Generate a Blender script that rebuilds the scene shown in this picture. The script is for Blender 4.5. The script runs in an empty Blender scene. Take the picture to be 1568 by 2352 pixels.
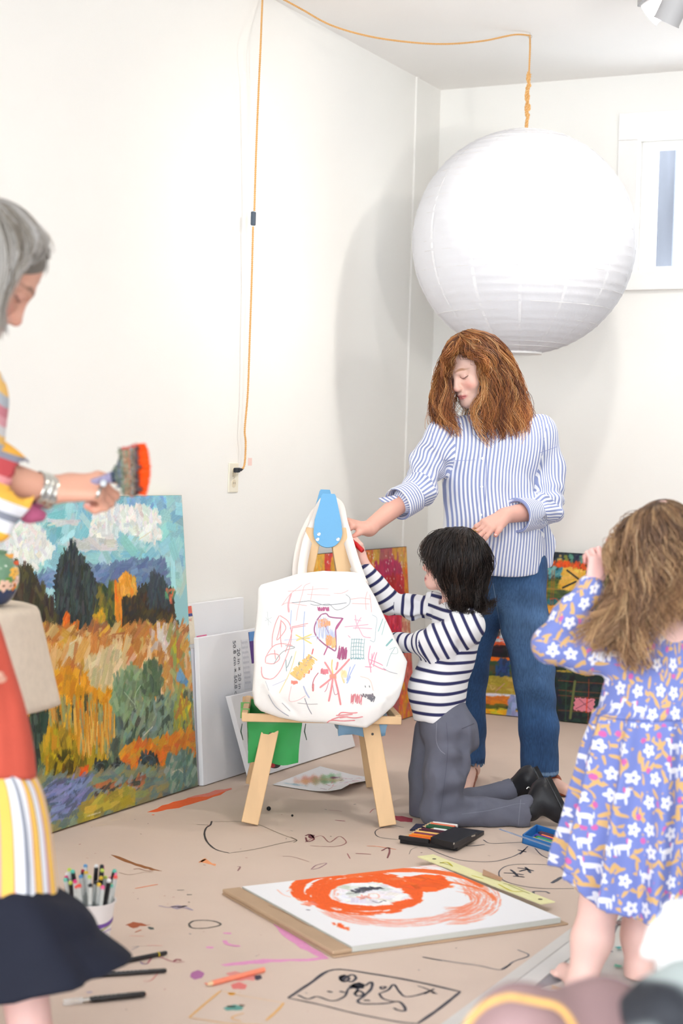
import bpy, bmesh, math, random
import numpy as np
from mathutils import Vector, Matrix
from mathutils.bvhtree import BVHTree
C = bpy.context.scene.collection
SC = bpy.context.scene

# ------------------------------------------------------------------ camera
FPX, PITCH, ROLL, YAW, H = 3787., .0327147, .0287648, .461685, 1.2
_F = np.array([0, math.cos(PITCH), -math.sin(PITCH)]); _R0 = np.array([1., 0, 0]); _U0 = np.cross(_R0, _F)
_R = _R0*math.cos(ROLL)+_U0*math.sin(ROLL); _U = -_R0*math.sin(ROLL)+_U0*math.cos(ROLL)
O = np.array([0, 0, H])
cd = bpy.data.cameras.new('camera'); cam = bpy.data.objects.new('camera', cd); C.objects.link(cam)
cd.sensor_fit = 'VERTICAL'; cd.sensor_height = 36.; cd.sensor_width = 24.; cd.lens = FPX/2352*36
M = Matrix([(_R[i], _U[i], -_F[i], O[i]) for i in range(3)]+[(0, 0, 0, 1)])
RZ = Matrix.Rotation(YAW-math.pi/2+math.pi/2, 4, 'Z')   # the finished scene is turned so that the walls follow the world axes
cam.matrix_world = RZ @ M; cd.clip_start = .05
cd.dof.use_dof = True; cd.dof.focus_distance = 5.75; cd.dof.aperture_fstop = 3.2
SC.camera = cam
# ------------------------------------------------------------------ light and exposure
SC.view_settings.view_transform = 'Standard'; SC.view_settings.look = 'None'; SC.view_settings.gamma = 1
SC.view_settings.use_curve_mapping = False; SC.view_settings.exposure = 1.25
W = bpy.data.worlds.new('daylight'); SC.world = W; W.use_nodes = True
W.node_tree.nodes['Background'].inputs[0].default_value = (.89, .95, 1, 1)
W.node_tree.nodes['Background'].inputs[1].default_value = 2.7
def spot(name, loc, aim, watts, size, blend, radius, col):
    l = bpy.data.lights.new(name, 'SPOT'); l.energy = watts; l.spot_size = math.radians(size); l.spot_blend = blend
    l.shadow_soft_size = radius; l.color = col
    o = bpy.data.objects.new(name, l); C.objects.link(o); loc = RZ @ Vector(loc); aim = RZ @ Vector(aim); o.location = loc
    o.rotation_euler = (aim-loc).to_track_quat('-Z', 'Y').to_euler(); return o
spot('track_spot_corner', (1.1, 5.86, 2.82), (.1, 7.3, 1.1) , 37, 130, .9, .05, (1, .96, .90))
spot('track_spot_easel', (1.1, 3.93, 2.80), (-.45, 6.0, .7), 27, 110, .9, .05, (1, .96, .90))
spot('added_warm_spot', (1.1, 2.6, 2.80), (-.9, 3.6, 1.2), 9, 110, .9, .06, (1, .88, .76))  # added warm fill for the left wall, no track head hangs here
spot('added_ceiling_fill', (1.5, 2.2, 1.7), (1.1, 6.4, 3.0), 84, 66, 1.0, .12, (1, .98, .95))  # unseen spot near the camera, added to brighten the ceiling

# ------------------------------------------------------------------ picture geometry (real places from measured directions)
def ray(u, v): return _F+_R*(u-784)/FPX-_U*(v-1176)/FPX
def Y(u, v, y): r = ray(u, v); return O+r*(y/r[1])
def Z(u, v, z=0.): r = ray(u, v); return O+r*((z-H)/r[2])
def PL(u, v, p0, n): r = ray(u, v); return O+r*(((p0-O)@n)/(r@n))
def px(p):
    d = np.asarray(p, float)-O; z = d@_F
    return 784+FPX*(d@_R)/z, 1176-FPX*(d@_U)/z
HC = 3.0
wl = np.array([math.sin(YAW), math.cos(YAW), 0]); wb = np.array([-math.cos(YAW), math.sin(YAW), 0])
nL = np.array([wl[1], -wl[0], 0]); nB = np.array([-wb[1]*-1, wb[0], 0])
C0 = Z(1012, 207, HC)*[1, 1, 0]
nB = -wl.copy()
UP = np.array([0, 0, 1.])
def nrm(v): v = np.asarray(v, float); return v/np.linalg.norm(v)

# ------------------------------------------------------------------ materials
def lin(c):
    c = [x/255. if max(c) > 1.001 else x for x in c]
    return [((x+.055)/1.055)**2.4 if x > .04045 else x/12.92 for x in c]
def mat(name, col=(200, 200, 200), rough=.6, bump=0, bscale=80, var=0, vscale=6, metal=0, spec=.3, attr=None, trans=0, stretch=None, sheen=0, alpha=None):
    m = bpy.data.materials.new(name); m.use_nodes = True; nt = m.node_tree; b = nt.nodes['Principled BSDF']
    b.inputs['Roughness'].default_value = rough; b.inputs['Metallic'].default_value = metal
    b.inputs['Specular IOR Level'].default_value = spec
    c = lin(col); b.inputs['Base Color'].default_value = (*c, 1)
    if trans: b.inputs['Transmission Weight'].default_value = trans
    if sheen: b.inputs['Sheen Weight'].default_value = sheen
    if alpha is not None: b.inputs['Alpha'].default_value = alpha
    src = None
    if attr:
        a = nt.nodes.new('ShaderNodeAttribute'); a.attribute_name = attr; src = a.outputs['Color']
    tc = nt.nodes.new('ShaderNodeTexCoord'); co = tc.outputs['Object']
    if stretch:
        mp = nt.nodes.new('ShaderNodeMapping'); mp.inputs['Scale'].default_value = stretch; nt.links.new(co, mp.inputs[0]); co = mp.outputs[0]
    if var:
        n = nt.nodes.new('ShaderNodeTexNoise'); n.inputs['Scale'].default_value = vscale; n.inputs['Detail'].default_value = 5
        nt.links.new(co, n.inputs['Vector'])
        mr = nt.nodes.new('ShaderNodeMapRange'); mr.inputs[1].default_value = .3; mr.inputs[2].default_value = .7
        mr.inputs[3].default_value = 1-var; mr.inputs[4].default_value = 1+var; nt.links.new(n.outputs[0], mr.inputs[0])
        mx = nt.nodes.new('ShaderNodeVectorMath'); mx.operation = 'SCALE'
        if src: nt.links.new(src, mx.inputs[0])
        else: mx.inputs[0].default_value = c
        nt.links.new(mr.outputs[0], mx.inputs['Scale']); src = mx.outputs[0]
    if src: nt.links.new(src, b.inputs['Base Color'])
    if bump:
        n = nt.nodes.new('ShaderNodeTexNoise'); n.inputs['Scale'].default_value = bscale; n.inputs['Detail'].default_value = 3
        nt.links.new(co, n.inputs['Vector'])
        bp = nt.nodes.new('ShaderNodeBump'); bp.inputs['Strength'].default_value = bump; bp.inputs['Distance'].default_value = .002
        nt.links.new(n.outputs[0], bp.inputs['Height']); nt.links.new(bp.outputs[0], b.inputs['Normal'])
    return m
_mc = {}
def flat(col, rough=.6, spec=.3):
    k = (tuple(col), rough)
    if k not in _mc: _mc[k] = mat('paint_%d_%d_%d' % tuple(int(x) for x in col), col, rough, spec=spec, var=.05, vscale=90)
    return _mc[k]

# ------------------------------------------------------------------ objects
def link(name, me, m=None, parent=None, smooth=False):
    o = bpy.data.objects.new(name, me); C.objects.link(o)
    if m is not None:
        for x in (m if isinstance(m, (list, tuple)) else [m]): me.materials.append(x)
    if smooth: me.polygons.foreach_set('use_smooth', [True]*len(me.polygons))
    if parent is not None:
        o.parent = parent
        o.matrix_parent_inverse = Matrix.Translation(parent.location).inverted()
    return o
def mesh(name, V, Fs, m=None, parent=None, smooth=False):
    me = bpy.data.meshes.new(name); V = np.asarray(V, float)
    if isinstance(Fs, np.ndarray) and Fs.ndim == 2:
        k = Fs.shape[1]; me.vertices.add(len(V)); me.vertices.foreach_set('co', V.astype(np.float32).ravel())
        me.loops.add(Fs.size); me.loops.foreach_set('vertex_index', Fs.astype(np.int32).ravel())
        me.polygons.add(len(Fs)); me.polygons.foreach_set('loop_start', np.arange(0, Fs.size, k, dtype=np.int32))
        me.update(calc_edges=True)
    else: me.from_pydata(V.tolist(), [], [list(f) for f in Fs]); me.update()
    return link(name, me, m, parent, smooth)
def thing(name, label, cat, loc=(0, 0, 0), group=None):
    o = bpy.data.objects.new(name, None); C.objects.link(o); o.location = loc; o.empty_display_size = .05
    return tag(o, label, cat, group)
def tag(o, label, cat, group=None):
    o['label'] = label; o['category'] = cat
    if group: o['group'] = group
    return o
def struct(o, label=None):
    o['kind'] = 'structure'
    if label: o['label'] = label
    return o
class G:
    """collects shapes for one mesh"""
    def __init__(s): s.V = []; s.F = []
    def add(s, V, F):
        n = len(s.V); s.V += [tuple(map(float, v)) for v in V]; s.F += [[i+n for i in f] for f in F]; return s
    def box(s, o, ax, ay, az, bev=0):
        """o = corner, ax ay az = edge vectors"""
        o, ax, ay, az = [np.asarray(x, float) for x in (o, ax, ay, az)]
        if bev <= 0:
            V = [o+ax*i+ay*j+az*k for k in (0, 1) for j in (0, 1) for i in (0, 1)]
            return s.add(V, [(0, 2, 3, 1), (4, 5, 7, 6), (0, 1, 5, 4), (2, 6, 7, 3), (0, 4, 6, 2), (1, 3, 7, 5)])
        L = [np.linalg.norm(x) for x in (ax, ay, az)]; u = [x/l for x, l in zip((ax, ay, az), L)]
        b = min(bev, min(L)*.45); bm = bmesh.new(); bmesh.ops.create_cube(bm, size=1)
        for v in bm.verts: v.co = Vector([(v.co[i])*L[i] for i in range(3)])
        bmesh.ops.bevel(bm, geom=bm.edges[:], offset=b, segments=2, affect='EDGES', profile=.5)
        c = o+(ax+ay+az)/2
        bm.verts.ensure_lookup_table()
        V = [c+u[0]*v.co[0]+u[1]*v.co[1]+u[2]*v.co[2] for v in bm.verts]; F = [[v.index for v in f.verts] for f in bm.faces]; bm.free()
        return s.add(V, F)
    def tube(s, P, r, n=8, cap=True, flatn=None, fs=1):
        P = [np.asarray(p, float) for p in P]; rs = r if hasattr(r, '__len__') else [r]*len(P)
        t0 = nrm(P[1]-P[0]); a = np.cross(t0, UP if abs(t0[2]) < .9 else (1, 0, 0)); a = nrm(a)
        if flatn is not None: a = nrm(np.cross(t0, flatn))
        V = []
        for i, p in enumerate(P):
            t = nrm(P[min(i+1, len(P)-1)]-P[max(i-1, 0)]); a = nrm(a-t*(a@t)); b = np.cross(t, a)
            for k in range(n):
                th = 2*math.pi*k/n; V.append(p+(a*math.cos(th)+b*math.sin(th)*fs)*rs[i])
        F = [(i*n+k, i*n+(k+1) % n, (i+1)*n+(k+1) % n, (i+1)*n+k) for i in range(len(P)-1) for k in range(n)]
        if cap: F += [tuple(range(n-1, -1, -1)), tuple((len(P)-1)*n+k for k in range(n))]
        return s.add(V, F)
    def lathe(s, c, prof, n=32, ax=UP, cap=True):
        """prof: (radius, height) along ax"""
        c = np.asarray(c, float); ax = nrm(ax); a = nrm(np.cross(ax, (1, 0, 0) if abs(ax[0]) < .9 else (0, 1, 0))); b = np.cross(ax, a)
        V = [c+ax*h+(a*math.cos(2*math.pi*k/n)+b*math.sin(2*math.pi*k/n))*r for r, h in prof for k in range(n)]
        F = [(i*n+k, i*n+(k+1) % n, (i+1)*n+(k+1) % n, (i+1)*n+k) for i in range(len(prof)-1) for k in range(n)]
        if cap: F += [tuple(range(n-1, -1, -1)), tuple((len(prof)-1)*n+k for k in range(n))]
        return s.add(V, F)
    def prism(s, pts, ext):
        """planar outline extruded by vector ext"""
        P = [np.asarray(p, float) for p in pts]; n = len(P); e = np.asarray(ext, float)
        return s.add(P+[p+e for p in P], [tuple(range(n-1, -1, -1)), tuple(range(n, 2*n))]+[(i, (i+1) % n, n+(i+1) % n, n+i) for i in range(n)])
    def ribbon(s, P, w, nrmv, taper=True):
        P = [np.asarray(p, float) for p in P]; N = nrmv if isinstance(nrmv, list) else [np.asarray(nrmv, float)]*len(P)
        ws = w if hasattr(w, '__len__') else [w]*len(P); V = []
        for i, p in enumerate(P):
            d = P[min(i+1, len(P)-1)]-P[max(i-1, 0)]
            if np.linalg.norm(d) < 1e-9: d = np.array([1., 0, 0])
            t = nrm(np.cross(N[i], nrm(d))); k = ws[i]/2*(.6 if taper and i in (0, len(P)-1) else 1)
            V += [p+t*k, p-t*k]
        return s.add(V, [(2*i, 2*i+1, 2*i+3, 2*i+2) for i in range(len(P)-1)])
    def obj(s, name, m=None, parent=None, smooth=False, fixn=True):
        me = bpy.data.meshes.new(name); me.from_pydata(s.V, [], s.F); me.update()
        if fixn:
            bm = bmesh.new(); bm.from_mesh(me); bmesh.ops.recalc_face_normals(bm, faces=bm.faces[:]); bm.to_mesh(me); bm.free()
        o = link(name, me, m, parent, smooth)
        if smooth:
            try: me.set_sharp_from_angle(angle=math.radians(40))
            except Exception: pass
        return o
def spline(P, n=8):
    """Catmull-Rom through P"""
    P = np.asarray(P, float)
    if len(P) < 3: return [P[0]+(P[-1]-P[0])*t for t in np.linspace(0, 1, n+1)]
    Q = np.vstack([2*P[0]-P[1], P, 2*P[-1]-P[-2]]); out = []
    for i in range(1, len(Q)-2):
        a, b, c, d = Q[i-1:i+3]
        for t in np.arange(n)/n: out.append(.5*(2*b+(c-a)*t+(2*a-5*b+4*c-d)*t*t+(3*b-a-3*c+d)*t**3))
    out.append(P[-1]); return out
def resample(P, n):
    P = np.asarray(P, float); d = np.r_[0, np.cumsum(np.linalg.norm(np.diff(P, axis=0), axis=1))]
    t = np.linspace(0, d[-1], n); return np.stack([np.interp(t, d, P[:, i]) for i in range(P.shape[1])], 1)
def textmesh(s, size):
    cu = bpy.data.curves.new('t', 'FONT'); cu.body = s; cu.size = size; cu.align_x = 'CENTER'; cu.align_y = 'CENTER'; cu.resolution_u = 3
    o = bpy.data.objects.new('t', cu); C.objects.link(o); dg = bpy.context.evaluated_depsgraph_get(); me = bpy.data.meshes.new_from_object(o.evaluated_get(dg))
    V = [tuple(v.co) for v in me.vertices]; F = [tuple(p.vertices) for p in me.polygons]
    bpy.data.objects.remove(o); bpy.data.curves.remove(cu); bpy.data.meshes.remove(me); return V, F
def text(name, s, size, o, ex, ey, m, parent):
    V, F = textmesh(s, size); o, ex, ey = map(np.asarray, (o, ex, ey))
    return mesh(name, [o+ex*v[0]+ey*v[1] for v in V], F, m, parent)

# ------------------------------------------------------------------ implicit surfaces (smooth bodies, clothes)
def smin(a, b, k):
    if k <= 0: return np.minimum(a, b)
    h = np.maximum(k-np.abs(a-b), 0)/k; return np.minimum(a, b)-h*h*k*.25
def cone(P, a, b, ra, rb, sq=None):
    if sq is not None:
        n, s = sq; n = nrm(n); P = P+((P-a)@n)[..., None]*(1/s-1)*n; ba = b-a; ba = ba+n*(ba@n)*(1/s-1); b = a+ba
    ba = b-a; L = max(ba@ba, 1e-12); t = np.clip(((P-a)@ba)/L, 0, 1)
    d = np.linalg.norm(P-a-t[..., None]*ba, axis=-1)-(ra+(rb-ra)*t)
    return d*(min(1, sq[1]) if sq is not None else 1)
def elli(P, c, r, A=None):
    q = P-c
    if A is not None: q = q@np.asarray(A).T
    r = np.asarray(r, float); k0 = np.linalg.norm(q/r, axis=-1); k1 = np.linalg.norm(q/(r*r), axis=-1)
    return np.where(k1 > 1e-9, k0*(k0-1)/np.maximum(k1, 1e-9), -r.min())
class SDF:
    def __init__(s): s.p = []; s.disp = []
    def cone(s, a, b, ra, rb=None, k=.02, sq=None, sub=False):
        a, b = np.asarray(a, float), np.asarray(b, float); rb = ra if rb is None else rb
        R = max(ra, rb)*(max(1, sq[1]) if sq is not None else 1)
        s.p.append((lambda P: cone(P, a, b, ra, rb, sq), np.minimum(a, b)-R, np.maximum(a, b)+R, k, sub)); return s
    def chain(s, pts, rs, k=.02, sq=None):
        for i in range(len(pts)-1): s.cone(pts[i], pts[i+1], rs[i], rs[i+1], k, sq)
        return s
    def elli(s, c, r, A=None, k=.02, sub=False):
        c = np.asarray(c, float); R = max(r)
        s.p.append((lambda P: elli(P, c, r, A), c-R, c+R, k, sub)); return s
    def fn(s, f, lo, hi, k=.0, sub=False): s.p.append((f, np.asarray(lo, float), np.asarray(hi, float), k, sub)); return s
    def mesh(s, vox, pad=None):
        lo = np.min([p[1] for p in s.p if not p[4]], axis=0)-.02; hi = np.max([p[2] for p in s.p if not p[4]], axis=0)+.02
        n = np.ceil((hi-lo)/vox).astype(int)+1
        D = np.full(n, 1., np.float32); ax = [lo[i]+np.arange(n[i])*vox for i in range(3)]
        for f, a, b, k, sub in s.p:
            m = k+3*vox+.01; i0 = np.clip(((a-m-lo)/vox).astype(int), 0, n); i1 = np.clip(((b+m-lo)/vox).astype(int)+2, 0, n)
            if np.any(i1 <= i0): continue
            P = np.stack(np.meshgrid(*[ax[i][i0[i]:i1[i]] for i in range(3)], indexing='ij'), -1)
            sl = tuple(slice(i0[i], i1[i]) for i in range(3)); d = f(P)
            D[sl] = -smin(-D[sl], d, k) if sub else smin(D[sl], d, k)
        if s.disp:
            idx = np.argwhere(np.abs(D) < .03)
            P = lo+idx*vox; dd = sum(g(P) for g in s.disp); D[tuple(idx.T)] += dd
        return nets(D, lo, vox)
def nets(D, lo, vox):
    """naive surface nets"""
    n = np.array(D.shape); S = D < 0
    c = np.zeros(n-1, np.int8)
    for i in (0, 1):
        for j in (0, 1):
            for k in (0, 1): c += S[i:n[0]-1+i, j:n[1]-1+j, k:n[2]-1+k]
    cells = np.argwhere((c > 0) & (c < 8)); vid = np.full(n-1, -1, np.int64); vid[tuple(cells.T)] = np.arange(len(cells))
    acc = np.zeros((len(cells), 3)); cnt = np.zeros(len(cells))
    cor = [(i, j, k) for i in (0, 1) for j in (0, 1) for k in (0, 1)]
    for a in cor:
        for ax in range(3):
            if a[ax]: continue
            b = list(a); b[ax] = 1
            A = cells+a; B = cells+b; da = D[tuple(A.T)]; db = D[tuple(B.T)]; m = (da < 0) != (db < 0)
            t = da[m]/(da[m]-db[m]); p = np.tile(np.array(a, float), (m.sum(), 1)); p[:, ax] += t
            acc[m] += p; cnt[m] += 1
    V = lo+(cells+acc/cnt[:, None])*vox; Fs = []
    for ax in range(3):
        u, v = (ax+1) % 3, (ax+2) % 3
        sl0 = [slice(None)]*3; sl1 = [slice(None)]*3; sl0[ax] = slice(0, n[ax]-1); sl1[ax] = slice(1, n[ax])
        a, b = S[tuple(sl0)], S[tuple(sl1)]; E = np.argwhere(a != b)
        E = E[(E[:, u] > 0) & (E[:, v] > 0) & (E[:, u] < n[u]-1) & (E[:, v] < n[v]-1)]
        ins = a[tuple(E.T)]
        q = []
        for du, dv in ((1, 1), (0, 1), (0, 0), (1, 0)):
            X = E.copy(); X[:, u] -= du; X[:, v] -= dv; q.append(vid[tuple(X.T)])
        q = np.stack(q, 1); q[~ins] = q[~ins][:, ::-1]; Fs.append(q)
    Fs = np.vstack(Fs); Fs = Fs[(Fs >= 0).all(1)]
    return V, Fs
def wav(seed, scale, amp, dirs=5, along=None, ratio=1):
    """smooth pseudo-noise made of sines, for folds in cloth"""
    r = np.random.RandomState(seed); K = r.normal(size=(dirs, 3))
    if along is not None:
        a = nrm(along); K = K-np.outer(K@a, a)*(1-ratio)
    K = K/np.linalg.norm(K, axis=1)[:, None]*scale*(.6+.8*r.rand(dirs))[:, None]; ph = r.rand(dirs)*6.3
    return lambda P: amp*np.sin(P@K.T+ph+.8*np.sin(P@K.T[:, ::-1]*.6)).sum(-1)/math.sqrt(dirs)
def local(f, c, R, soft=.5):
    """limit a displacement to a neighbourhood"""
    c = np.asarray(c, float)
    return lambda P: f(P)*np.clip((R-np.linalg.norm(P-c, axis=-1))/(R*soft), 0, 1)
def setcol(o, rgb, name='col'):
    me = o.data; a = me.color_attributes.new(name, 'FLOAT_COLOR', 'POINT'); c = np.ones((len(me.vertices), 4), np.float32)
    s = np.clip(rgb, 0, 1); c[:, :3] = np.where(s > .04045, ((s+.055)/1.055)**2.4, s/12.92); a.data.foreach_set('color', c.ravel())
def cornerattr(o, V, Fq, segs, fnames=('s', 't')):
    """per-face choice of the nearest segment, per-corner cloth coordinates from that segment (crisp seams)"""
    cen = V[Fq].mean(1); best = None
    for i, sg in enumerate(segs):
        d = sg[0](cen)
        if best is None: best = d.copy(); idx = np.zeros(len(cen), int)
        else: m = d < best; best[m] = d[m]; idx[m] = i
    out = np.zeros((len(Fq), Fq.shape[1], 2), np.float32)
    for i, sg in enumerate(segs):
        m = idx == i
        if m.any():
            P = V[Fq[m]]; out[m] = sg[1](P)
    uv = o.data.uv_layers.new(name='cloth'); uv.data.foreach_set('uv', out.reshape(-1, 2).ravel())
    return idx
def armseg(a, b, bias=0, off=0):
    """distance to the bone, coords (along, around*r)"""
    a, b = np.asarray(a, float), np.asarray(b, float); t = nrm(b-a); e = nrm(np.cross(t, (0, 1, .2))); g = np.cross(t, e)
    def dist(P):
        L = np.linalg.norm(b-a); x = np.clip((P-a)@t, 0, L); return np.linalg.norm(P-a-x[..., None]*t, axis=-1)+bias
    def co(P):
        q = P-a; al = q@t; x = q@e; y = q@g; return np.stack([al+off, np.arctan2(y, x)*.05], -1)
    return dist, co
# ================================================================== the room
m_wall = mat('wall_paint', (246, 244, 239), .85, bump=.15, bscale=160, var=.01, vscale=2)
m_ceil = mat('ceiling_paint', (250, 247, 243), .9, bump=.15, bscale=120, var=.01, vscale=2)
m_trim = mat('trim_paint', (246, 244, 241), .5, var=.01)
m_wood = mat('pale_pine', (226, 190, 146), .55, bump=.3, bscale=60, var=.09, vscale=14, stretch=(1, 1, .12))
m_kraft = mat('kraft_paper', (215, 195, 180), .8, bump=.25, bscale=9, var=.035, vscale=3)
m_conc = mat('grey_floor', (160, 155, 160), .7, bump=.2, bscale=30, var=.06, vscale=5)
wr = -wb   # along the back wall to the right
def WP(s, t, z): return C0-wl*s+wr*t+UP*z      # s metres towards the camera, t metres right, z up
def rbox(name, s0, s1, t0, t1, z0, z1, m, parent=None, bev=0):
    return G().box(WP(s0, t0, z0), WP(s1, t0, z0)-WP(s0, t0, z0), wr*(t1-t0), UP*(z1-z0), bev).obj(name, m, parent)
struct(rbox('floor', -.15, 11, -.15, 6.5, -.12, -.0013, m_conc))
struct(rbox('ceiling', -.15, 9.5, -.15, 5.6, HC, HC+.1, m_ceil))
struct(rbox('wall_right', 0, 8.0, 5.6, 5.72, 0, HC, m_wall))
struct(rbox('wall_left', 0, 9.5, -.12, 0, 0, HC, m_wall))
# window opening from the photograph's edges, on the back wall's plane
def onB(u, v): p = PL(u, v, C0, nB); return (p-C0)@wr, p[2]
t0, zt = onB(1468, 322); _, zb = onB(1470, 625); t1 = t0+.95
g = G()
for a in ((0, t0, 0, HC), (t1, 5.6, 0, HC), (t0, t1, 0, zb), (t0, t1, zt, HC)):
    g.box(WP(-.12, a[0], a[2]), wl*-.12, wr*(a[1]-a[0]), UP*(a[3]-a[2]))
struct(g.obj('wall_back', m_wall))
# window: casing, stool and sash, each a part
win = thing('window_1', 'x', 'x', WP(0, t0, zb)); del win['category']; struct(win, 'small high white framed window in the back wall')
cw = onB(1468, 322)[0]-onB(1424, 262)[0]; ch = onB(1424, 262)[1]-zt
rbox('casing', -.001, .018, t0-cw, t0, zb, zt, m_trim, win, .003)
rbox('casing', -.001, .018, t1, t1+cw, zb, zt, m_trim, win, .003)
rbox('head_casing', -.001, .020, t0-cw, t1+cw, zt, zt+ch, m_trim, win, .003)
rbox('apron', -.001, .03, t0-cw, t1+cw, zb-.085, zb, m_trim, win, .004)
for a in ((t0, t0+.028, zb, zt), (t1-.028, t1, zb, zt)): rbox('sash_stile', -.1, -.05, *a, m_trim, win, .002)
for a in ((t0+.028, t1-.028, zt-.035, zt), (t0+.028, t1-.028, zb, zb+.03)): rbox('sash_rail', -.1, -.05, *a, m_trim, win, .002)
mg = mat('window_glass', (250, 252, 255), .02, trans=1, spec=.2); mg.node_tree.nodes['Principled BSDF'].inputs['IOR'].default_value = 1.02
rbox('pane', -.078, -.074, t0+.028, t1-.028, zb+.03, zt-.035, mg, win)
m_weather = mat('weathered_board', (112, 115, 124), .85, bump=.5, bscale=40, var=.14, vscale=10, stretch=(1, 1, .15))
def outT(u, v, s): p = PL(u, v, WP(s, 0, 0), nB); return (p-C0)@wr
ta, tb = outT(1509, 480, -.3), outT(1546, 480, -.3)
struct(rbox('trim_2', -.33, -.30, ta, tb, -.12, zt+.3, m_weather), 'weathered grey board standing outside the small high window')
# faint painted-over conduit strip on the left wall near the corner
p = PL(957, 185, C0, nL); s = -(p-C0)@wl
tr = struct(rbox('trim_1', s-.012, s+.012, 0, .008, .05, p[2]+.05, m_wall), 'thin painted cable channel running down the left wall'); 
# paper over the floor, its border tape, drop cloth
A = [Z(u, v) for u, v in ((1100, 2310), (1121, 2299), (1304, 2158), (1424, 2070))]
ed = nrm(A[3]-A[1]); en = np.array([ed[1], -ed[0], 0])            # edge direction, outward (right)
far = A[1]+ed*1.6; near = A[1]-ed*1.6
tA, tB = (far-C0)@wr, 0
corner_s = lambda p: -(p-C0)@wl
Q = [WP(.01, .01, 0), WP(.01, (far-C0)@wr+.0, 0), far, near, WP(7.2, .01, 0)]
kp = G().prism([np.array([q[0], q[1], -.0012]) for q in Q], UP*.0012).obj('kraft_paper', m_kraft)
tag(kp, 'large brown kraft paper sheet covering the floor, covered in children\'s drawings', 'paper')
m_tape = mat('pale_tape', (214, 210, 205), .55, var=.03)
g = G(); st = g.box(near-ed*.0-en*.03+UP*.0002, ed*3.4, en*.034, UP*.0005).obj('tape', m_tape)
tag(st, 'inner pale strip of tape along the edge of the kraft paper', 'tape')
st = G().box(near+en*.006-UP*.001, ed*3.4, en*.046, UP*.0024, .0008).obj('floor_strip', mat('pale_strip', (222, 219, 215), .5, var=.03))
tag(st, 'pale flat strip on the floor just beyond the kraft paper', 'strip')
# drop cloth with rippled edge
rr = random.Random(4); P = []
edge = [(1240, 2275), (1290, 2258), (1299, 2215), (1330, 2200), (1400, 2165), (1425, 2120), (1447, 2112), (1500, 2060)]
E = spline([Z(u, v) for u, v in edge], 5)
n = 22; V = []; Fq = []
for i, e in enumerate(E):
    for j in range(n):
        q = np.array([e[0], e[1], 0])+np.array([.9, .10, 0])*(j/(n-1))*1.5+np.array([0, -.5, 0])*(j/(n-1))*(1-i/len(E))
        z = .002+.0016*(1+math.sin(q[0]*31+q[1]*13))*(.4+.6*math.sin(q[1]*17+1)**2)+(.002 if j == 0 else 0)
        V.append((q[0], q[1], z))
for i in range(len(E)-1):
    for j in range(n-1): Fq.append((i*n+j, i*n+j+1, (i+1)*n+j+1, (i+1)*n+j))
dc = mesh('drop_cloth', V, Fq, mat('canvas_cloth', (226, 222, 216), .9, bump=.5, bscale=200, var=.05, vscale=12), smooth=True)
dc.modifiers.new('s', 'SOLIDIFY').thickness = .003
tag(dc, 'off-white drop cloth with paint spots behind the child in the patterned dress', 'cloth')
for u, v, w, c in ((1392, 2176, 9, (236, 140, 90)), (1420, 2177, 8, (90, 180, 180)), (1417, 2218, 9, (110, 195, 165)), (1402, 2186, 5, (80, 90, 120)), (1421, 2120, 14, (120, 100, 100)), (1275, 2268, 12, (225, 190, 150))):
    p = Z(u, v, .0085); g = G()
    k = rr.random()*6
    g.prism([p+np.array([math.cos(a)*w*.0009*(1+.5*math.sin(3*a+k)), math.sin(a)*w*.0014*(1+.4*math.sin(2*a+k)), 0]) for a in np.linspace(0, 2*math.pi, 11)[:-1]], UP*.0008)
    g.obj('paint_spot', flat(c), dc)
# power plate, tape
p = PL(534, 1097, C0, nL)
ol = thing('wall_outlet', 'ivory outlet plate on the left wall with a black plug in it', 'outlet', p)
G().box(p-wl*.036-UP*.057, wl*.072, nL*.006, UP*.114, .003).obj('plate', mat('ivory_plastic', (240, 233, 214), .4), ol)
mi = mat('ivory_socket', (228, 216, 190), .4)
for dz in (.02, -.022): G().lathe(p+UP*dz+nL*.006, [(.0165, 0), (.0165, .0012), (.015, .0016)], 20, nL).obj('socket', mi, ol)
G().lathe(p+nL*.006, [(.003, 0), (.003, .001), (.001, .0014)], 10, nL).obj('screw', mi, ol)
md = flat((90, 80, 66))
for dz in (.02, -.022):
    for dx in (-.006, .006): G().box(p+UP*(dz-.003)+wl*dx-wl*.001+nL*.0075, wl*.002, nL*.0006, UP*.008).obj('slot', md, ol)
p = PL(574, 1060, C0, nL)
tp = G().box(p-wl*.016-UP*.016+nL*.0002, wl*.03, nL*.0006, UP*.03).obj('tape', mat('pink_tape', (247, 214, 205), .5))
tag(tp, 'small square of pale pink tape on the left wall beside the plug', 'tape')

# ================================================================== track lights
m_lamp = mat('lamp_white', (176, 176, 178), .4)
m_lampin = mat('lamp_inside', (120, 122, 125), .4)
yl = 5.93
tr = thing('track_light', 'white ceiling track with cylindrical spotlight heads', 'light', (1.2, yl, HC))
G().box((1.08, 3.4, HC-.035), (.035, 0, 0), (0, 3.0, 0), (0, 0, .035), .003).obj('rail', m_lamp, tr)
def head(c, d, L=.15, r=.045):
    d = nrm(d); a = np.asarray(c)-d*L
    g = G().lathe(a, [(.012, -.02), (.03, -.012), (r*.92, 0), (r, .01), (r, L-.006), (r+.002, L-.003), (r+.002, L), (r-.004, L), (r-.006, L-.02), (r*.55, .05), (.004, .05)], 40, d, cap=False)
    h = g.obj('spot_head', m_lamp, tr, smooth=True)
    G().lathe(a, [(.022, L*.35+.001), (.03, L*.45)], 24, d).obj('bulb', m_lampin, h)
    G().tube([a+d*.04, (a+d*.04)*[1, 1, 0]+UP*(HC-.07), np.array([1.097, a[1], HC-.03])], .007, 8).obj('stem', m_lamp, h)
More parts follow.
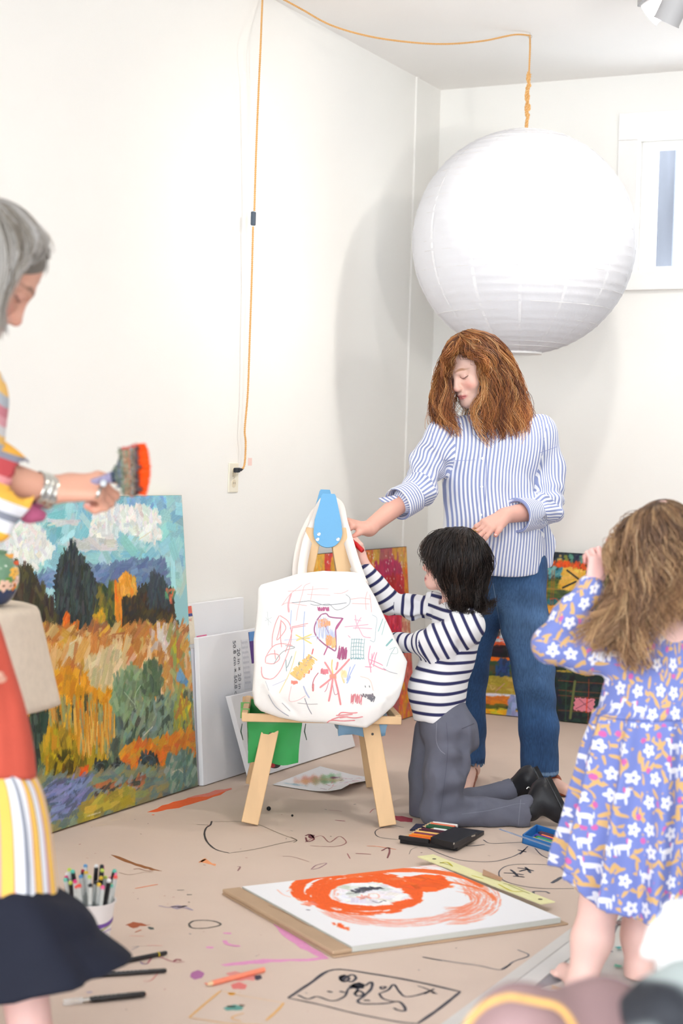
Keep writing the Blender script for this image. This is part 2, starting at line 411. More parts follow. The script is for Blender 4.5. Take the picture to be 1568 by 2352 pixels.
c1 = Y(1502, 8, 5.93); head(c1+np.array([-.02, 0, -.04]), (-.75, .45, -.62), .15)
c2 = Y(1529, 52, 5.6); head(c2, (-.42, .35, -1.0), .16)
head((1.1, 3.93, 2.84), (-.55, .8, -.9)); head((1.1, 3.5, 2.84), (.5, .8, -.9))

# ================================================================== paper lantern with its twisted cord
hk = Z(1217, 75, HC); lc = Y(1202, 557, hk[1]); R = .468
pl = thing('pendant_lamp', 'giant white paper globe lantern hanging from a twisted gold cord', 'lamp', (hk[0], hk[1], HC))
m_paper = mat('lantern_paper', (248, 248, 252), .9, var=.012, vscale=25, bump=.3, bscale=60)
b = m_paper.node_tree.nodes['Principled BSDF']; nt = m_paper.node_tree
tl = nt.nodes.new('ShaderNodeBsdfTranslucent'); tl.inputs[0].default_value = (.93, .93, .95, 1); mx = nt.nodes.new('ShaderNodeMixShader'); mx.inputs[0].default_value = .30
nt.links.new(b.outputs[0], mx.inputs[1]); nt.links.new(tl.outputs[0], mx.inputs[2]); nt.links.new(mx.outputs[0], nt.nodes['Material Output'].inputs[0])
rq = random.Random(7); NR = 34; ths = [math.pi*(.055+.885*(i+.28*(rq.random()-.5)*(0 < i < NR))/NR) for i in range(NR+1)]
prof = []
for i in range(NR):
    for k in range(4):
        a = ths[i]+(ths[i+1]-ths[i])*k/4; sag = 1-.0032*math.sin(math.pi*k/4)**1
        prof.append((R*sag*math.sin(a), R*1.0*sag*math.cos(a)))
prof.append((R*math.sin(ths[-1]), R*math.cos(ths[-1])))
tilt = nrm((.0, 0, 1))
sh = G().lathe(lc, prof, 96, tilt, cap=False)
Vn = np.array(sh.V); rs = np.random.RandomState(3)
q = Vn-lc; az = np.arctan2(q[:, 1], q[:, 0]); gor = np.abs(np.sin(az*7)); q *= (1-.004*np.exp(-gor*9)+.0015*np.sin(az*23+q[:, 2]*40))[:, None]; sh.V = [tuple(v) for v in lc+q]
sh = sh.obj('shade', m_paper, pl, smooth=True, fixn=False); sh.modifiers.new('s', 'SOLIDIFY').thickness = .0008
g = G()
for i in range(NR+1):
    r = R*math.sin(ths[i])*.9985; z = R*math.cos(ths[i]); k0 = rq.random()*6
    g.tube([lc+np.array([r*math.cos(a), r*math.sin(a), z+.002*math.sin(a+k0)]) for a in np.linspace(0, 2*math.pi, 73)], .0011, 4, cap=False)
o = g.obj('wire_ribs', flat((236, 234, 232)), pl, smooth=True)
g = G()
for k in range(14):    # overlap seams of the paper strips
    a0 = k*2*math.pi/14+.1; P = [lc+R*1.0004*np.array([math.sin(th)*math.cos(a0), math.sin(th)*math.sin(a0), math.cos(th)]) for th in np.linspace(ths[0], ths[-1], 60)]
    N = [nrm(p-lc) for p in P]; g = G().ribbon(P, [max(.004, .016*math.sin(th)) for th in np.linspace(ths[0], ths[-1], 60)], N)
    g.obj('paper_seam', flat((238, 238, 241)), pl, smooth=True, fixn=False)
rb = R*math.sin(ths[-1]); zz = lc[2]+R*math.cos(ths[-1])
G().lathe((lc[0], lc[1], zz-.008), [(rb+.004, 0), (rb+.005, .006), (rb+.003, .012), (rb-.006, .012), (rb-.006, 0), (rb+.004, 0)], 48, cap=False).obj('bottom_ring', m_trim, pl, smooth=True)
G().lathe((lc[0], lc[1], zz+.002), [(rb+.002, 0), (.02, .001)], 40, cap=False).obj('bottom_disc', m_trim, pl, smooth=True)
m_cord = mat('gold_cord', (226, 176, 112), .7, bump=.6, bscale=600, var=.12, vscale=300)
def twist(P, r, pitch, name, wob=0, parent=pl):
    P = resample(P, max(12, int(np.linalg.norm(np.diff(np.array(P), axis=0), axis=1).sum()/(pitch/8)))); g = G()
    d = np.r_[0, np.cumsum(np.linalg.norm(np.diff(P, axis=0), axis=1))]
    t = np.gradient(P, axis=0); t /= np.linalg.norm(t, axis=1)[:, None]; a = np.cross(t, (.3, .8, .52)); a /= np.linalg.norm(a, axis=1)[:, None]; b = np.cross(t, a)
    for ph in (0, math.pi):
        th = d/pitch*2*math.pi+ph; g.tube(list(P+(a*np.cos(th)[:, None]+b*np.sin(th)[:, None])*r*.62), r*.62, 5)
    return g.obj(name, m_cord, parent, smooth=True)
offL = lambda u, v, off: PL(u, v, C0+nL*off, nL)
top = Z(603, -12, HC-.012)
cordpts = [offL(552, 1080, .03), offL(560, 1072, .03), offL(563, 1050, .03), offL(564, 1015, .028), offL(562, 985, .03), offL(569, 900, .035), offL(574, 760, .04), offL(578, 640, .043), offL(581, 520, .05)]
twist(spline(cordpts, 8), .0036, .016, 'cord')
c2p = [offL(584, 484, .05), offL(588, 350, .06), offL(594, 200, .075), offL(599, 90, .09), top]
twist(spline(c2p, 8), .0036, .016, 'cord')
h1 = Z(606, -14, HC-.01); h2 = hk-UP*.012
sw = []
for u, v, f_ in ((640, -6, .06), (690, 20, .16), (760, 58, .32), (850, 84, .46), (950, 98, .60), (1030, 101, .71), (1110, 94, .84), (1180, 80, .94)):
    y = h1[1]+(h2[1]-h1[1])*f_; sw.append(Y(u, v, y))
twist(spline([h1]+sw+[h2], 8), .0036, .016, 'cord')
topL = lc+UP*(R*math.cos(ths[0])+.005)
dn = [h2, Y(1217, 110, hk[1]), Y(1215, 160, hk[1]), Y(1214, 185, hk[1])]
twist(dn+[topL-UP*.02], .0036, .016, 'cord')
P = [Y(u, v, hk[1]-.002) for u, v in ((1214, 165), (1211, 182), (1216, 195), (1209, 212), (1208, 226), (1213, 240), (1216, 248), (1208, 258), (1211, 272), (1208, 290), (1209, 302))]
twist(spline(P, 6), .0062, .03, 'knotted_cord')
P2 = [Y(u, v, hk[1]+.004) for u, v in ((1217, 170), (1214, 190), (1209, 205), (1214, 222), (1209, 238), (1207, 252), (1214, 266), (1208, 280), (1211, 300))]
twist(spline(P2, 6), .005, .024, 'knotted_cord')
m_blk = mat('black_plastic', (42, 45, 52), .4)
a, b_ = offL(582, 486, .05), offL(581, 518, .05); ex = wl*.019
G().box(a-ex/2-nL*.008, b_-a, ex, nL*.016, .004).obj('switch', mat('slate_plastic', (78, 90, 104), .45), pl)
a, b_ = offL(535, 1080, .018), offL(556, 1078, .03); d = b_-a
G().box(a-UP*.009-d*.0, d*.35, UP*.018, nL*.02-wl*.0, .003).box(a+d*.3-UP*.006, d*.4, UP*.012, nL*.014, .003).tube([a+d*.65+nL*.008, b_+nL*.002], [.005, .003], 8).obj('plug', m_blk, pl)
pc = p0 = offL(535, 1080, .007)
for nm, h in (('ceiling hook over the lantern', hk), ('ceiling hook above the left wall', h1+UP*.012)):
    P = [h-UP*.0, h-UP*.008]+[h-UP*.016+np.array([math.cos(t)*.008, 0, math.sin(t)*.008]) for t in np.linspace(math.pi/2, -math.pi*1.1, 12)]
    tag(G().tube(P, .0016, 6).obj('ceiling_hook', flat((200, 196, 188)), None, smooth=True), 'small metal '+nm, 'hook')
# ================================================================== paintings: real canvases, colour laid on stroke by stroke
class Canvas:
    """p0 bottom-left corner, ex right, ey up (unit), w h t metres; raster res metres per cell"""
    def __init__(s, p0, ex, ey, w, h, res, base=(240, 240, 238), seed=1):
        s.p0, s.ex, s.ey = map(np.asarray, (p0, nrm(ex), nrm(ey))); s.n = np.cross(s.ex, s.ey)
        s.w, s.h, s.res = w, h, res; s.nx, s.ny = int(w/res)+1, int(h/res)+1
        s.a = np.ones((s.ny, s.nx, 3), np.float32)*np.array(base)/255.; s.z = np.zeros((s.ny, s.nx), np.float32); s.r = np.random.RandomState(seed)
    def ij(s, u, v):
        p = PL(u, v, s.p0, s.n)-s.p0; return (p@s.ex)/s.res, (p@s.ey)/s.res
    def P(s, pts): return np.array([s.ij(*p) for p in pts])
    def at(s, u, v, off=0): return PL(u, v, s.p0+s.n*off, s.n)
    def mask(s, pts, rag=0):
        q = s.P(pts); x0, y0 = np.maximum(np.floor(q.min(0)-4-rag).astype(int), 0); x1, y1 = np.ceil(q.max(0)+5+rag).astype(int); x1 = min(x1, s.nx); y1 = min(y1, s.ny)
        if x1 <= x0 or y1 <= y0: return None
        X, Yy = np.meshgrid(np.arange(x0, x1), np.arange(y0, y1)); X = X.astype(float); Yy = Yy.astype(float)
        if rag: X = X+rag*np.sin(Yy*.9+X*.31)*s.r.rand(); Yy = Yy+rag*np.sin(X*.77+1.3)*.7+s.r.normal(size=X.shape)*rag*.25
        m = np.zeros(X.shape, bool); n = len(q)
        for i in range(n):
            a, b = q[i], q[(i+1) % n]
            if a[1] == b[1]: continue
            c = (Yy > min(a[1], b[1])) & (Yy <= max(a[1], b[1])) & (X < a[0]+(Yy-a[1])*(b[0]-a[0])/(b[1]-a[1])); m ^= c
        return (slice(y0, y1), slice(x0, x1)), m
    def poly(s, pts, col, rag=1.5, alpha=1, var=.03):
        r = s.mask(pts, rag)
        if r is None: return
        sl, m = r; c = np.array(col)/255.+s.r.normal(size=m.shape+(1,))*var*.5
        s.a[sl] = np.where(m[..., None], s.a[sl]*(1-alpha)+c*alpha, s.a[sl])
    def dab(s, cx, cy, L, Wd, ang, col, al=.9, hgt=.35, dry=.25):
        R = int(max(L, Wd)*.6)+2; x0, x1, y0, y1 = int(cx)-R, int(cx)+R+1, int(cy)-R, int(cy)+R+1
        x0, y0 = max(x0, 0), max(y0, 0); x1, y1 = min(x1, s.nx), min(y1, s.ny)
        if x1 <= x0 or y1 <= y0: return
        X, Yy = np.meshgrid(np.arange(x0, x1)-cx, np.arange(y0, y1)-cy); c, k = math.cos(ang), math.sin(ang); a = X*c+Yy*k; b = -X*k+Yy*c
        br = s.r.rand(32); bb = br[np.clip(((b/Wd+.5)*31), 0, 31).astype(int)]
        m = np.clip((L/2*(.75+.3*bb)-np.abs(a))/1.2+.5, 0, 1)*np.clip((Wd/2-np.abs(b))/.9+.5, 0, 1)*(1-dry*(bb > .7))*al
        cc = np.array(col)/255.*(1+.10*(bb[..., None]-.5)); s.a[y0:y1, x0:x1] = s.a[y0:y1, x0:x1]*(1-m[..., None])+cc*m[..., None]
        s.z[y0:y1, x0:x1] = s.z[y0:y1, x0:x1]*(1-.8*m)+m*hgt*(bb)
    def dabs(s, pts, cols, n, L, Wd, ang=0, dang=.4, al=.85, jit=.05, **k):
        """n strokes inside the region pts (photo pixels); sizes in metres"""
        r = s.mask(pts)
        if r is None: return
        sl, m = r; ij = np.argwhere(m)
        if not len(ij): return
        for q in ij[s.r.randint(len(ij), size=n)]:
            c = np.array(cols[s.r.randint(len(cols))])*(1+jit*s.r.normal())+s.r.normal(size=3)*5
            s.dab(q[1]+sl[1].start, q[0]+sl[0].start, L/s.res*(.6+.8*s.r.rand()), Wd/s.res*(.6+.8*s.r.rand()), ang+dang*s.r.normal(), c, al, **k)
    def line(s, pts, wd, col, al=1, dry=0, smooth=True):
        q = s.P(pts); q = np.array(spline(q, 6)) if smooth and len(q) > 2 else q
        q = resample(q, max(2, int(np.linalg.norm(np.diff(q, axis=0), axis=1).sum()/1.2)+2)); w = max(wd/s.res/2, .55)
        for i in range(len(q)):
            if dry and s.r.rand() < dry: continue
            R = int(w)+2; x0, x1, y0, y1 = max(int(q[i, 0])-R, 0), min(int(q[i, 0])+R+2, s.nx), max(int(q[i, 1])-R, 0), min(int(q[i, 1])+R+2, s.ny)
            if x1 <= x0 or y1 <= y0: continue
            X, Yy = np.meshgrid(np.arange(x0, x1)-q[i, 0], np.arange(y0, y1)-q[i, 1]); m = np.clip(w-np.hypot(X, Yy)+.5, 0, 1)[..., None]*al
            s.a[y0:y1, x0:x1] = s.a[y0:y1, x0:x1]*(1-m)+np.array(col)/255.*m
    def front(s, name, parent, rough=.5, relief=.0012, off=0, spec=.35):
        X, Yy = np.meshgrid(np.arange(s.nx), np.arange(s.ny)); X = np.minimum(X*s.res, s.w); Yy = np.minimum(Yy*s.res, s.h)
        zz = s.z*relief+off; edge = (X <= 0) | (Yy <= 0) | (X >= s.w) | (Yy >= s.h); zz = np.where(edge, off, zz)
        V = s.p0+X[..., None]*s.ex+Yy[..., None]*s.ey+zz[..., None]*s.n; V = V.reshape(-1, 3); i = (np.arange(s.ny-1)[:, None]*s.nx+np.arange(s.nx-1)).ravel()
        o = mesh(name, V, np.stack([i, i+1, i+s.nx+1, i+s.nx], 1), mat(name+'_paint', (255, 255, 255), rough, attr='col', spec=spec), parent, True)
        setcol(o, s.a.reshape(-1, 3)); return o
    def sides(s, name, t, m, parent, back=True):
        return G().box(s.p0-s.n*t, s.ex*s.w, s.ey*s.h, s.n*(t-.0006)).obj(name, m, parent)

# ---- large landscape leaning on the left wall
b1, b0 = Z(455, 1808), Z(115, 1918); ex = nrm((b1-b0)*[1, 1, 0]); off0 = (b1-C0)@nL
zt_ = PL(370, 1142, C0+nL*.05, nL)[2]; hh = math.hypot(zt_, off0-.05); ey = nrm(UP*zt_-nL*(off0-.05))
nf = np.cross(ex, ey)
LW = 1.22; cv = Canvas(b1-ex*LW+UP*.007, ex, ey, LW, hh, .0028, (150, 200, 205), 3)
lp = thing('landscape_painting', 'large autumn landscape painting leaning on the left wall behind the standing older woman', 'painting', cv.p0)
ALL = [(-80, 1100), (500, 1100), (500, 1960), (-80, 1960)]
cv.dabs([(-80, 1100), (420, 1100), (420, 1345), (-80, 1345)], [(140, 199, 205), (120, 188, 202), (165, 214, 213), (152, 205, 208), (176, 205, 206)], 700, .09, .035, .2, .7, hgt=.2)
cv.dabs([(300, 1140), (372, 1140), (375, 1165), (300, 1160)], [(125, 175, 215), (140, 190, 210)], 40, .05, .02, 0)
cloud = [(240, 241, 236), (229, 235, 230), (214, 226, 224), (236, 232, 222)]
for cx, cy, rx, ry, n_ in ((262, 1190, 52, 22, 130), (320, 1195, 45, 30, 150), (345, 1225, 25, 14, 50), (235, 1225, 34, 16, 60), (60, 1235, 40, 32, 150), (85, 1262, 32, 22, 90), (20, 1270, 45, 40, 120), (55, 1290, 28, 25, 60)):
    cv.dabs([(cx+rx*math.cos(a), cy+ry*math.sin(a)) for a in np.linspace(0, 6.28, 12)], cloud, n_, .045, .02, .6, 1, hgt=.9)
cv.dabs([(165, 1245), (250, 1240), (260, 1258), (170, 1256)], [(196, 200, 200), (205, 204, 200)], 40, .08, .02, 0, .2)
cv.dabs([(120, 1196), (180, 1196), (176, 1206), (122, 1204)], [(205, 205, 202)], 14, .07, .012, 0, .1)
cv.poly([(205, 1303), (240, 1300), (270, 1290), (320, 1284), (372, 1287), (376, 1300), (392, 1400), (200, 1400)], (104, 128, 160), 2)
cv.dabs([(205, 1303), (320, 1287), (380, 1290), (385, 1350), (210, 1360)], [(94, 117, 155), (118, 142, 172), (104, 130, 166), (84, 106, 140)], 240, .06, .018, .2, .3)
cv.poly([(80, 1322), (135, 1312), (135, 1350), (80, 1350)], (112, 138, 176), 2); cv.dabs([(80, 1320), (135, 1312), (135, 1345), (80, 1345)], [(100, 128, 172), (120, 150, 180)], 40, .05, .012, .1)
dark = [(38, 44, 50), (50, 62, 66), (30, 38, 44), (66, 78, 74), (45, 52, 40)]
cv.poly([(-80, 1330), (40, 1305), (62, 1295), (80, 1320), (100, 1360), (125, 1395), (215, 1395), (225, 1350), (290, 1370), (330, 1340), (395, 1350), (405, 1440), (300, 1450), (120, 1460), (-80, 1460)], (56, 56, 44), 3)
cv.dabs([(-80, 1330), (60, 1300), (100, 1360), (125, 1400), (125, 1455), (-80, 1455)], [(60, 52, 36), (70, 66, 40), (50, 50, 44), (84, 76, 44), (48, 40, 34), (92, 88, 50)], 420, .06, .018, 1.4, .4)
cv.poly([(166, 1250), (176, 1275), (192, 1280), (198, 1296), (208, 1302), (212, 1330), (225, 1345), (232, 1400), (215, 1440), (150, 1445), (130, 1400), (122, 1340), (132, 1300), (145, 1280), (150, 1270)], (46, 54, 60), 2.5)
cv.dabs([(166, 1256), (198, 1296), (222, 1345), (228, 1420), (200, 1440), (145, 1440), (126, 1370), (134, 1300), (150, 1275)], dark, 520, .05, .012, 1.35, .25, hgt=.7)
cv.dabs([(225, 1350), (262, 1345), (270, 1430), (215, 1440)], [(60, 66, 42), (88, 96, 44), (48, 58, 40), (128, 118, 40)], 130, .04, .016, 1.4, .4)
cv.dabs([(285, 1375), (395, 1365), (402, 1432), (285, 1440)], [(48, 38, 28), (62, 48, 26), (40, 36, 32), (80, 64, 30)], 300, .045, .016, 1.0, .6)
cv.dabs([(338, 1360), (350, 1310), (375, 1330), (392, 1390), (345, 1390)], [(52, 62, 70), (60, 74, 80), (40, 48, 56)], 130, .05, .012, 1.4, .3)
cv.dabs([(276, 1330), (292, 1322), (312, 1335), (310, 1362), (275, 1365)], [(232, 160, 40), (240, 176, 70), (222, 145, 34)], 90, .035, .016, 1.2, .6, hgt=.9)
cv.dabs([(262, 1348), (274, 1352), (280, 1440), (270, 1442)], [(236, 150, 30), (240, 120, 20), (214, 138, 36)], 60, .05, .014, 1.5, .1)
cv.dabs([(142, 1425), (152, 1412), (160, 1432), (182, 1440), (176, 1455), (145, 1454)], [(240, 112, 20), (226, 96, 18), (232, 130, 40)], 40, .03, .014, 1.2, .5, hgt=.9)
cv.dabs([(215, 1410), (232, 1405), (240, 1425), (215, 1430)], [(216, 160, 30), (190, 150, 40)], 20, .03, .015, 1.4)
cv.dabs([(218, 1440), (250, 1432), (254, 1458), (218, 1460)], [(110, 120, 120), (90, 100, 104), (150, 150, 140)], 25, .03, .01, .8)
cv.dabs([(300, 1438), (342, 1432), (340, 1448), (304, 1450)], [(236, 220, 60), (240, 228, 110), (236, 80, 40)], 20, .022, .01, .3)
cv.dabs([(378, 1360), (398, 1350), (402, 1385), (384, 1385)], [(206, 110, 70), (90, 150, 110)], 16, .03, .014, 1)
fld = [(205, 140, 54), (214, 160, 84), (190, 120, 52), (222, 182, 120), (176, 112, 52), (216, 150, 40), (226, 196, 150)]
cv.poly([(-80, 1455), (420, 1440), (455, 1700), (-80, 1700)], (204, 148, 70), 3)
cv.dabs([(-80, 1455), (420, 1442), (430, 1500), (-80, 1510)], [(170, 108, 56), (196, 126, 56), (206, 168, 110), (158, 98, 50), (212, 170, 60)], 420, .09, .02, .5, .4)
cv.dabs([(-80, 1490), (425, 1480), (440, 1600), (-80, 1640)], fld, 900, .085, .028, .9, .35, hgt=.5)
cv.dabs([(110, 1560), (260, 1530), (270, 1650), (100, 1680)], [(222, 150, 24), (228, 160, 36), (206, 134, 28)], 260, .06, .028, 1.1, .5, hgt=.7)
cv.dabs([(200, 1520), (270, 1490), (290, 1560), (220, 1570)], [(214, 190, 140), (190, 176, 130), (226, 206, 160)], 110, .07, .02, .9, .3)
cv.dabs([(345, 1448), (400, 1440), (405, 1480), (350, 1490)], [(206, 190, 178), (190, 150, 120), (226, 216, 206)], 50, .05, .018, 1.0)
cv.dabs([(385, 1455), (408, 1440), (450, 1740), (425, 1760)], [(150, 160, 110), (196, 140, 60), (140, 150, 90), (190, 180, 40), (176, 110, 60)], 160, .06, .02, 1.2)
cv.dabs([(404, 1548), (425, 1545), (430, 1570), (410, 1575)], [(90, 140, 190), (110, 160, 200)], 12, .035, .02, 1)
low = [(92, 118, 104), (120, 140, 116), (80, 98, 86), (150, 150, 90), (132, 150, 130), (70, 84, 74)]
cv.poly([(-80, 1690), (60, 1690), (200, 1650), (300, 1640), (440, 1600), (462, 1850), (-80, 1990)], (112, 126, 104), 4)
cv.dabs([(60, 1670), (270, 1640), (440, 1600), (450, 1760), (60, 1790)], low, 620, .07, .022, 1.3, .4)
cv.dabs([(60, 1630), (230, 1620), (235, 1690), (60, 1700)], [(196, 150, 60), (60, 66, 52), (216, 160, 40), (150, 150, 96), (190, 120, 40)], 260, .075, .012, 1.5, .15, hgt=.6)
cv.dabs([(60, 1660), (110, 1650), (100, 1740), (70, 1760)], [(52, 66, 58), (40, 54, 50), (80, 96, 80)], 90, .07, .018, 1.5, .2)
cv.dabs([(90, 1690), (240, 1680), (235, 1760), (110, 1790)], [(176, 150, 40), (150, 130, 30), (196, 140, 30), (96, 84, 30), (206, 160, 40)], 260, .07, .02, 1.4, .3)
cv.dabs([(170, 1640), (262, 1620), (262, 1700), (180, 1720)], [(214, 150, 50), (206, 130, 40), (140, 150, 110), (226, 180, 90)], 130, .08, .01, 1.5, .12)
for x, y_, rx, ry in ((302, 1592, 47, 58), (348, 1560, 24, 32)):
    cv.dabs([(x+rx*math.cos(a), y_+ry*math.sin(a)) for a in np.linspace(0, 6.28, 14)], [(116, 142, 104), (126, 154, 116), (104, 128, 92), (140, 162, 126)] if rx > 30 else [(88, 108, 78), (74, 96, 70), (120, 140, 104)], 170, .05, .02, 1.2, .6)
cv.line([(312, 1650), (310, 1600), (322, 1575)], .002, (190, 205, 180)); cv.line([(310, 1620), (285, 1590)], .002, (180, 198, 170)); cv.line([(350, 1590), (352, 1565), (346, 1550)], .003, (40, 60, 50))
cv.dabs([(290, 1650), (400, 1590), (408, 1700), (300, 1700)], [(112, 132, 116), (128, 150, 140), (60, 72, 62), (140, 160, 120)], 160, .06, .018, .9, .4)
cv.dabs([(402, 1610), (436, 1600), (440, 1680), (400, 1690)], [(206, 190, 30), (150, 160, 70), (180, 120, 50)], 70, .05, .016, 1.3)
cv.dabs([(280, 1720), (440, 1680), (450, 1740), (290, 1780)], [(226, 150, 30), (222, 120, 30), (206, 150, 50), (226, 108, 36)], 150, .05, .022, .5, .4, hgt=.7)
cv.dabs([(180, 1768), (214, 1762), (214, 1798), (186, 1796)], [(240, 100, 24), (236, 126, 40), (220, 80, 30)], 40, .03, .014, 1.2, .6, hgt=.9)
cv.dabs([(115, 1740), (180, 1735), (176, 1805), (120, 1806)], [(130, 112, 24), (92, 78, 26), (196, 166, 30), (60, 52, 24)], 130, .05, .02, 1.2, .5)
for x, y_, r_, c_ in ((231, 1765, 18, (44, 54, 52)), (270, 1770, 20, (52, 62, 62)), (341, 1752, 23, (48, 62, 70))):
    cv.dabs([(x+r_*math.cos(a), y_+r_*math.sin(a)) for a in np.linspace(0, 6.28, 12)], [c_, (c_[0]+16, c_[1]+18, c_[2]+18), (30, 36, 38)], 60, .03, .012, 1, 1.2)
    cv.line([(x+r_*.7*math.cos(a), y_+r_*.7*math.sin(a)) for a in np.linspace(.5, 5.5, 10)], .0022, (110, 130, 140), .6)
cv.dabs([(60, 1790), (430, 1760), (455, 1815), (115, 1925), (40, 1930)], [(110, 132, 128), (96, 116, 110), (140, 140, 90), (128, 140, 120), (150, 132, 84), (92, 112, 118)], 560, .08, .02, .25, .35)
cv.dabs([(105, 1800), (200, 1786), (205, 1830), (125, 1890)], [(136, 146, 196), (120, 130, 176), (84, 96, 120)], 150, .07, .012, .25, .25, hgt=.7)
cv.dabs([(220, 1800), (330, 1785), (320, 1815), (230, 1830)], [(184, 112, 70), (150, 90, 60), (60, 60, 58), (150, 160, 160)], 60, .06, .012, .2, .2)
cv.dabs([(185, 1850), (300, 1815), (300, 1845), (195, 1885)], [(176, 152, 50), (150, 140, 60), (190, 166, 60)], 90, .07, .022, .2, .3)
cv.dabs([(380, 1740), (440, 1730), (452, 1800), (390, 1815)], [(106, 140, 130), (90, 126, 116), (150, 170, 150)], 80, .05, .02, .8)
for pts in ([(200, 1875), (230, 1866)], [(330, 1690), (350, 1670)], [(395, 1775), (410, 1768), (420, 1775)], [(160, 1480), (175, 1470)], [(318, 1240), (345, 1222)]): cv.line(pts, .004, (226, 216, 190), .8, .1)
cv.front('canvas', lp, .42, .0016); cv.sides('stretcher', .036, mat('canvas_edge', (196, 190, 150), .8, var=.15, vscale=30), lp)

# ---- blank and wrapped canvases leaning behind the easel
m_cvs = mat('blank_canvas', (243, 243, 245), .75, bump=.3, bscale=500, var=.012)
m_cvs2 = mat('wrapped_canvas', (238, 239, 243), .3, bump=.2, bscale=12, var=.015, spec=.5)
m_edge = mat('canvas_fold', (206, 206, 214), .7, var=.03)
def leaner(base, exd, w, h, t, lean, m, label, name='blank_canvas'):
    exd = nrm(exd); n0 = np.cross(exd, UP); ey = nrm(UP*math.cos(lean)-n0*math.sin(lean)); n = np.cross(exd, ey)
    if n@(O-base) < 0: n = -n
    base = base+UP*(t*math.sin(lean)+.0015); th = thing(name, label, 'canvas', base); g = G().box(base-n*t, exd*w, ey*h, n*t, .002).obj('wrap', m, th)
    return th, n, ey, exd
cb = Z(467, 1807)
exw = wl
# A: tallest, against the wall
hA = PL(588, 1370, C0+nL*.04, nL)[2]
bA = PL(420, 1800, C0+nL*.16, nL)*[1, 1, 0]; bA = C0+nL*.046+wl*((bA-C0)@wl)
thA, nA, eyA, _ = leaner(bA, wl, .62, hA, .022, .02, m_cvs, 'tallest blank white canvas leaning on the wall, printed label strip on its left edge')
cA = Canvas(bA, wl, eyA, 1, 1, .1)
def quad(cv_, pts, off=.001): return [cv_.at(u, v, off) for u, v in pts]
def label_prism(cv_, pts, col, parent, name='label', off=.0006, rough=.4):
    return G().prism(quad(cv_, pts, off), cv_.n*.0006).obj(name, flat(col, rough), parent)
lb = label_prism(cA, [(415, 1396), (441, 1392), (450, 1478), (421, 1482)], (246, 234, 212), thA)
label_prism(cA, [(415.5, 1395), (439, 1391.5), (441, 1408), (418, 1411.5)], (236, 118, 104), lb, 'label_band', .0014)
label_prism(cA, [(418, 1412), (441, 1408.5), (442, 1415), (419, 1418)], (74, 84, 150), lb, 'label_band', .0014)
text('label_text', 'CANVAS', .014, cA.at(431, 1425, .0016), wl, eyA, flat((226, 90, 60)), lb)
label_prism(cA, [(407, 1428), (414, 1427), (420, 1484), (412, 1486)], (190, 40, 34), thA)
label_prism(cA, [(451, 1461), (474, 1457), (475, 1462), (452, 1466)], (240, 130, 170), thA, 'label_strip')
# B stack: three canvases in front
hB = None
for k in range(3):
    off = .16+k*.03
    s_ = (cb-C0)@wl-.005*k
    base = C0+nL*off+wl*s_+UP*.0
    if k == 2: base = cb.copy(); off = (cb-C0)@nL
    lean = .07
    ht = (PL(417, 1472, base+0*nL, nL)[2]) if k < 2 else None
    n0 = nL; ey_ = nrm(UP*math.cos(lean)-nL*math.sin(lean)); n_ = np.cross(wl, ey_)
    if k == 2: ht = ((PL(417, 1473, base, n_)-base)@ey_)
    if k < 2: base = base+nL*0
    wd = .68
    lab = ['rearmost of the three stacked white canvases whose left edges show', 'middle one of the three stacked white canvases whose left edges show', 'front white canvas of the stack, printed with its size in inches and centimetres'][k]
    if k < 2: base = cb-nrm(n_)*(.022*(2-k))*1.0-wl*(.014*(2-k)); base[2] = 0.0; ht = .5
    thB, nn, eyB, _ = leaner(base, wl, wd, ht if k == 2 else .488+.006*k, .020, lean, m_cvs2 if k == 2 else m_edge, lab)
    if k == 2: cB = Canvas(base, wl, eyB, 1, 1, .1); B_ht = ht
# correct the heights of the two rear ones now that the front one's height is known


def vtext(s, size, c, parent, col=(96, 98, 110)):
    # lettering that runs down the canvas
    return text('label_text', s, size, c, -eyB*1.0, wl, flat(col), parent)
vtext('20 in × 20 in', .030, cB.at(549, 1536, .0012), thB); vtext('50.8 cm × 50.8 cm', .030, cB.at(540, 1540, .0012), thB)
lb = label_prism(cB, [(553, 1470), (571, 1468), (580, 1580), (562, 1584)], (228, 229, 235), thB)
for i in range(9):
    q0, q1 = 1474+i*11.5, 1479+i*11.5; label_prism(cB, [(555+i*.9, q0), (568+i*.9, q0-2), (568.3+i*.9, q1-2), (555.3+i*.9, q1)], (206, 208, 216), lb, 'fine_print', .0014)
label_prism(cB, [(570, 1452), (590, 1449), (600, 1520), (578, 1524)], (92, 60, 140), thB, 'label_band'); label_prism(cB, [(571, 1452), (590, 1449), (592, 1470), (573, 1473)], (96, 150, 214), thB, 'label_band', .0014)
# C: low canvas lying askew in front
pC0, pC1 = Z(580, 1793), Z(816, 1717); exC = nrm(pC1-pC0); wC = np.linalg.norm(pC1-pC0)
n0 = np.cross(exC, UP); lean = .16; eyC = nrm(UP*math.cos(lean)-n0*math.sin(lean)); 
thC = thing('blank_canvas', 'low white canvas askew behind the easel legs, red and black logo low down', 'canvas', pC0)
cC = Canvas(pC0, exC, eyC, 1, 1, .1); TLc = cC.at(529, 1602); sh_ = (TLc-pC0)@exC; hC = (TLc-pC0)@eyC
G().box(pC0-cC.n*.022+UP*.005, exC*wC, eyC*hC+exC*sh_*1.0, cC.n*.022, .002).obj('wrap', m_cvs2, thC)
def disc(cv_, cx, cy, rx, ry, col, parent, name, off, a0=0, a1=2*math.pi):
    return label_prism(cv_, [(cx+rx*math.cos(a), cy+ry*math.sin(a)) for a in np.linspace(a0, a1, 24)[:-1 if a1-a0 > 6 else None]], col, parent, name, off)
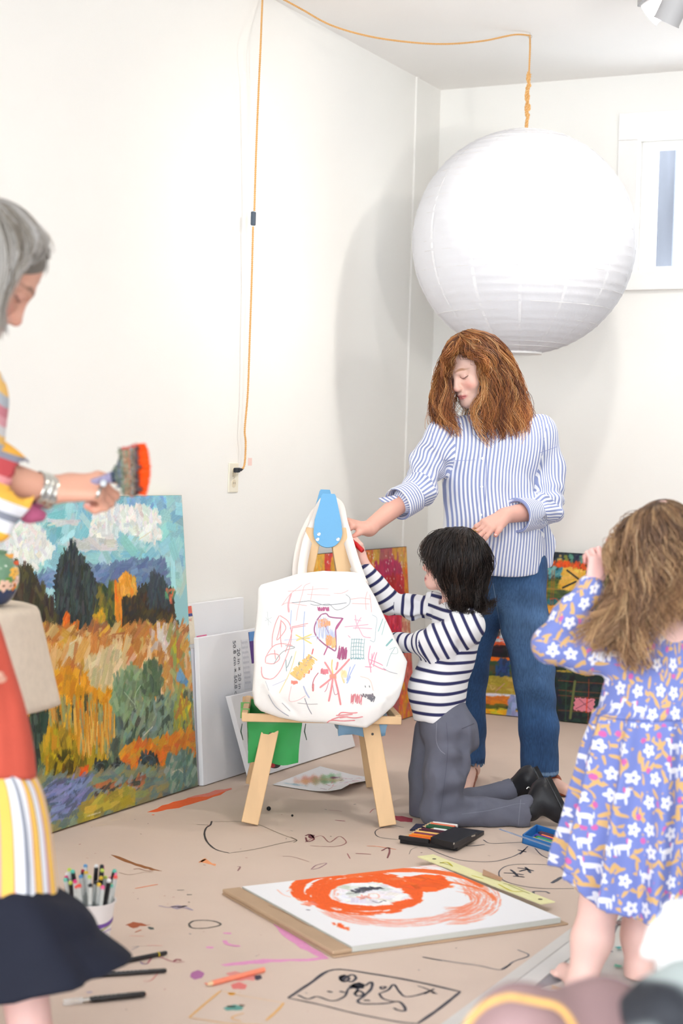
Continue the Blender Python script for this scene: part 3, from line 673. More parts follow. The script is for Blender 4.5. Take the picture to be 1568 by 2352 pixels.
lg = disc(cC, 630, 1754, 15, 11, (40, 36, 40), thC, 'logo', .0006); disc(cC, 625, 1753, 10, 10, (190, 36, 48), lg, 'logo_patch', .0014, .9, 5.2)

# ---- red and orange abstract painting near the corner
r1 = Z(952, 1645); exR = wl.copy()
n0 = np.cross(exR, UP)
lean = min(.3, math.asin(((r1-C0)@nL-.035)/1.0)); print('cb off', (cb-C0)@nL, 'C', (Z(580, 1793)-C0)@nL, 'land', off0); print('red off', (r1-C0)@nL, lean)
eyR = nrm(UP*math.cos(lean)-n0*math.sin(lean)); tmp = Canvas(r1, exR, eyR, 1, 1, .1)
hR = (tmp.at(935, 1257)-r1)@eyR; wR = -(tmp.at(703, 1275)-r1)@exR
cr = Canvas(r1-exR*wR+UP*.0045, exR, eyR, wR, hR, .0035, (190, 90, 96), 5)
rp = thing('abstract_painting', 'red, pink and orange abstract painting standing behind the easel and the kneeling boy', 'painting', cr.p0)
cr.dabs([(600, 1240), (1000, 1240), (1000, 1720), (600, 1740)], [(200, 92, 100), (184, 84, 96), (206, 110, 100), (190, 100, 110)], 900, .1, .04, 1.4, .3)
cr.dabs([(820, 1260), (870, 1258), (872, 1320), (820, 1320)], [(186, 96, 110), (206, 140, 96), (190, 110, 120)], 60, .08, .03, 1.5, .1)
for pts, cs, n_ in (([(842, 1268), (855, 1266), (850, 1390), (842, 1390)], [(206, 150, 60), (240, 120, 20), (220, 90, 40)], 60), ([(860, 1262), (872, 1260), (866, 1300), (856, 1300)], [(230, 176, 70), (214, 160, 60)], 26),
    ([(900, 1258), (934, 1258), (942, 1330), (915, 1300)], [(222, 160, 50), (196, 96, 96), (230, 180, 80)], 60), ([(926, 1300), (941, 1300), (952, 1400), (930, 1400)], [(236, 150, 30), (244, 110, 20), (226, 130, 40)], 80),
    ([(862, 1300), (918, 1296), (928, 1350), (866, 1356)], [(196, 40, 100), (184, 36, 90)], 90), ([(872, 1296), (917, 1293), (922, 1330), (875, 1334)], [(196, 42, 96)], 60), ([(880, 1330), (924, 1326), (928, 1400), (878, 1404)], [(200, 26, 46), (214, 40, 60)], 130), ([(845, 1308), (860, 1306), (858, 1350), (846, 1350)], [(246, 120, 20), (240, 90, 30)], 30),
    ([(870, 1400), (935, 1396), (930, 1470), (890, 1480)], [(226, 50, 80), (214, 30, 50), (236, 80, 110), (200, 40, 90)], 160), ([(925, 1420), (946, 1415), (948, 1460), (925, 1465)], [(230, 190, 150), (206, 120, 96), (236, 210, 180)], 40), ([(938, 1330), (948, 1340), (952, 1440), (945, 1440)], [(50, 110, 96), (60, 130, 110)], 16),
    ([(925, 1500), (955, 1490), (955, 1560), (925, 1560)], [(226, 130, 110), (214, 90, 84)], 60), ([(920, 1580), (955, 1570), (955, 1650), (915, 1655)], [(240, 150, 50), (226, 90, 70), (220, 120, 110), (240, 170, 40)], 80), ([(800, 1655), (850, 1650), (850, 1690), (800, 1700)], [(240, 100, 40), (236, 150, 130), (226, 70, 60)], 50),
    ([(714, 1270), (748, 1270), (748, 1312), (706, 1312)], [(248, 186, 60), (246, 170, 50), (250, 200, 90)], 60), ([(748, 1270), (765, 1268), (765, 1312), (748, 1312)], [(238, 90, 60), (230, 70, 70)], 40), ([(762, 1290), (775, 1290), (775, 1312), (762, 1312)], [(240, 176, 60)], 14), ([(700, 1280), (712, 1275), (706, 1312), (696, 1312)], [(226, 80, 90)], 16)):
    cr.dabs(pts, cs, n_*2, .045, .02, 1.45, .25, hgt=.6)
rr_ = random.Random(2)
for k in range(60):
    u = rr_.choice([rr_.uniform(845, 862), rr_.uniform(884, 905), rr_.uniform(918, 928), rr_.uniform(745, 756)]); v = rr_.uniform(1268, 1350); cr.line([(u, v), (u+.6, v+rr_.uniform(.5, 3))], rr_.uniform(.003, .006), (250, 240, 236))
cr.front('canvas', rp, .4, .0014); cr.sides('stretcher', .03, flat((30, 34, 34), .6), rp)

# ---- wide dark abstract along the back wall
a0 = Z(1220, 1651); exB = wr.copy(); n0 = np.cross(exB, UP); offB = (a0-C0)@nB; print('abs off', offB); lean = max(.02, math.asin((offB-.05)/.9))
eyB2 = nrm(UP*math.cos(lean)-n0*math.sin(lean)); tmp = Canvas(a0, exB, eyB2, 1, 1, .1)
hB2 = (tmp.at(1275, 1270)-a0)@eyB2; wl0 = (tmp.at(1080, 1635)-a0)@exB; wr0 = (tmp.at(1425, 1676)-a0)@exB
ca = Canvas(a0+exB*wl0+UP*.0045, exB, eyB2, wr0-wl0, hB2, .0034, (56, 74, 60), 8)
ap = thing('abstract_painting', 'wide abstract painting of dark green, orange and yellow bands leaning on the back wall', 'painting', ca.p0)
gr = [(40, 66, 50), (58, 82, 52), (30, 50, 44), (84, 104, 56), (44, 58, 56)]
ca.dabs([(1070, 1255), (1440, 1255), (1440, 1690), (1070, 1660)], gr, 1500, .07, .03, .0, .4)
ca.poly([(1070, 1258), (1440, 1272), (1440, 1300), (1070, 1290)], (34, 48, 62), 1)
ca.dabs([(1275, 1268), (1430, 1275), (1430, 1296), (1275, 1290)], [(34, 46, 60), (28, 40, 52), (50, 66, 76)], 80, .04, .02, 0)
for x, c_ in ((1284, (190, 176, 90)), (1299, (130, 140, 60)), (1310, (96, 150, 130)), (1336, (96, 150, 130)), (1360, (60, 130, 150))): ca.dabs([(x-4, 1276), (x+4, 1276), (x+4, 1292), (x-4, 1292)], [c_], 12, .012, .012, 1.5)
ca.dabs([(1270, 1291), (1430, 1298), (1430, 1312), (1270, 1304)], [(236, 88, 26), (240, 110, 40), (220, 80, 40)], 170, .022, .01, 1.4, .5, hgt=.8)
ca.dabs([(1250, 1306), (1292, 1308), (1290, 1332), (1250, 1330)], [(56, 130, 150), (96, 160, 170), (30, 60, 76), (120, 180, 180)], 80, .03, .014, .8, .6)
ca.dabs([(1250, 1332), (1350, 1336), (1350, 1376), (1250, 1372)], [(96, 114, 56), (70, 92, 50), (120, 130, 60), (54, 76, 54)], 160, .06, .018, 0, .2)
ca.dabs([(1250, 1376), (1290, 1378), (1290, 1390), (1250, 1388)], [(50, 120, 130), (40, 90, 96)], 30, .03, .012, 0)
ca.dabs([(1255, 1392), (1275, 1393), (1272, 1408), (1255, 1406)], [(236, 160, 60)], 16, .03, .014, 0)
ca.poly([(1293, 1305), (1346, 1310), (1340, 1358), (1286, 1354)], (232, 184, 70), 1.2); ca.dabs([(1293, 1307), (1344, 1312), (1340, 1354), (1288, 1352)], [(236, 188, 74), (226, 176, 60), (240, 196, 96)], 70, .04, .02, .3)
ca.line([(1302, 1310), (1328, 1330)], .008, (34, 36, 40), smooth=False); ca.line([(1292, 1350), (1322, 1336)], .008, (34, 36, 40), smooth=False)
for x in (1258, 1273, 1268): ca.line([(x, 1310), (x-4, 1390)], .0035, (190, 96, 40), .8)
ca.line([(1250, 1352), (1290, 1354)], .004, (206, 140, 60), .8); ca.line([(1262, 1376), (1276, 1375), (1284, 1383)], .004, (220, 90, 50))
# centre: yellow with triangles, orange, white, black bands
ca.poly([(1070, 1300), (1160, 1305), (1160, 1425), (1070, 1420)], (236, 170, 50), 1)
ca.dabs([(1070, 1300), (1160, 1305), (1165, 1420), (1070, 1420)], [(238, 176, 56), (232, 150, 40), (240, 190, 80), (230, 130, 60)], 200, .04, .018, .6, .6)
ca.dabs([(1110, 1362), (1145, 1362), (1145, 1376), (1110, 1376)], [(236, 150, 170), (240, 120, 120)], 24, .03, .012, 0)
for x in (1134, 1096):
    ca.poly([(x+4, 1378), (x-18, 1419), (x+17, 1421)], (226, 214, 206), .8); ca.line([(x+4, 1380), (x-16, 1417), (x+15, 1419), (x+4, 1380)], .004, (50, 44, 44), smooth=False); ca.poly([(x+3, 1390), (x-8, 1413), (x+10, 1414)], (236, 222, 214), .5)
ca.dabs([(1070, 1420), (1172, 1424), (1176, 1448), (1070, 1446)], [(240, 90, 20), (236, 76, 26), (244, 110, 30)], 130, .06, .018, 0, .2, hgt=.6)
ca.dabs([(1070, 1446), (1176, 1450), (1182, 1474), (1070, 1472)], [(200, 224, 230), (226, 236, 238), (236, 90, 40), (150, 196, 210), (214, 70, 40)], 150, .045, .01, 0, .15)
for x in (1100, 1124, 1146, 1160): ca.dabs([(x-4, 1448), (x+4, 1448), (x+4, 1462), (x-4, 1462)], [(36, 30, 34)], 6, .014, .01, 1)
ca.dabs([(1070, 1474), (1185, 1478), (1188, 1486), (1070, 1482)], [(220, 96, 50), (180, 70, 40)], 60, .06, .01, 0, .1)
ca.dabs([(1070, 1484), (1300, 1490), (1300, 1512), (1070, 1508)], [(30, 26, 34), (40, 32, 40), (24, 24, 30)], 200, .07, .022, 0, .1)
ca.dabs([(1070, 1509), (1190, 1513), (1190, 1520), (1070, 1516)], [(240, 130, 20), (236, 110, 24)], 70, .05, .008, 0, .12, hgt=.7)
ca.dabs([(1070, 1520), (1190, 1524), (1190, 1560), (1070, 1556)], [(50, 84, 54), (70, 84, 50), (40, 62, 46), (84, 76, 48)], 130, .06, .02, 0, .2)
ca.dabs([(1140, 1516), (1170, 1518), (1168, 1556), (1138, 1554)], [(34, 66, 110), (44, 80, 130), (30, 54, 86)], 60, .03, .014, 1.2, .5)
ca.dabs([(1070, 1556), (1190, 1562), (1190, 1596), (1070, 1592)], [(176, 156, 60), (164, 146, 50), (190, 168, 76)], 150, .07, .024, 0, .2)
ca.line([(1100, 1580), (1116, 1568)], .003, (226, 200, 190)); ca.line([(1138, 1588), (1158, 1570)], .003, (206, 150, 150)); ca.line([(1126, 1576), (1130, 1584), (1136, 1580)], .004, (226, 190, 130))
ca.dabs([(1070, 1592), (1190, 1598), (1190, 1603), (1070, 1598)], [(206, 206, 226), (226, 226, 236)], 60, .06, .01, 0, .05)
ca.dabs([(1070, 1600), (1170, 1604), (1170, 1616), (1070, 1614)], [(226, 130, 30), (214, 120, 50)], 70, .06, .018, 0, .15)
ca.dabs([(1070, 1616), (1150, 1620), (1150, 1630), (1070, 1626)], [(96, 100, 40), (70, 84, 40)], 40, .05, .014, 0, .1)
ca.dabs([(1070, 1628), (1190, 1634), (1190, 1648), (1070, 1638)], [(240, 200, 30), (236, 170, 40), (226, 206, 50)], 60, .06, .014, 0, .1)
ca.dabs([(1168, 1602), (1188, 1604), (1188, 1646), (1166, 1642)], [(150, 166, 206), (130, 150, 196)], 50, .03, .018, 1.4, .2)
# right: dark grid
ca.dabs([(1275, 1540), (1440, 1545), (1440, 1690), (1275, 1670)], [(26, 50, 46), (36, 62, 54), (24, 40, 42), (34, 44, 50)], 340, .05, .024, .8, .8)
ca.dabs([(1325, 1540), (1362, 1542), (1362, 1550), (1325, 1548)], [(226, 170, 40), (206, 160, 40)], 24, .04, .014, 0, .1)
ca.dabs([(1282, 1536), (1325, 1540), (1325, 1546), (1282, 1542)], [(190, 166, 60)], 16, .02, .006, 0, .2)
for y_ in (1563, 1585, 1597, 1631): ca.line([(1282, y_), (1430, y_+11)], .003, (176, 80, 50), .75)
ca.line([(1320, 1565), (1314, 1610), (1309, 1650)], .012, (110, 120, 70), .85); ca.line([(1352, 1560), (1350, 1660)], .003, (220, 70, 40), .7); ca.line([(1300, 1570), (1298, 1660)], .004, (60, 90, 70))
ca.poly([(1320, 1602), (1366, 1606), (1362, 1636), (1317, 1631)], (232, 140, 156), 1); ca.line([(1322, 1628), (1360, 1608)], .0025, (150, 80, 96)); ca.line([(1330, 1606), (1358, 1632)], .0025, (150, 80, 96)); ca.line([(1348, 1603), (1346, 1636)], .005, (236, 70, 30))
ca.front('canvas', ap, .4, .0014); ca.sides('stretcher', .03, flat((30, 34, 34), .6), ap)
# ================================================================== drawings on the kraft paper
def cropA(q): return (420+q[0]/1.782, 1850+q[1]/1.782)      # coordinates noted on an enlargement of the photograph
def mark(pts, w, col, name='drawn_line', parent=None, n=5, conv=cropA, z=.0006, taper=True, jit=.12, seed=0):
    P = [Z(*conv(p), z) for p in pts]; P = spline(P, n) if len(P) > 2 else [P[0]+(P[1]-P[0])*t for t in np.linspace(0, 1, 8)]
    r = random.Random(seed+len(pts)); ws = [w*(1+jit*math.sin(i*1.7+r.random()*3)) for i in range(len(P))]
    # widths are across the line on the floor
    return G().ribbon(P, ws, UP, taper).obj(name, flat(col, .7), parent or kp, fixn=False)
def patch(pts, col, name='paint_patch', conv=cropA, z=.0005, rag=.12, seed=1, parent=None):
    r = random.Random(seed); Q = [np.array(conv(p)) for p in pts]; out = []
    for i in range(len(Q)):
        a, b = Q[i], Q[(i+1) % len(Q)]
        for t in (0, .33, .66): out.append(a+(b-a)*t+np.array([r.uniform(-1, 1), r.uniform(-1, 1)])*np.linalg.norm(b-a)*rag*(t > 0))
    return G().prism([Z(u, v, z-.0004) for u, v in out], UP*.0005).obj(name, flat(col, .7), parent or kp)
K = (62, 62, 74)
mark([(430, 788), (520, 728), (615, 672), (780, 690), (960, 722), (1135, 762)], .009, K)
mark([(1135, 762), (1050, 830), (960, 893)], .008, K)
mark([(430, 788), (560, 815), (700, 850), (880, 885), (960, 893)], .006, K)
mark([(468, 775), (510, 792), (550, 782), (610, 800), (660, 782), (676, 752), (700, 735)], .006, K)
for p in ([(640, 712), (660, 695), (680, 708), (660, 722), (642, 712)], [(672, 700), (694, 692), (708, 706), (690, 722), (672, 716)], [(680, 742), (712, 728), (745, 738)], [(684, 750), (715, 738), (742, 745)], [(700, 770), (720, 758), (740, 772), (716, 780), (700, 770)], [(700, 735), (715, 750), (705, 770)]): mark(p, .007, K)
patch([(636, 700), (662, 692), (672, 706), (655, 722), (640, 716)], K); patch([(684, 738), (716, 725), (744, 733), (738, 750), (700, 750)], K)
mark([(745, 738), (772, 722), (770, 750), (740, 780), (715, 800), (740, 812), (830, 810), (880, 802), (905, 822), (908, 840), (880, 838), (862, 828)], .007, K)
mark([(804, 742), (830, 742), (815, 752), (806, 742)], .006, K); mark([(802, 770), (840, 755), (862, 732), (885, 762), (910, 782), (960, 776), (1010, 760), (1028, 770)], .006, K)
mark([(802, 770), (818, 790), (850, 800), (880, 804)], .006, K); mark([(960, 738), (1000, 752), (1040, 772)], .005, K); mark([(1028, 750), (1000, 765), (985, 772)], .006, K)
for x in (590, 640): mark([(x, 760), (x+22, 765)], .009, K)
for x in (740, 752): mark([(x, 795), (x+12, 800)], .007, K)
mark([(980, 620), (1100, 640), (1210, 655), (1302, 672), (1350, 640), (1415, 614), (1368, 590)], .004, (90, 96, 110)); mark([(980, 620), (1060, 635)], .007, (80, 88, 104), taper=True)
mark([(1302, 672), (1340, 650)], .006, (80, 88, 104))
mark([(24, 485), (45, 472), (90, 470), (130, 474), (155, 487), (120, 498), (75, 503), (35, 500), (24, 485)], .006, (90, 86, 82))
B_ = (110, 98, 84)
mark([(118, 64), (112, 80), (95, 92), (88, 118), (100, 150), (135, 180), (190, 195)], .006, (60, 56, 56)); mark([(190, 195), (300, 178), (400, 155), (466, 142)], .0035, B_); mark([(118, 66), (250, 66), (310, 78), (380, 108), (466, 142)], .003, (136, 120, 100)); mark([(56, 77), (108, 80)], .004, B_)
mark([(440, 128), (466, 142), (452, 152)], .003, B_)
mark([(905, 90), (850, 82), (800, 96), (786, 112), (805, 130), (880, 140)], .0035, (80, 76, 80)); mark([(1000, 172), (1060, 200), (1140, 224), (1260, 230), (1340, 212), (1385, 190), (1412, 166)], .004, (84, 84, 94)); mark([(1370, 182), (1405, 190)], .010, (74, 74, 86)); mark([(1378, 200), (1400, 178)], .006, (74, 74, 86))
mark([(1150, 158), (1170, 166), (1235, 160)], .006, (70, 70, 80)); mark([(1228, 140), (1260, 155), (1350, 152), (1400, 150)], .004, (90, 90, 100)); mark([(925, 200), (935, 180), (960, 170)], .0025, (150, 140, 130))
mark([(1600, 340), (1450, 338), (1340, 318), (1296, 292), (1300, 262), (1350, 242), (1480, 242), (1600, 250)], .004, (96, 96, 104))
for a, b in (((1312, 276), (1395, 284)), ((1368, 255), (1436, 268)), ((1340, 262), (1372, 292)), ((1400, 252), (1422, 276)), ((1350, 290), (1398, 294)), ((1376, 270), (1420, 262))): mark([a, ((a[0]+b[0])/2, (a[1]+b[1])/2-2), b], .008, (70, 72, 84))
mark([(1508, 318), (1530, 305), (1552, 292)], .012, (80, 82, 92)); mark([(1500, 360), (1480, 352), (1436, 352), (1436, 362)], .007, (96, 96, 106)); mark([(1440, 175), (1470, 205), (1520, 225)], .004, (84, 84, 94))
PK = (226, 152, 196)
patch([(370, 486), (412, 484), (440, 515), (500, 560), (596, 626), (570, 626), (480, 585), (405, 530)], PK, rag=.04)
patch([(155, 652), (290, 634), (420, 630), (560, 622), (596, 628), (520, 637), (400, 641), (280, 648), (175, 658)], PK, rag=.03)
mark([(170, 552), (180, 566), (205, 573), (235, 576)], .012, PK); mark([(95, 580), (125, 582)], .016, PK); mark([(165, 522), (198, 524)], .014, PK)
patch([(35, 685), (60, 675), (88, 688), (78, 706), (48, 713), (30, 702)], (176, 110, 160))
patch([(176, 688), (200, 682), (260, 692), (300, 690), (290, 718), (220, 718), (196, 702)], (224, 146, 140)); patch([(196, 735), (225, 725), (262, 736), (255, 752), (205, 752)], (222, 120, 116)); patch([(288, 700), (318, 694), (324, 708), (300, 715)], (66, 64, 80))
Yl = (226, 176, 110)
mark([(25, 868), (60, 838), (110, 795), (155, 758)], .006, Yl); mark([(25, 868), (130, 884), (200, 893), (330, 897)], .004, Yl); mark([(413, 808), (385, 840), (340, 880)], .007, Yl); mark([(155, 758), (250, 780), (413, 808)], .003, (232, 196, 150)); patch([(182, 768), (216, 766), (210, 776), (190, 776)], (226, 160, 60)); mark([(250, 850), (215, 860), (200, 872), (240, 884)], .004, Yl)
patch([(165, 830), (200, 818), (248, 826), (240, 838), (180, 840)], (100, 160, 150)); mark([(180, 822), (215, 824)], .010, (110, 78, 60)); mark([(230, 816), (252, 820)], .010, (110, 78, 60))
patch([(64, 232), (90, 216), (98, 222), (136, 240), (132, 248), (92, 236)], (240, 160, 110)); mark([(222, 250), (234, 252), (224, 268)], .005, (150, 110, 110))
mark([(408, 208), (450, 210), (516, 230)], .004, (176, 140, 130)); mark([(500, 125), (520, 118), (536, 138), (510, 148), (502, 130)], .006, (126, 70, 74)); mark([(500, 150), (540, 130), (570, 125), (600, 150), (640, 126), (668, 150), (640, 165), (590, 168), (520, 165)], .004, (166, 116, 112)); patch([(512, 120), (540, 122), (534, 134), (514, 132)], (120, 66, 74))
mark([(706, 196), (770, 200)], .007, (150, 84, 86)); mark([(622, 60), (664, 64)], .008, (160, 84, 96)); mark([(672, 196), (684, 218)], .004, (160, 100, 100)); mark([(812, 186), (840, 172), (845, 190), (836, 216)], .006, (130, 76, 80)); mark([(752, 166), (800, 168), (872, 180)], .006, (236, 150, 116)); mark([(524, 262), (546, 244), (588, 236), (560, 254), (530, 262)], .004, (160, 120, 130))
patch([(858, 42), (880, 44), (940, 54), (938, 68), (890, 66), (862, 56)], (176, 60, 80), rag=.06); mark([(764, 30), (782, 14), (812, 16)], .003, (170, 80, 90)); mark([(595, 18), (650, 24)], .004, (176, 120, 120)); mark([(0, 410), (40, 428)], .006, (170, 160, 180))
# left part, noted on another enlargement
cropB = lambda q: (q[0]/3.267, 1750+q[1]/3.267)
patch([(1105, 378), (1180, 350), (1300, 300), (1420, 268), (1568, 232), (1735, 196), (1740, 205), (1600, 262), (1430, 318), (1290, 352), (1180, 375)], (238, 104, 52), conv=cropB, rag=.05)
patch([(1400, 272), (1568, 232), (1735, 196), (1740, 205), (1560, 262)], (226, 128, 110), conv=cropB, rag=.05, z=.0009); mark([(1140, 396), (1158, 398)], .012, (238, 120, 80), conv=cropB)
patch([(832, 698), (870, 704), (960, 738), (1060, 772), (1160, 805), (1215, 820), (1140, 815), (1050, 788), (940, 752), (870, 720)], (150, 96, 56), conv=cropB, rag=.04)
mark([(1000, 805), (1040, 800), (1080, 812), (1150, 822)], .005, (170, 130, 110), conv=cropB); mark([(895, 830), (960, 846), (1030, 838), (1090, 825), (1140, 830)], .003, (166, 136, 116), conv=cropB)
mark([(1012, 950), (1090, 935), (1185, 918)], .006, (232, 140, 100), conv=cropB); mark([(1190, 1078), (1260, 1092), (1330, 1085), (1450, 1115)], .007, (178, 160, 170), conv=cropB); patch([(1280, 1084), (1410, 1080), (1330, 1108)], (172, 156, 170), conv=cropB)
patch([(940, 1226), (980, 1210), (1060, 1210), (1130, 1222), (1090, 1232), (1000, 1248)], (168, 88, 56), conv=cropB); patch([(1105, 1240), (1150, 1244), (1156, 1256), (1120, 1254)], (76, 86, 84), conv=cropB)
mark([(1015, 1278), (1060, 1258)], .006, (200, 130, 100), conv=cropB); mark([(970, 1305), (1080, 1308)], .004, (222, 160, 140), conv=cropB); mark([(1100, 1376), (1220, 1378)], .004, (226, 164, 150), conv=cropB)
mark([(1328, 962), (1382, 960)], .005, (90, 84, 76), conv=cropB); mark([(1400, 996), (1440, 996)], .007, (96, 96, 90), conv=cropB); mark([(990, 1390), (1040, 1384), (985, 1412)], .003, (160, 150, 150), conv=cropB)
mark([(1050, 1500), (1100, 1516), (1140, 1470), (1200, 1465), (1300, 1500), (1385, 1500)], .004, (176, 100, 110), conv=cropB); mark([(1300, 1498), (1330, 1482), (1360, 1490)], .007, (150, 70, 84), conv=cropB); mark([(1050, 1500), (1075, 1516), (1110, 1512)], .004, (150, 146, 190), conv=cropB)
mark([(1075, 1645), (1130, 1640), (1180, 1590), (1200, 1570)], .003, (214, 140, 130), conv=cropB); mark([(1495, 755), (1540, 730)], .010, (240, 160, 110), conv=cropB); mark([(720, 482), (800, 466)], .005, (228, 206, 180), conv=cropB); mark([(830, 440), (900, 430)], .005, (228, 206, 180), conv=cropB); mark([(1550, 1668), (1568, 1662)], .02, (236, 130, 110), conv=cropB)
mark([(650, 1732), (690, 1724)], .012, (176, 160, 176), conv=cropB)
rs_ = random.Random(9)
for k in range(70):
    u, v = rs_.uniform(150, 1300), rs_.uniform(1830, 2350); c = rs_.choice([(120, 100, 84), (150, 120, 110), (170, 96, 90), (110, 104, 110), (190, 150, 130)])
    mark([(u, v), (u+rs_.uniform(2, 6), v+rs_.uniform(-2, 2))], rs_.uniform(.002, .005), c, conv=lambda q: q, name='fleck')

# ================================================================== things on the floor
def rod(name, u0, v0, u1, v1, r, col, z=None, tip=None, band=None, sides=10):
    z = r if z is None else z; a, b = Z(u0, v0, z), Z(u1, v1, z); return a, b
# coral pencil
def pencil(u0, v0, u1, v1, col, label, tipcol=(232, 200, 160), r=.0042, z=.0045, dz=0):
    a, b = Z(u0, v0, z), Z(u1, v1, z+dz); d = nrm(b-a); th = thing('pencil', label, 'pencil', a*[1, 1, 0]+UP*.0003)
    G().tube([a+d*.018, b], r, 6).obj('barrel', flat(col, .35), th); G().tube([a+d*.018, a+d*.005], [r*.95, r*.35], 8).obj('wood_cone', flat(tipcol), th); G().tube([a+d*.006, a], [r*.38, .0004], 8).obj('lead', flat(tuple(int(c*.9) for c in col)), th); return th
pencil(472, 2262, 606, 2227, (244, 142, 112), 'coral pink pencil lying on the kraft paper beside the pink paint patches', r=.0062, z=.0064)
def brush(u0, v0, u1, v1, label, r=.0058, band=None, cap=None, bristle=True, writing=True):
    a, b = Z(u0, v0, r+.0004), Z(u1, v1, r+.0004); d = nrm(b-a); L = np.linalg.norm(b-a); th = thing('paintbrush', label, 'brush', a*[1, 1, 0]+UP*.0003)
    h0 = .045 if bristle else .0
    G().tube([a+d*h0, a+d*(h0+.012), a+d*L*.5, b-d*.004, b], [r*.8, r, r, r*.95, r*.6], 12).obj('handle', flat((34, 32, 34), .25, .5), th, smooth=True)
    if bristle:
        G().tube([a+d*.022, a+d*h0], [r*.62, r*.8], 12).obj('ferrule', mat('ferrule', (190, 186, 180), .25, metal=.9), th, smooth=True)
        G().tube([a, a+d*.008, a+d*.022], [.0006, r*.55, r*.6], 8).obj('bristles', flat((216, 196, 170)), th, smooth=True)
        cl = mat('clear_sleeve', (245, 245, 245), .1, alpha=.35); G().tube([a-d*.012, a+d*.03], r*1.05, 12, cap=False).obj('clear_sleeve', cl, th, smooth=True)
    if band: G().tube([b-d*.026, b-d*.023], r*1.06, 12).obj('band', flat(band), th)
    if cap: G().tube([b-d*.002, b+d*.0015], [r*.7, r*.3], 10).obj('end_tip', flat(cap), th)
    if writing:
        s = nrm(np.cross(UP, d)); 
        for t, w in ((.30, .030), (.48, .028), (.66, .016)):
            for k in range(6): 
                if w/6*k < w: G().box(a+d*(L*t+w/6*k)+UP*(r*1.0)-s*.0012, d*w/6*.6, s*.0024*(1 if k % 2 else -1), UP*.0003).obj('printed_mark', flat((206, 206, 206)), th)
    return th
brush(158, 2301, 334, 2283, 'black paintbrush with clear tip sleeve, the nearest of the three black ones', r=.0072, cap=(190, 60, 30))
brush(215, 2240, 382, 2229, 'black round handle with white print, the middle of the three black ones', bristle=False)
brush(215, 2222, 383, 2188, 'black brush handle with a thin yellow band sticking out from the navy skirt', bristle=False, band=(206, 180, 50), writing=False)
for u, v, r, lab in ((617, 1857, .0075, 'small black pompom ball on the paper in front of the easel'), (671, 1873, .004, 'tiny dark crumb on the paper in front of the easel')):
    g = G().lathe(Z(u, v, r)-UP*r, [(r*math.sin(t), r-r*math.cos(t)) for t in np.linspace(.05, math.pi-.05, 9)], 14); tag(g.obj('bead', flat((28, 28, 30), .8), None, True), lab, 'bead')

# painting on a curled sheet behind the easel leg
cS = Canvas(Z(626, 1803), nrm(Z(783, 1829)-Z(626, 1803)), nrm(np.cross(UP, nrm(Z(783, 1829)-Z(626, 1803)))), 1, 1, .1)
quadS = [Z(*p) for p in ((626, 1804), (783, 1829), (862, 1792), (735, 1762))]
def bil(s, t): return (quadS[0]*(1-s)+quadS[1]*s)*(1-t)+(quadS[3]*(1-s)+quadS[2]*s)*t
NS = 110; V = []; col = []
rp2 = np.random.RandomState(5)
base = np.ones((NS, NS, 3))*np.array([238, 236, 238])/255.
SS, TT = np.meshgrid(np.linspace(0, 1, NS), np.linspace(0, 1, NS))
def bl(cx, cy, rx, ry, c, a=.8):
    m = np.clip(1.4-np.hypot((SS-cx)/rx, (TT-cy)/ry)+.25*np.sin(SS*40+TT*31)+.2*rp2.normal(size=SS.shape), 0, 1)[..., None]*a; base[:] = base*(1-m)+np.array(c)/255.*m
bl(.30, .42, .17, .2, (214, 130, 106)); bl(.45, .5, .15, .22, (150, 160, 110)); bl(.40, .72, .09, .14, (130, 190, 140), .7); bl(.28, .30, .09, .1, (226, 170, 120), .7); bl(.58, .56, .1, .12, (176, 170, 110), .6); bl(.49, .70, .05, .06, (120, 60, 90), .9); bl(.55, .42, .1, .08, (90, 150, 110), .5); bl(.25, .12, .12, .03, (130, 180, 200), .6)
for k in range(26):
    a0 = rp2.rand(2)*[.35, .8]+[.6, .1]; d = rp2.normal(size=2)*.07
    for t in np.linspace(0, 1, 20):
        q = a0+d*t; j, i = int(np.clip(q[0], 0, .999)*NS), int(np.clip(q[1], 0, .999)*NS); base[i, j] = np.array([(216, 110, 140), (150, 90, 150), (230, 150, 160), (190, 110, 110)][k % 4])/255.
for i in range(NS):
    for j in range(NS):
        s, t = j/(NS-1), i/(NS-1); z = .004+.028*max(0, s-.55)**1.5*(1-.3*t)*2+.006*math.sin(t*5)*s+.05*max(0, (s-.8))*max(0, .6-t)
        V.append(bil(s, t)+UP*z)
ii = (np.arange(NS-1)[:, None]*NS+np.arange(NS-1)).ravel()
sh = mesh('painted_sheet', V, np.stack([ii, ii+1, ii+NS+1, ii+NS], 1), mat('sheet_paint', (255, 255, 255), .7, attr='col'), smooth=True); setcol(sh, base.reshape(-1, 3)); sh.modifiers.new('s', 'SOLIDIFY').thickness = .001
tag(sh, 'curling sheet of white paper with a small red and green painting behind the easel', 'drawing')

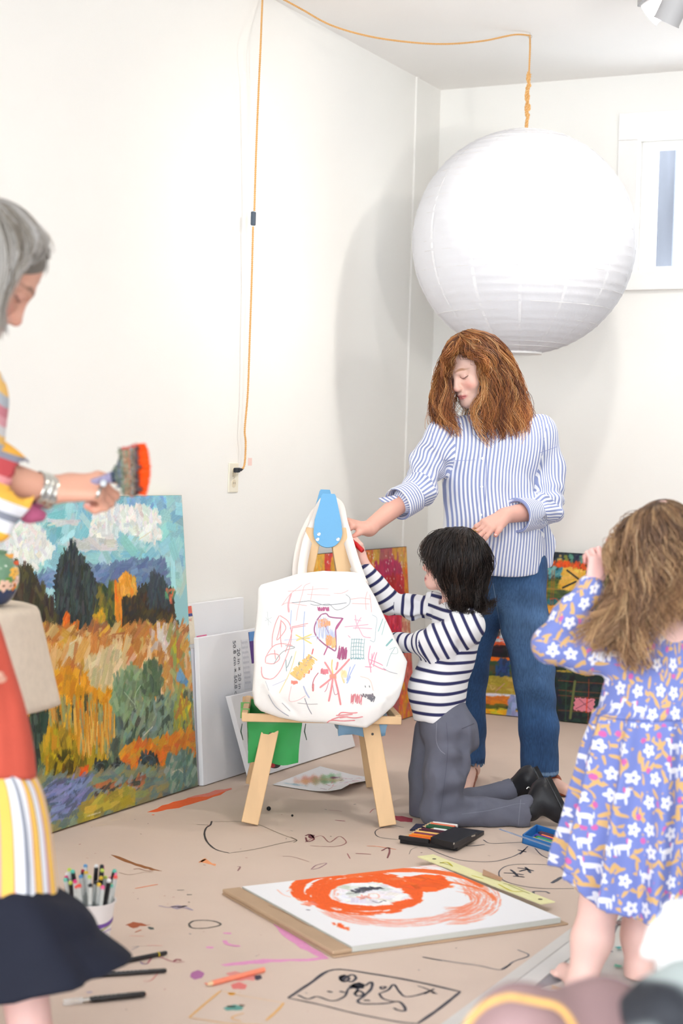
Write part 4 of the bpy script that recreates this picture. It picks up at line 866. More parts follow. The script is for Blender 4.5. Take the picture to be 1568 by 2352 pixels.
# big sketch pad with the orange rings
q = [Z(556, 2036, .02), Z(797, 2168, .02), Z(1236, 2090, .02), Z(962, 1966, .02)]
ex = nrm(q[1]-q[0]); ey = nrm(q[3]-q[0]); ey = nrm(ey-ex*(ex@ey)); wP = np.linalg.norm(q[1]-q[0]); hP = np.linalg.norm((q[3]-q[0])@ey)
pad = thing('sketch_pad', 'large open sketch pad on the floor with an orange ring painting', 'sketchpad', q[0]*[1, 1, 0]+UP*.0003)
wP = .5*(np.linalg.norm(q[1]-q[0])+np.linalg.norm(q[2]-q[3])); hP = .5*((q[3]-q[0])@ey+(q[2]-q[1])@ey)
cp = Canvas(q[0], ex, ey, wP, hP, .0022, (243, 243, 246), 11)
cA2 = cropA
def ring(cx, cy, rx, ry, a0, a1, wd, col, al, n, dry=.0, rot=0, squeeze=.55):
    for k in range(n):
        a = a0+(a1-a0)*cp.r.rand(); o_ = wd*(cp.r.rand()-.5); x = cx+(rx+o_)*math.cos(a); y_ = cy+(ry+o_*squeeze)*math.sin(a)
        p0 = cp.ij(*cA2((x, y_))); p1 = cp.ij(*cA2((cx+(rx+o_)*math.cos(a+.05), cy+(ry+o_*squeeze)*math.sin(a+.05)))); ang = math.atan2(p1[1]-p0[1], p1[0]-p0[0])
        cp.dab(p0[0], p0[1], cp.r.uniform(14, 30), cp.r.uniform(2, 8) if dry == 0 else cp.r.uniform(.6, 2.2), ang, col, al, .5, .2)
OR = (246, 98, 26)
ring(900, 365, 290, 115, 2.0, 6.3, 70, (246, 150, 120), .5, 300, 1)
ring(870, 370, 330, 112, .4, 2.6, 60, (246, 150, 124), .45, 420, 1)
ring(1110, 385, 130, 66, -1.2, 1.6, 130, (247, 140, 104), .5, 420, 1)
ring(745, 362, 205, 68, 0, 6.3, 70, OR, .95, 420); ring(745, 362, 170, 58, 0, 6.3, 36, OR, .95, 300)
ring(700, 345, 235, 75, 2.6, 5.2, 40, OR, .9, 300); ring(900, 350, 330, 85, 4.1, 6.0, 22, (246, 112, 48), .8, 300); ring(900, 400, 380, 100, 4.6, 6.1, 14, (246, 130, 80), .6, 160, 1)
ring(1000, 318, 60, 22, 0, 6.3, 40, OR, .95, 160); cp.dabs([cA2(p) for p in ((930, 295), (1050, 290), (1075, 325), (1000, 345), (935, 335))], [OR], 90, .05, .03, .3, .4)
cp.dabs([cA2(p) for p in ((660, 345), (700, 328), (780, 322), (860, 345), (895, 370), (860, 395), (770, 405), (690, 395), (655, 372))], [(243, 243, 246)], 260, .05, .03, 0, 1, al=1, hgt=0)
cp.dabs([cA2(p) for p in ((690, 350), (740, 334), (820, 338), (770, 345), (710, 360))], [(54, 54, 70), (70, 70, 86)], 50, .025, .007, .1, .6)
cp.dabs([cA2(p) for p in ((710, 372), (750, 366), (770, 378), (730, 384))], [(240, 150, 130)], 16, .016, .006, .3, 1)
for p in ([(775, 392), (800, 398), (815, 392)], [(700, 360), (670, 360)], [(820, 388), (830, 392)]): cp.line([cA2(x) for x in p], .004, (60, 60, 74), .8)
for p in ([(760, 362), (795, 362), (800, 378), (765, 378), (760, 362)], [(386, 345), (410, 365), (440, 375)], [(425, 352), (440, 345), (448, 352)], [(470, 380), (490, 395), (530, 400)]): cp.line([cA2(x) for x in p], .004, (246, 180, 160), .8)
cp.dabs([cA2(p) for p in ((495, 400), (540, 395), (545, 408), (500, 412))], [(246, 140, 110)], 14, .02, .008, .3); cp.dabs([cA2(p) for p in ((616, 484), (640, 488), (680, 506), (650, 500))], [OR], 14, .03, .006, -.4, .1)
cp.line([cA2(p) for p in ((508, 427), (516, 428))], .006, (70, 60, 90))
cp.front('page', pad, .75, .0004)
z0 = q[0]-UP*.02
G().box(q[0]*[1, 1, 0]+UP*.006, ex*wP, ey*hP, UP*.0135).obj('page_block', mat('page_edges', (222, 224, 216), .8, bump=1, bscale=900), pad)
o_ = Z(537, 2049); o_ = q[0]*[1, 1, 0]-ex*.0-ey*.055
m_cb = mat('cardboard', (186, 158, 130), .8, bump=.3, bscale=60, var=.05)
G().box(o_+UP*.0004-ex*.012, ex*(wP+.02), ey*(hP+.075), UP*.005, .002).obj('backing_board', m_cb, pad)
G().box(o_+UP*.0056-ex*.012, ex*(wP+.016), ey*.055, UP*.011, .004).obj('cover_fold', m_cb, pad)
G().ribbon(spline([Z(*cropA(p), .0172) for p in ((348, 408), (420, 440), (500, 486), (540, 496), (558, 490))], 5), .003, UP).obj('cover_slit', flat((140, 112, 88)), pad, fixn=False)
m_yel = mat('pale_yellow_card', (236, 232, 178), .7, var=.04, vscale=30)
yq = [(960, 212), (1024, 204), (1522, 398), (1465, 406)]
Pq = [Z(*cropA(p), .021) for p in yq]; G().prism(Pq, UP*.003).obj('yellow_strip', m_yel, pad)
for c_ in ((1028, 219), (1462, 384)): 
    c = Z(*cropA(c_), .0242); G().lathe(c, [(.006, 0), (.006, .0004)], 14).obj('punch_hole', flat((90, 80, 60)), pad)
for k, pts in enumerate(([(1050, 232), (1100, 246)], [(1052, 236), (1080, 232), (1104, 250)], [(1310, 318), (1360, 330), (1400, 345)], [(1290, 322), (1345, 350), (1390, 352)], [(1330, 325), (1420, 362)], [(1180, 286), (1230, 300)])):
    mark(pts, .006, (206, 196, 60) if k % 2 else (190, 186, 120), 'drawn_line', pad, z=.0245)
tq = [(1225, 285), (1300, 310), (1308, 298), (1228, 262)]; Pq = [Z(*cropA(p), z_) for p, z_ in zip(tq, (.026, .026, .034, .034))]; G().prism(Pq, UP*.001).obj('brown_tape', flat((176, 140, 112)), pad)

# black tin of coloured pencils
def fbox(name, pts, z0, z1, m, parent, bev=.002):
    """box on the floor from three seen corners (a: near left, b: near right, c: far left), tops at z1"""
    a, b, c = [Z(u, v, z1) for u, v in pts]; ax, ay = b-a, c-a; ay = ay-nrm(ax)*(ay@nrm(ax))*0; return G().box(a-UP*(z1-z0), ax, ay, UP*(z1-z0), bev).obj(name, m, parent), a, ax, ay
cropP = lambda x, y: (900+x/3.92, 1860+y/3.92)
m_tin = mat('black_card', (34, 33, 36), .4, var=.1, vscale=40)
tin = thing('pencil_set', 'open black cardboard tray of coloured pencils beside the kneeling boy\'s knee', 'pencils', Z(*cropP(90, 300))*[1, 1, 0]+UP*.0003)
lo_, A1, AX, AY = fbox('tray_base', [cropP(70, 262), cropP(590, 335), cropP(330, 120)], .0004, .014, m_tin, tin)
sl_, A2, BX, BY = fbox('sliding_cover', [cropP(345, 245), cropP(555, 300), cropP(560, 150)], .0148, .034, m_tin, tin)
G().box(A1+UP*.0004-AX*0.0, AX*.52, -AY*.045, UP*.012, .001).obj('front_edge', m_tin, tin)
pcs = [(250, 246, 244), (244, 130, 96), (40, 90, 60), (30, 84, 56), (240, 240, 236), (84, 30, 50), (70, 26, 44), (238, 190, 110), (120, 50, 80), (240, 140, 30), (236, 110, 30)]
n_ = len(pcs)
for k, c in enumerate(pcs):
    t = .93-k*.084; a = A1+AY*t+AX*.05+UP*.0075+AX*(.18 if k == 4 else 0); b = a+AX*(.50 if k != 4 else .3)
    d = nrm(b-a); th = thing('pencil', ['white', 'coral', 'dark green', 'bottle green', 'ivory', 'maroon', 'dark maroon', 'sand yellow', 'plum', 'bright orange', 'deep orange'][k]+' coloured pencil lying in the open black tray', 'pencil', a-UP*.0055, 'coloured pencils in the black tray')
    G().tube([a+d*.014, b], .0058, 6).obj('barrel', flat(c, .35), th); G().tube([a, a+d*.014], [.0008, .005], 8).obj('sharpened_tip', flat((226, 196, 156)), th)
V_ = [Z(*cropP(x, y), .014) for x, y in ((160, 190), (215, 135), (300, 140), (240, 190))]
G().prism(V_, UP*.004).obj('tray_flap', mat('flap', (50, 52, 78), .3, var=.3, vscale=80), tin)
for (x, y, w_, h_) in ((715, 235, 34, 16), (552, 300, 10, 30)): G().prism([Z(*cropP(x+a*w_, y+b*h_-a*w_*.35), .0349-b*.012) for a, b in ((0, 0), (1, 0), (1, 1), (0, 1))], UP*.0006).obj('white_sticker', flat((206, 200, 190)), tin)
# blue tray with crayons
bt = thing('craft_tray', 'blue plastic tray of coloured crayons half hidden behind the girl\'s dress', 'tray', Z(*cropP(1170, 300))*[1, 1, 0]+UP*.0003)
m_bl = mat('blue_plastic', (50, 120, 190), .4)
pa, pb, pcx = [Z(*cropP(*p), .0004) for p in ((1170, 300), (1640, 450), (1260, 232))]
ax, ay = (pb-pa)*1.0, (pcx-pa)*1.35; az = UP*.028
G().box(pa, ax, ay, UP*.003).obj('tray_bottom', m_bl, bt)
for o1, v1, v2 in ((pa, ax, nrm(ay)*.006), (pa+ay, ax, nrm(ay)*.006), (pa, ay, nrm(ax)*.006), (pa+ax, ay, nrm(ax)*.006)): G().box(o1, v1, v2, az, .0015).obj('tray_side', m_bl, bt)
lid = G().prism([Z(*cropP(*p), z_) for p, z_ in (((960, 178), .03), ((975, 174), .03), ((1640, 400), .035), ((1640, 415), .035), ((1200, 262), .033))], UP*.0015).obj('clear_lid', mat('clear_lid', (170, 190, 225), .15, alpha=.55), bt)
for k, c in enumerate([(80, 60, 84), (90, 50, 70), (250, 130, 80), (84, 60, 160), (60, 140, 80), (70, 160, 170), (240, 200, 70), (60, 70, 84)]):
    a = pa+ay*(.86-k*.10)+ax*(.10+.04*(k % 3))+UP*.011; b = a+ax*.8; th = thing('crayon', ['plum', 'dark red', 'orange', 'violet', 'green', 'turquoise', 'yellow', 'slate'][k]+' crayon lying in the blue tray', 'crayon', a-UP*.0075, 'crayons in the blue tray')
    d = nrm(b-a); G().tube([a+d*.01, b-d*.004], .0075, 10).obj('wrapper', flat(c, .5), th, smooth=True); G().tube([a, a+d*.01], [.003, .006], 10).obj('point', flat(c, .4), th, smooth=True)
# paper cup of markers
cu = Z(204, 2186); 
m_cup = mat('paper_cup', (236, 230, 228), .6, bump=.2, bscale=80)
cup = thing('marker_cup', 'white paper cup packed with colour-tipped markers behind the navy skirt', 'cup', cu+UP*.0003)
hcup = .125; r0_, r1_ = .044, .060
G().lathe(cu+UP*.0004, [(.002, .002), (r0_, 0), (r0_, .004), (r1_, hcup-.004), (r1_+.003, hcup-.003), (r1_+.003, hcup+.001), (r1_-.002, hcup), (r0_-.003, .006), (.002, .006)], 40, cap=False).obj('cup', m_cup, cup, True)
def cupband(z, w, col, amp, ph):
    P = [cu+np.array([(r0_+(r1_-r0_)*(z+amp*math.sin(2*a+ph))/hcup+.0008)*math.cos(a), (r0_+(r1_-r0_)*(z+amp*math.sin(2*a+ph))/hcup+.0008)*math.sin(a), z+amp*math.sin(2*a+ph)]) for a in np.linspace(0, 2*math.pi, 60)]
    N = [nrm([math.cos(a), math.sin(a), 0]) for a in np.linspace(0, 2*math.pi, 60)]; G().ribbon(P, w, N, False).obj('drawn_line', flat(col), cup, fixn=False)
cupband(.080, .010, (120, 84, 160), .006, .4); cupband(.068, .004, (176, 176, 110), .008, 1.2); cupband(.050, .003, (190, 170, 200), .01, 2.4)
caps = [(236, 90, 80), (226, 60, 130), (90, 150, 200), (240, 110, 160), (40, 110, 90), (100, 200, 180), (190, 210, 90), (240, 180, 130), (160, 40, 60), (60, 60, 90), (230, 190, 60), (150, 130, 190), (236, 236, 236), (40, 44, 52)]
rk = random.Random(12); used_m = set()
names = ['coral', 'magenta', 'sky blue', 'pink', 'dark green', 'aqua', 'lime', 'peach', 'crimson', 'navy', 'yellow', 'lilac', 'white', 'black']
m_clear = mat('marker_clear', (206, 210, 208), .3, var=.08, vscale=60); m_dk = flat((36, 36, 40), .35); m_gr = mat('marker_grey', (176, 182, 180), .35)
for ringr, num in ((.046, 18), (.030, 12), (.012, 6)):
    for k in range(num):
        a = k/num*2*math.pi+rk.uniform(-.1, .1); rr0 = ringr*.72; tilt_ = .10+ringr*3.6; p0_ = cu+np.array([rr0*math.cos(a), rr0*math.sin(a), .010]); L = rk.uniform(.165, .195)
        p1_ = p0_+nrm([math.cos(a)*tilt_+rk.uniform(-.05, .05), math.sin(a)*tilt_+rk.uniform(-.05, .05), 1])*L; d = nrm(p1_-p0_); ci = rk.randrange(len(caps))
        where = {18: 'rim', 12: 'middle', 6: 'centre'}[num]; dirs = ['right', 'back right', 'back', 'back left', 'left', 'front left', 'front', 'front right']; dr = dirs[int(round(a/(math.pi/4))) % 8]
        while True:
            lab_m = names[ci]+' tipped marker at the '+dr+(' rim' if num == 18 else (' of the middle ring' if num == 12 else ' of the centre'))+' of the paper cup'
            if lab_m not in used_m: break
            ci = (ci+1) % len(caps)
        used_m.add(lab_m)
        # keep inside the rim
        hr = (hcup-.01)/max(d[2], .3); rim = p0_+d*hr-cu; rm = math.hypot(rim[0], rim[1]); 
        if rm > r1_-.009: sc_ = (r1_-.009)/rm; p1_ = p0_+np.array([(rim[0]*sc_-(p0_-cu)[0])/hr*L, (rim[1]*sc_-(p0_-cu)[1])/hr*L, d[2]*L]); d = nrm(p1_-p0_)
        th = thing('marker', lab_m, 'marker', p0_, 'markers in the paper cup')
        dk = rk.random() < .4
        G().tube([p0_, p1_-d*.05], .0048, 8).obj('barrel', m_dk if dk else m_gr, th, True); G().tube([p1_-d*.05, p1_-d*.006], .0054, 8).obj('cap', m_clear if not dk else m_dk, th, True); G().tube([p1_-d*.008, p1_-d*.002, p1_], [.0055, .005, .0025], 8).obj('cap_end', flat(caps[ci], .4), th, True)
# ================================================================== easel, trays, tote bag
FL, FR = Z(573, 1897), Z(890, 1902); RL = Z(579, 1805)
FL = FL*[1, 1, 0]; FR = FR*[1, 1, 0]
mid = (FL+FR)/2
fr = nrm(FR-FL); bk = np.cross(UP, fr)                      # right and backwards
yF = 5.55
ea = thing('easel', 'child\'s pale wooden easel with blue top connectors in the middle of the room', 'easel', mid+UP*.0003)
def bar(a, b, w, t, name, m=m_wood, parent=ea, side=fr, bev=.003):
    a, b = np.asarray(a), np.asarray(b); d = nrm(b-a); s = nrm(side-d*(side@d)); n = np.cross(d, s); return G().box(a-s*w/2-n*t/2, b-a, s*w, n*t, bev).obj(name, m, parent)
mtop = (FL+FR)/2+bk*.27
TL = PL(722, 1215, mid+bk*.235, bk); TR_ = PL(775, 1215, mid+bk*.235, bk)
up_ = .012
lw, lt = .056, .018
def floorleg(foot, top): return foot+(top-foot)*0.0
for f, t in ((FL+UP*.0075, TL), (FR+UP*.0075, TR_)):
    l = bar(f, t, lw, lt, 'front_leg')
    for k in (.30, .31): 
        pass
    d = nrm(t-f); n = nrm(np.cross(d, fr)); n = -n if n@(O-f) < 0 else n
    c = f+d*.30+n*(lt/2+.0005); G().lathe(c, [(.0045, 0), (.004, .001)], 12, n).obj('screw', flat((70, 60, 52), .4), ea)
RLf = RL*[1, 1, 0]; RRf = RLf+fr*np.linalg.norm(FR-FL)*.98
TB = (TL+TR_)/2+bk*.10+UP*.01
for f, t in ((RLf+UP*.0075, TL+bk*.085), (RRf+UP*.0075, TR_+bk*.085)): bar(f, t, .05, lt, 'rear_leg')
# blue connectors: front plate in the legs' plane, rear one behind it
m_bc = mat('blue_connector', (112, 176, 222), .45)
nF = nrm(np.cross(TL-FL, fr)); nF = -nF if nF@(O-TL) < 0 else nF
pf = PL(752, 1200, TL+nF*(lt/2+.004), nF)
def plate(pts, off, name, thk=.010, base=TL):
    return G().prism([PL(u, v, base+nF*off, nF) for u, v in pts], nF*thk).obj(name, m_bc, ea)
arc = [(752+33*math.cos(a), 1224+33*1.05*math.sin(a)) for a in np.linspace(0, math.pi, 16)]
front = plate([(741, 1135), (768, 1136), (771, 1141), (776, 1165), (783, 1200)]+[(x+.5, y) for x, y in arc]+[(722, 1195), (731, 1165), (738, 1139)], lt/2+.001, 'top_connector')
nR = nrm(nF*[-1, -1, 1]); 
rb_ = TL+bk*.11
circ = [(745+13*math.cos(a), 1157+15*math.sin(a)) for a in np.linspace(0, 2*math.pi, 20)[:-1]]
# rear connector with a round finger hole, built as a strip ring
outer = [(735, 1124), (758, 1125), (761, 1140), (770, 1180), (760, 1200), (725, 1200), (721, 1172), (729, 1146)]
P_o = [PL(u, v, rb_, bk) for u, v in outer]; oc = np.mean(P_o, axis=0)
cc = PL(744, 1155, rb_, bk); hr = .021
def ringpts(n=48):
    out = []; inn = []
    for a in np.linspace(0, 2*math.pi, n, endpoint=False):
        dvec = fr*math.cos(a)+UP*math.sin(a); inn.append(cc+dvec*hr); best = 1e9
        for i in range(len(P_o)):
            a_, b_ = P_o[i]-cc, P_o[(i+1) % len(P_o)]-cc; A2_ = np.array([[dvec@fr, -(b_-a_)@fr], [dvec@UP, -(b_-a_)@UP]]); 
            try: t_, s_ = np.linalg.solve(A2_, [a_@fr, a_@UP])
            except Exception: continue
            if t_ > 0 and -1e-6 <= s_ <= 1+1e-6: best = min(best, t_)
        out.append(cc+dvec*best)
    return inn, out
inn, out = ringpts(); n = len(inn); th_ = bk*.010
V = inn+out+[p+th_ for p in inn]+[p+th_ for p in out]; F_ = []
for i in range(n):
    j = (i+1) % n; F_ += [(i, j, n+j, n+i), (2*n+i, 3*n+i, 3*n+j, 2*n+j), (i, 2*n+i, 2*n+j, j), (n+i, n+j, 3*n+j, 3*n+i)]
G().add(V, F_).obj('top_connector', m_bc, ea)
m_scr = mat('screw_metal', (196, 204, 212), .3, metal=.8)
for u, v in ((732, 1227), (729, 1239), (776, 1239)):
    c = PL(u, v, TL+nF*(lt/2+.011), nF); G().lathe(c, [(.0065, 0), (.006, .002), (.003, .003), (.0005, .0022)], 16, nF, cap=False).obj('screw', m_scr, front, True)
# black strut seen between the legs, dark clip
a, b = PL(766, 1262, TL+bk*.06, bk), PL(782, 1330, TL+bk*.05, bk); G().box(a, b-a, fr*.010, bk*.004).obj('strut', m_blk, ea)
clipP = [(836, 1268), (841, 1274), (843, 1268), (842, 1290), (842, 1325), (836, 1312), (822, 1288), (826, 1280), (829, 1270)]
cl = G().prism([PL(u, v, mid+bk*.36, bk) for u, v in clipP], bk*.008).obj('chalk_clip', flat((44, 46, 52), .6), ea)
# tray frame with fabric bins between front and rear legs
def up(u, v, off): return PL(u, v, mid+bk*off, bk)
fz = up(556, 1647, .05)[2]; xl = (up(556, 1647, .05)-mid)@fr; xr = (up(914, 1655, .05)-mid)@fr
def T(x, y_, z): return mid+fr*x+bk*y_+UP*z
zt2 = fz; b0, b1 = .045, .42
bar(T(xl, b0, zt2), T(xr+.01, b0, zt2), .026, .020, 'tray_rail', side=UP); bar(T(xl, b1, zt2), T(xr, b1, zt2), .026, .020, 'tray_rail', side=UP)
bar(T(xl+.008, b0-.01, zt2+.003), T(xl+.02, b1, zt2+.003), .020, .028, 'tray_rail'); bar(T(xr-.0, b0, zt2+.003), T(xr-.02, b1, zt2+.003), .020, .028, 'tray_rail')
for y_ in (.10, .24): G().box(T(xl-.006, y_, zt2-.012), fr*.03, bk*.012, UP*.031).obj('green_strap', flat((120, 190, 110)), ea)
def bin_(name, x0, x1, col, parent, dz=.17, shrink=.0):
    m = mat(name+'_fabric', col, .45, bump=.3, bscale=25, var=.05, vscale=8, spec=.5); y0, y1 = b0+.014, b1-.012; z1 = zt2+.006; z0 = zt2-dz
    # open box, cloth sides sagging a little
    g = G(); n = 10; per = []
    def sidept(t):  # perimeter
        t = t % 4; k = int(t); s = t-k; c = [(x0, y0), (x1, y0), (x1, y1), (x0, y1)]; a, b = c[k], c[(k+1) % 4]; return a[0]+(b[0]-a[0])*s, a[1]+(b[1]-a[1])*s
    rows = []
    for j, z in enumerate(np.linspace(z1, z0, 6)):
        row = []
        for i in range(40):
            x, y_ = sidept(i*4/40); cx, cy = (x0+x1)/2, (y0+y1)/2; f_ = .006*math.sin(j*.9+i*.8)*(j > 0); ins = 1-.10*j/5
            row.append(T(cx+(x-cx)*ins+f_*.4, cy+(y_-cy)*ins+f_, z+(.006*math.sin(i*.7) if j == 5 else 0)))
        rows.append(row)
    V = [p for r in rows for p in r]; F_ = [(j*40+i, j*40+(i+1) % 40, (j+1)*40+(i+1) % 40, (j+1)*40+i) for j in range(5) for i in range(40)]+[tuple(5*40+i for i in range(40))]
    o = G().add(V, F_).obj(name, m, parent, True); o.modifiers.new('s', 'SOLIDIFY').thickness = .002; return o
xg1 = (up(693, 1700, .06)-mid)@fr
bin_('green_bin', xl+.016, xg1, (38, 150, 72), ea, .155)
bin_('blue_bin', xr-.20, xr-.03, (120, 160, 190), ea, .06)
for u in (556, 702): G().ribbon([up(u, 1662, .06), up(u-3, 1680, .05), up(u+2, 1700, .06)], .004, -bk).obj('bin_tie', flat((50, 70, 60)), ea, fixn=False)

# tote bag: pillow-like canvas bag hanging over the connector
to = thing('tote_bag', 'white canvas tote bag covered in crayon drawings hanging from the easel', 'bag', mid+UP*.55)
pT = mid+bk*.055                                 # bag's back plane near the legs' front
tiltb = nrm(nF)                                   # bag follows the legs' slope
O2 = PL(757, 1480, FL+nF*.06, nF)
e1 = fr; e2 = nrm(np.cross(nF, e1)); e2 = -e2 if e2[2] < 0 else e2
outline = [(592, 1352), (600, 1343), (640, 1331), (680, 1319), (740, 1311), (800, 1313), (828, 1316), (846, 1345), (862, 1372), (884, 1420), (906, 1465), (935, 1520), (928, 1560), (917, 1600), (905, 1620), (870, 1652), (842, 1672), (800, 1668), (740, 1660), (690, 1658), (640, 1648), (598, 1633), (584, 1618), (579, 1590), (583, 1530), (582, 1470), (590, 1400)]
q2 = np.array([[(PL(u, v, O2, nF)-O2)@e1, (PL(u, v, O2, nF)-O2)@e2] for u, v in outline])
def sdpoly(x, y):
    d = np.full(x.shape, 1e9); s = np.ones(x.shape); n = len(q2)
    for i in range(n):
        a, b = q2[i], q2[i-1]; ex_, ey_ = b-a; wx, wy = x-a[0], y-a[1]; t = np.clip((wx*ex_+wy*ey_)/(ex_**2+ey_**2), 0, 1)
        d = np.minimum(d, (wx-ex_*t)**2+(wy-ey_*t)**2); c1 = y >= a[1]; c2 = y < b[1]; c3 = ex_*wy > ey_*wx
        s = np.where((c1 & c2 & c3) | (~c1 & ~c2 & ~c3), -s, s)
    return s*np.sqrt(d)
lo = np.r_[q2.min(0)-.02, -.075]; hi = np.r_[q2.max(0)+.02, .075]; vx = .0045
ax_ = [np.arange(lo[i], hi[i], vx) for i in range(3)]; X2, Y2 = np.meshgrid(ax_[0], ax_[1], indexing='ij'); d2 = sdpoly(X2, Y2)
# fullness grows from the edge inwards; folds towards the bottom corners
yb = (Y2-q2[:, 1].min())/(q2[:, 1].max()-q2[:, 1].min())
full = .006+.034*np.clip(-d2/.11, 0, 1)**.6*(1.25-.55*yb)
fold = np.zeros_like(X2)
rf = np.random.RandomState(6)
def crease(u0, v0, u1, v1, w, amp):
    a = (PL(u0, v0, O2, nF)-O2); b = (PL(u1, v1, O2, nF)-O2); a = np.array([a@e1, a@e2]); b = np.array([b@e1, b@e2]); ba = b-a
    t = np.clip(((X2-a[0])*ba[0]+(Y2-a[1])*ba[1])/(ba@ba), 0, 1); dd = np.hypot(X2-a[0]-ba[0]*t, Y2-a[1]-ba[1]*t); return amp*np.exp(-(dd/w)**2)*np.sin(math.pi*np.clip(t, .05, .95))
for c in ((600, 1560, 640, 1625, .013, .017), (640, 1600, 690, 1650, .011, -.013), (612, 1590, 660, 1648, .008, .006), (590, 1620, 606, 1560, .008, -.006), (930, 1560, 850, 1640, .015, .019), (905, 1615, 860, 1600, .010, -.010), (870, 1650, 880, 1600, .009, .008), (840, 1668, 800, 1655, .012, -.008), (640, 1335, 612, 1500, .018, -.016), (612, 1360, 600, 1470, .016, .009), (925, 1540, 890, 1600, .009, -.006)): fold += crease(*c)
fold += .0028*np.sin(X2*38+Y2*21)+.0022*np.sin(Y2*47-X2*17+1)
Zz = ax_[2][None, None, :]; zf = (full+fold)[..., None]
D = np.where(True, np.maximum(np.abs(Zz-.5*fold[..., None])-full[..., None], d2[..., None]), 0)
# rounded blend of the two constraints
a_ = np.abs(Zz-.5*fold[..., None])-full[..., None]; D = np.maximum(a_, d2[..., None])+np.clip(.006-np.abs(a_-d2[..., None]), 0, None)**2/.024
Vt, Ft = nets(D.astype(np.float32), lo, vx)
Vw = O2+Vt[:, :1]*e1+Vt[:, 1:2]*e2+Vt[:, 2:]*nF
m_tote = mat('tote_canvas', (249, 247, 244), .85, bump=.4, bscale=700, var=.012)
bag = mesh('bag_body', Vw, Ft, m_tote, to, True)
bm = bmesh.new(); bm.from_mesh(bag.data); bmesh.ops.recalc_face_normals(bm, faces=bm.faces[:]); bm.to_mesh(bag.data)
bt_tree = BVHTree.FromBMesh(bm); bm.free()
m_strap = mat('strap_canvas', (248, 238, 230), .85, bump=.3, bscale=500)
def strap(pts, w, name='strap', tw=None):
    P = [PL(u, v, FL+nF*(.062+o), nF) for u, v, o in pts]; P = spline(P, 8); N = []
    for i in range(len(P)):
        t = i/(len(P)-1); a = .35*math.sin(t*3) if tw is None else tw[0]+(tw[1]-tw[0])*t; N.append(nrm(nF*math.cos(a)+fr*math.sin(a)))
    o = G().ribbon(P, w, N, False).obj(name, m_strap, to, True, fixn=False); o.modifiers.new('s', 'SOLIDIFY').thickness = .003; return o
strap([(695, 1345, -.004), (695, 1300, -.02), (707, 1240, -.05), (726, 1195, -.075), (738, 1160, -.09), (757, 1150, -.095), (778, 1162, -.09), (787, 1200, -.07), (799, 1240, -.05), (814, 1290, -.02), (832, 1340, -.003)], .034, tw=(.5, -.5))
strap([(684, 1345, -.03), (683, 1300, -.05), (695, 1240, -.08), (718, 1190, -.10), (732, 1172, -.12), (757, 1160, -.13), (778, 1178, -.12), (789, 1210, -.10), (802, 1262, -.07), (817, 1310, -.045), (836, 1345, -.03)], .034, tw=(.3, -.3))
cropT = lambda q: (550+q[0]/3.6175, 1100+q[1]/3.6175)
def ontote(u, v, off=.0012):
    r = Vector(ray(u, v)).normalized(); h, n_, i, d = bt_tree.ray_cast(Vector(O), r)
    if h is None: return None
    if n_.dot(r) > 0: n_ = -n_
    return np.array(h)+np.array(n_)*off, np.array(n_)
def crayon(pts, w, col, n=5, conv=cropT, name='crayon_line'):
    q = resample(np.array(spline([conv(p) for p in pts], n)), max(4, int(sum(math.dist(conv(a), conv(b)) for a, b in zip(pts, pts[1:]))/2.5)+2)); P = []; N = []
    for u, v in q:
        h = ontote(u, v)
        if h is not None: P.append(h[0]); N.append(h[1])
    if len(P) > 1: return G().ribbon(P, w, N).obj(name, flat_c(col), bag, fixn=False)
def scrib(cx, cy, rx, ry, n, w, col, ang=0, seed=0):
    r = random.Random(seed+int(cx)); pts = []
    for i in range(n): x = rx*(2*i/(n-1)-1)+r.uniform(-1, 1)*rx*.15; y_ = ry*(1 if i % 2 else -1)*r.uniform(.6, 1); pts.append((cx+x*math.cos(ang)-y_*math.sin(ang), cy+x*math.sin(ang)+y_*math.cos(ang)))
    crayon(pts, w, col, 3)
def flat_c(c): return flat(tuple(int(x*.78+246*.22) for x in c), .8)
Rd, Pk, Pu, Bl, Or, Ye, Te, Gy, Mg = (232, 150, 154), (226, 130, 160), (150, 70, 120), (150, 176, 224), (246, 170, 110), (246, 206, 110), (110, 160, 170), (120, 124, 132), (176, 70, 120)
crayon([(432, 1028), (500, 1024), (580, 1014), (640, 1030), (700, 1048), (780, 1044), (890, 1030)], .0022, Gy); crayon([(585, 1040), (640, 1050), (740, 1040), (765, 1060), (800, 1088), (850, 1080), (910, 1040), (915, 990), (880, 960)], .002, (140, 144, 150))
for p in ([(400, 935), (520, 925), (640, 915), (740, 915)], [(350, 1050), (400, 1030), (500, 1045), (560, 1055)], [(470, 1180), (485, 1080), (520, 960), (540, 890), (590, 865)], [(590, 1010), (610, 890)], [(350, 1055), (420, 960), (520, 880)], [(560, 960), (690, 965), (755, 968)], [(780, 950), (850, 950), (905, 925)], [(920, 1000), (1010, 990), (1090, 1000)], [(930, 1035), (1080, 1040)], [(1060, 935), (1045, 1000), (1050, 1090)], [(1080, 960), (1090, 1040), (1095, 1110)]): crayon(p, .0022, (240, 176, 176))
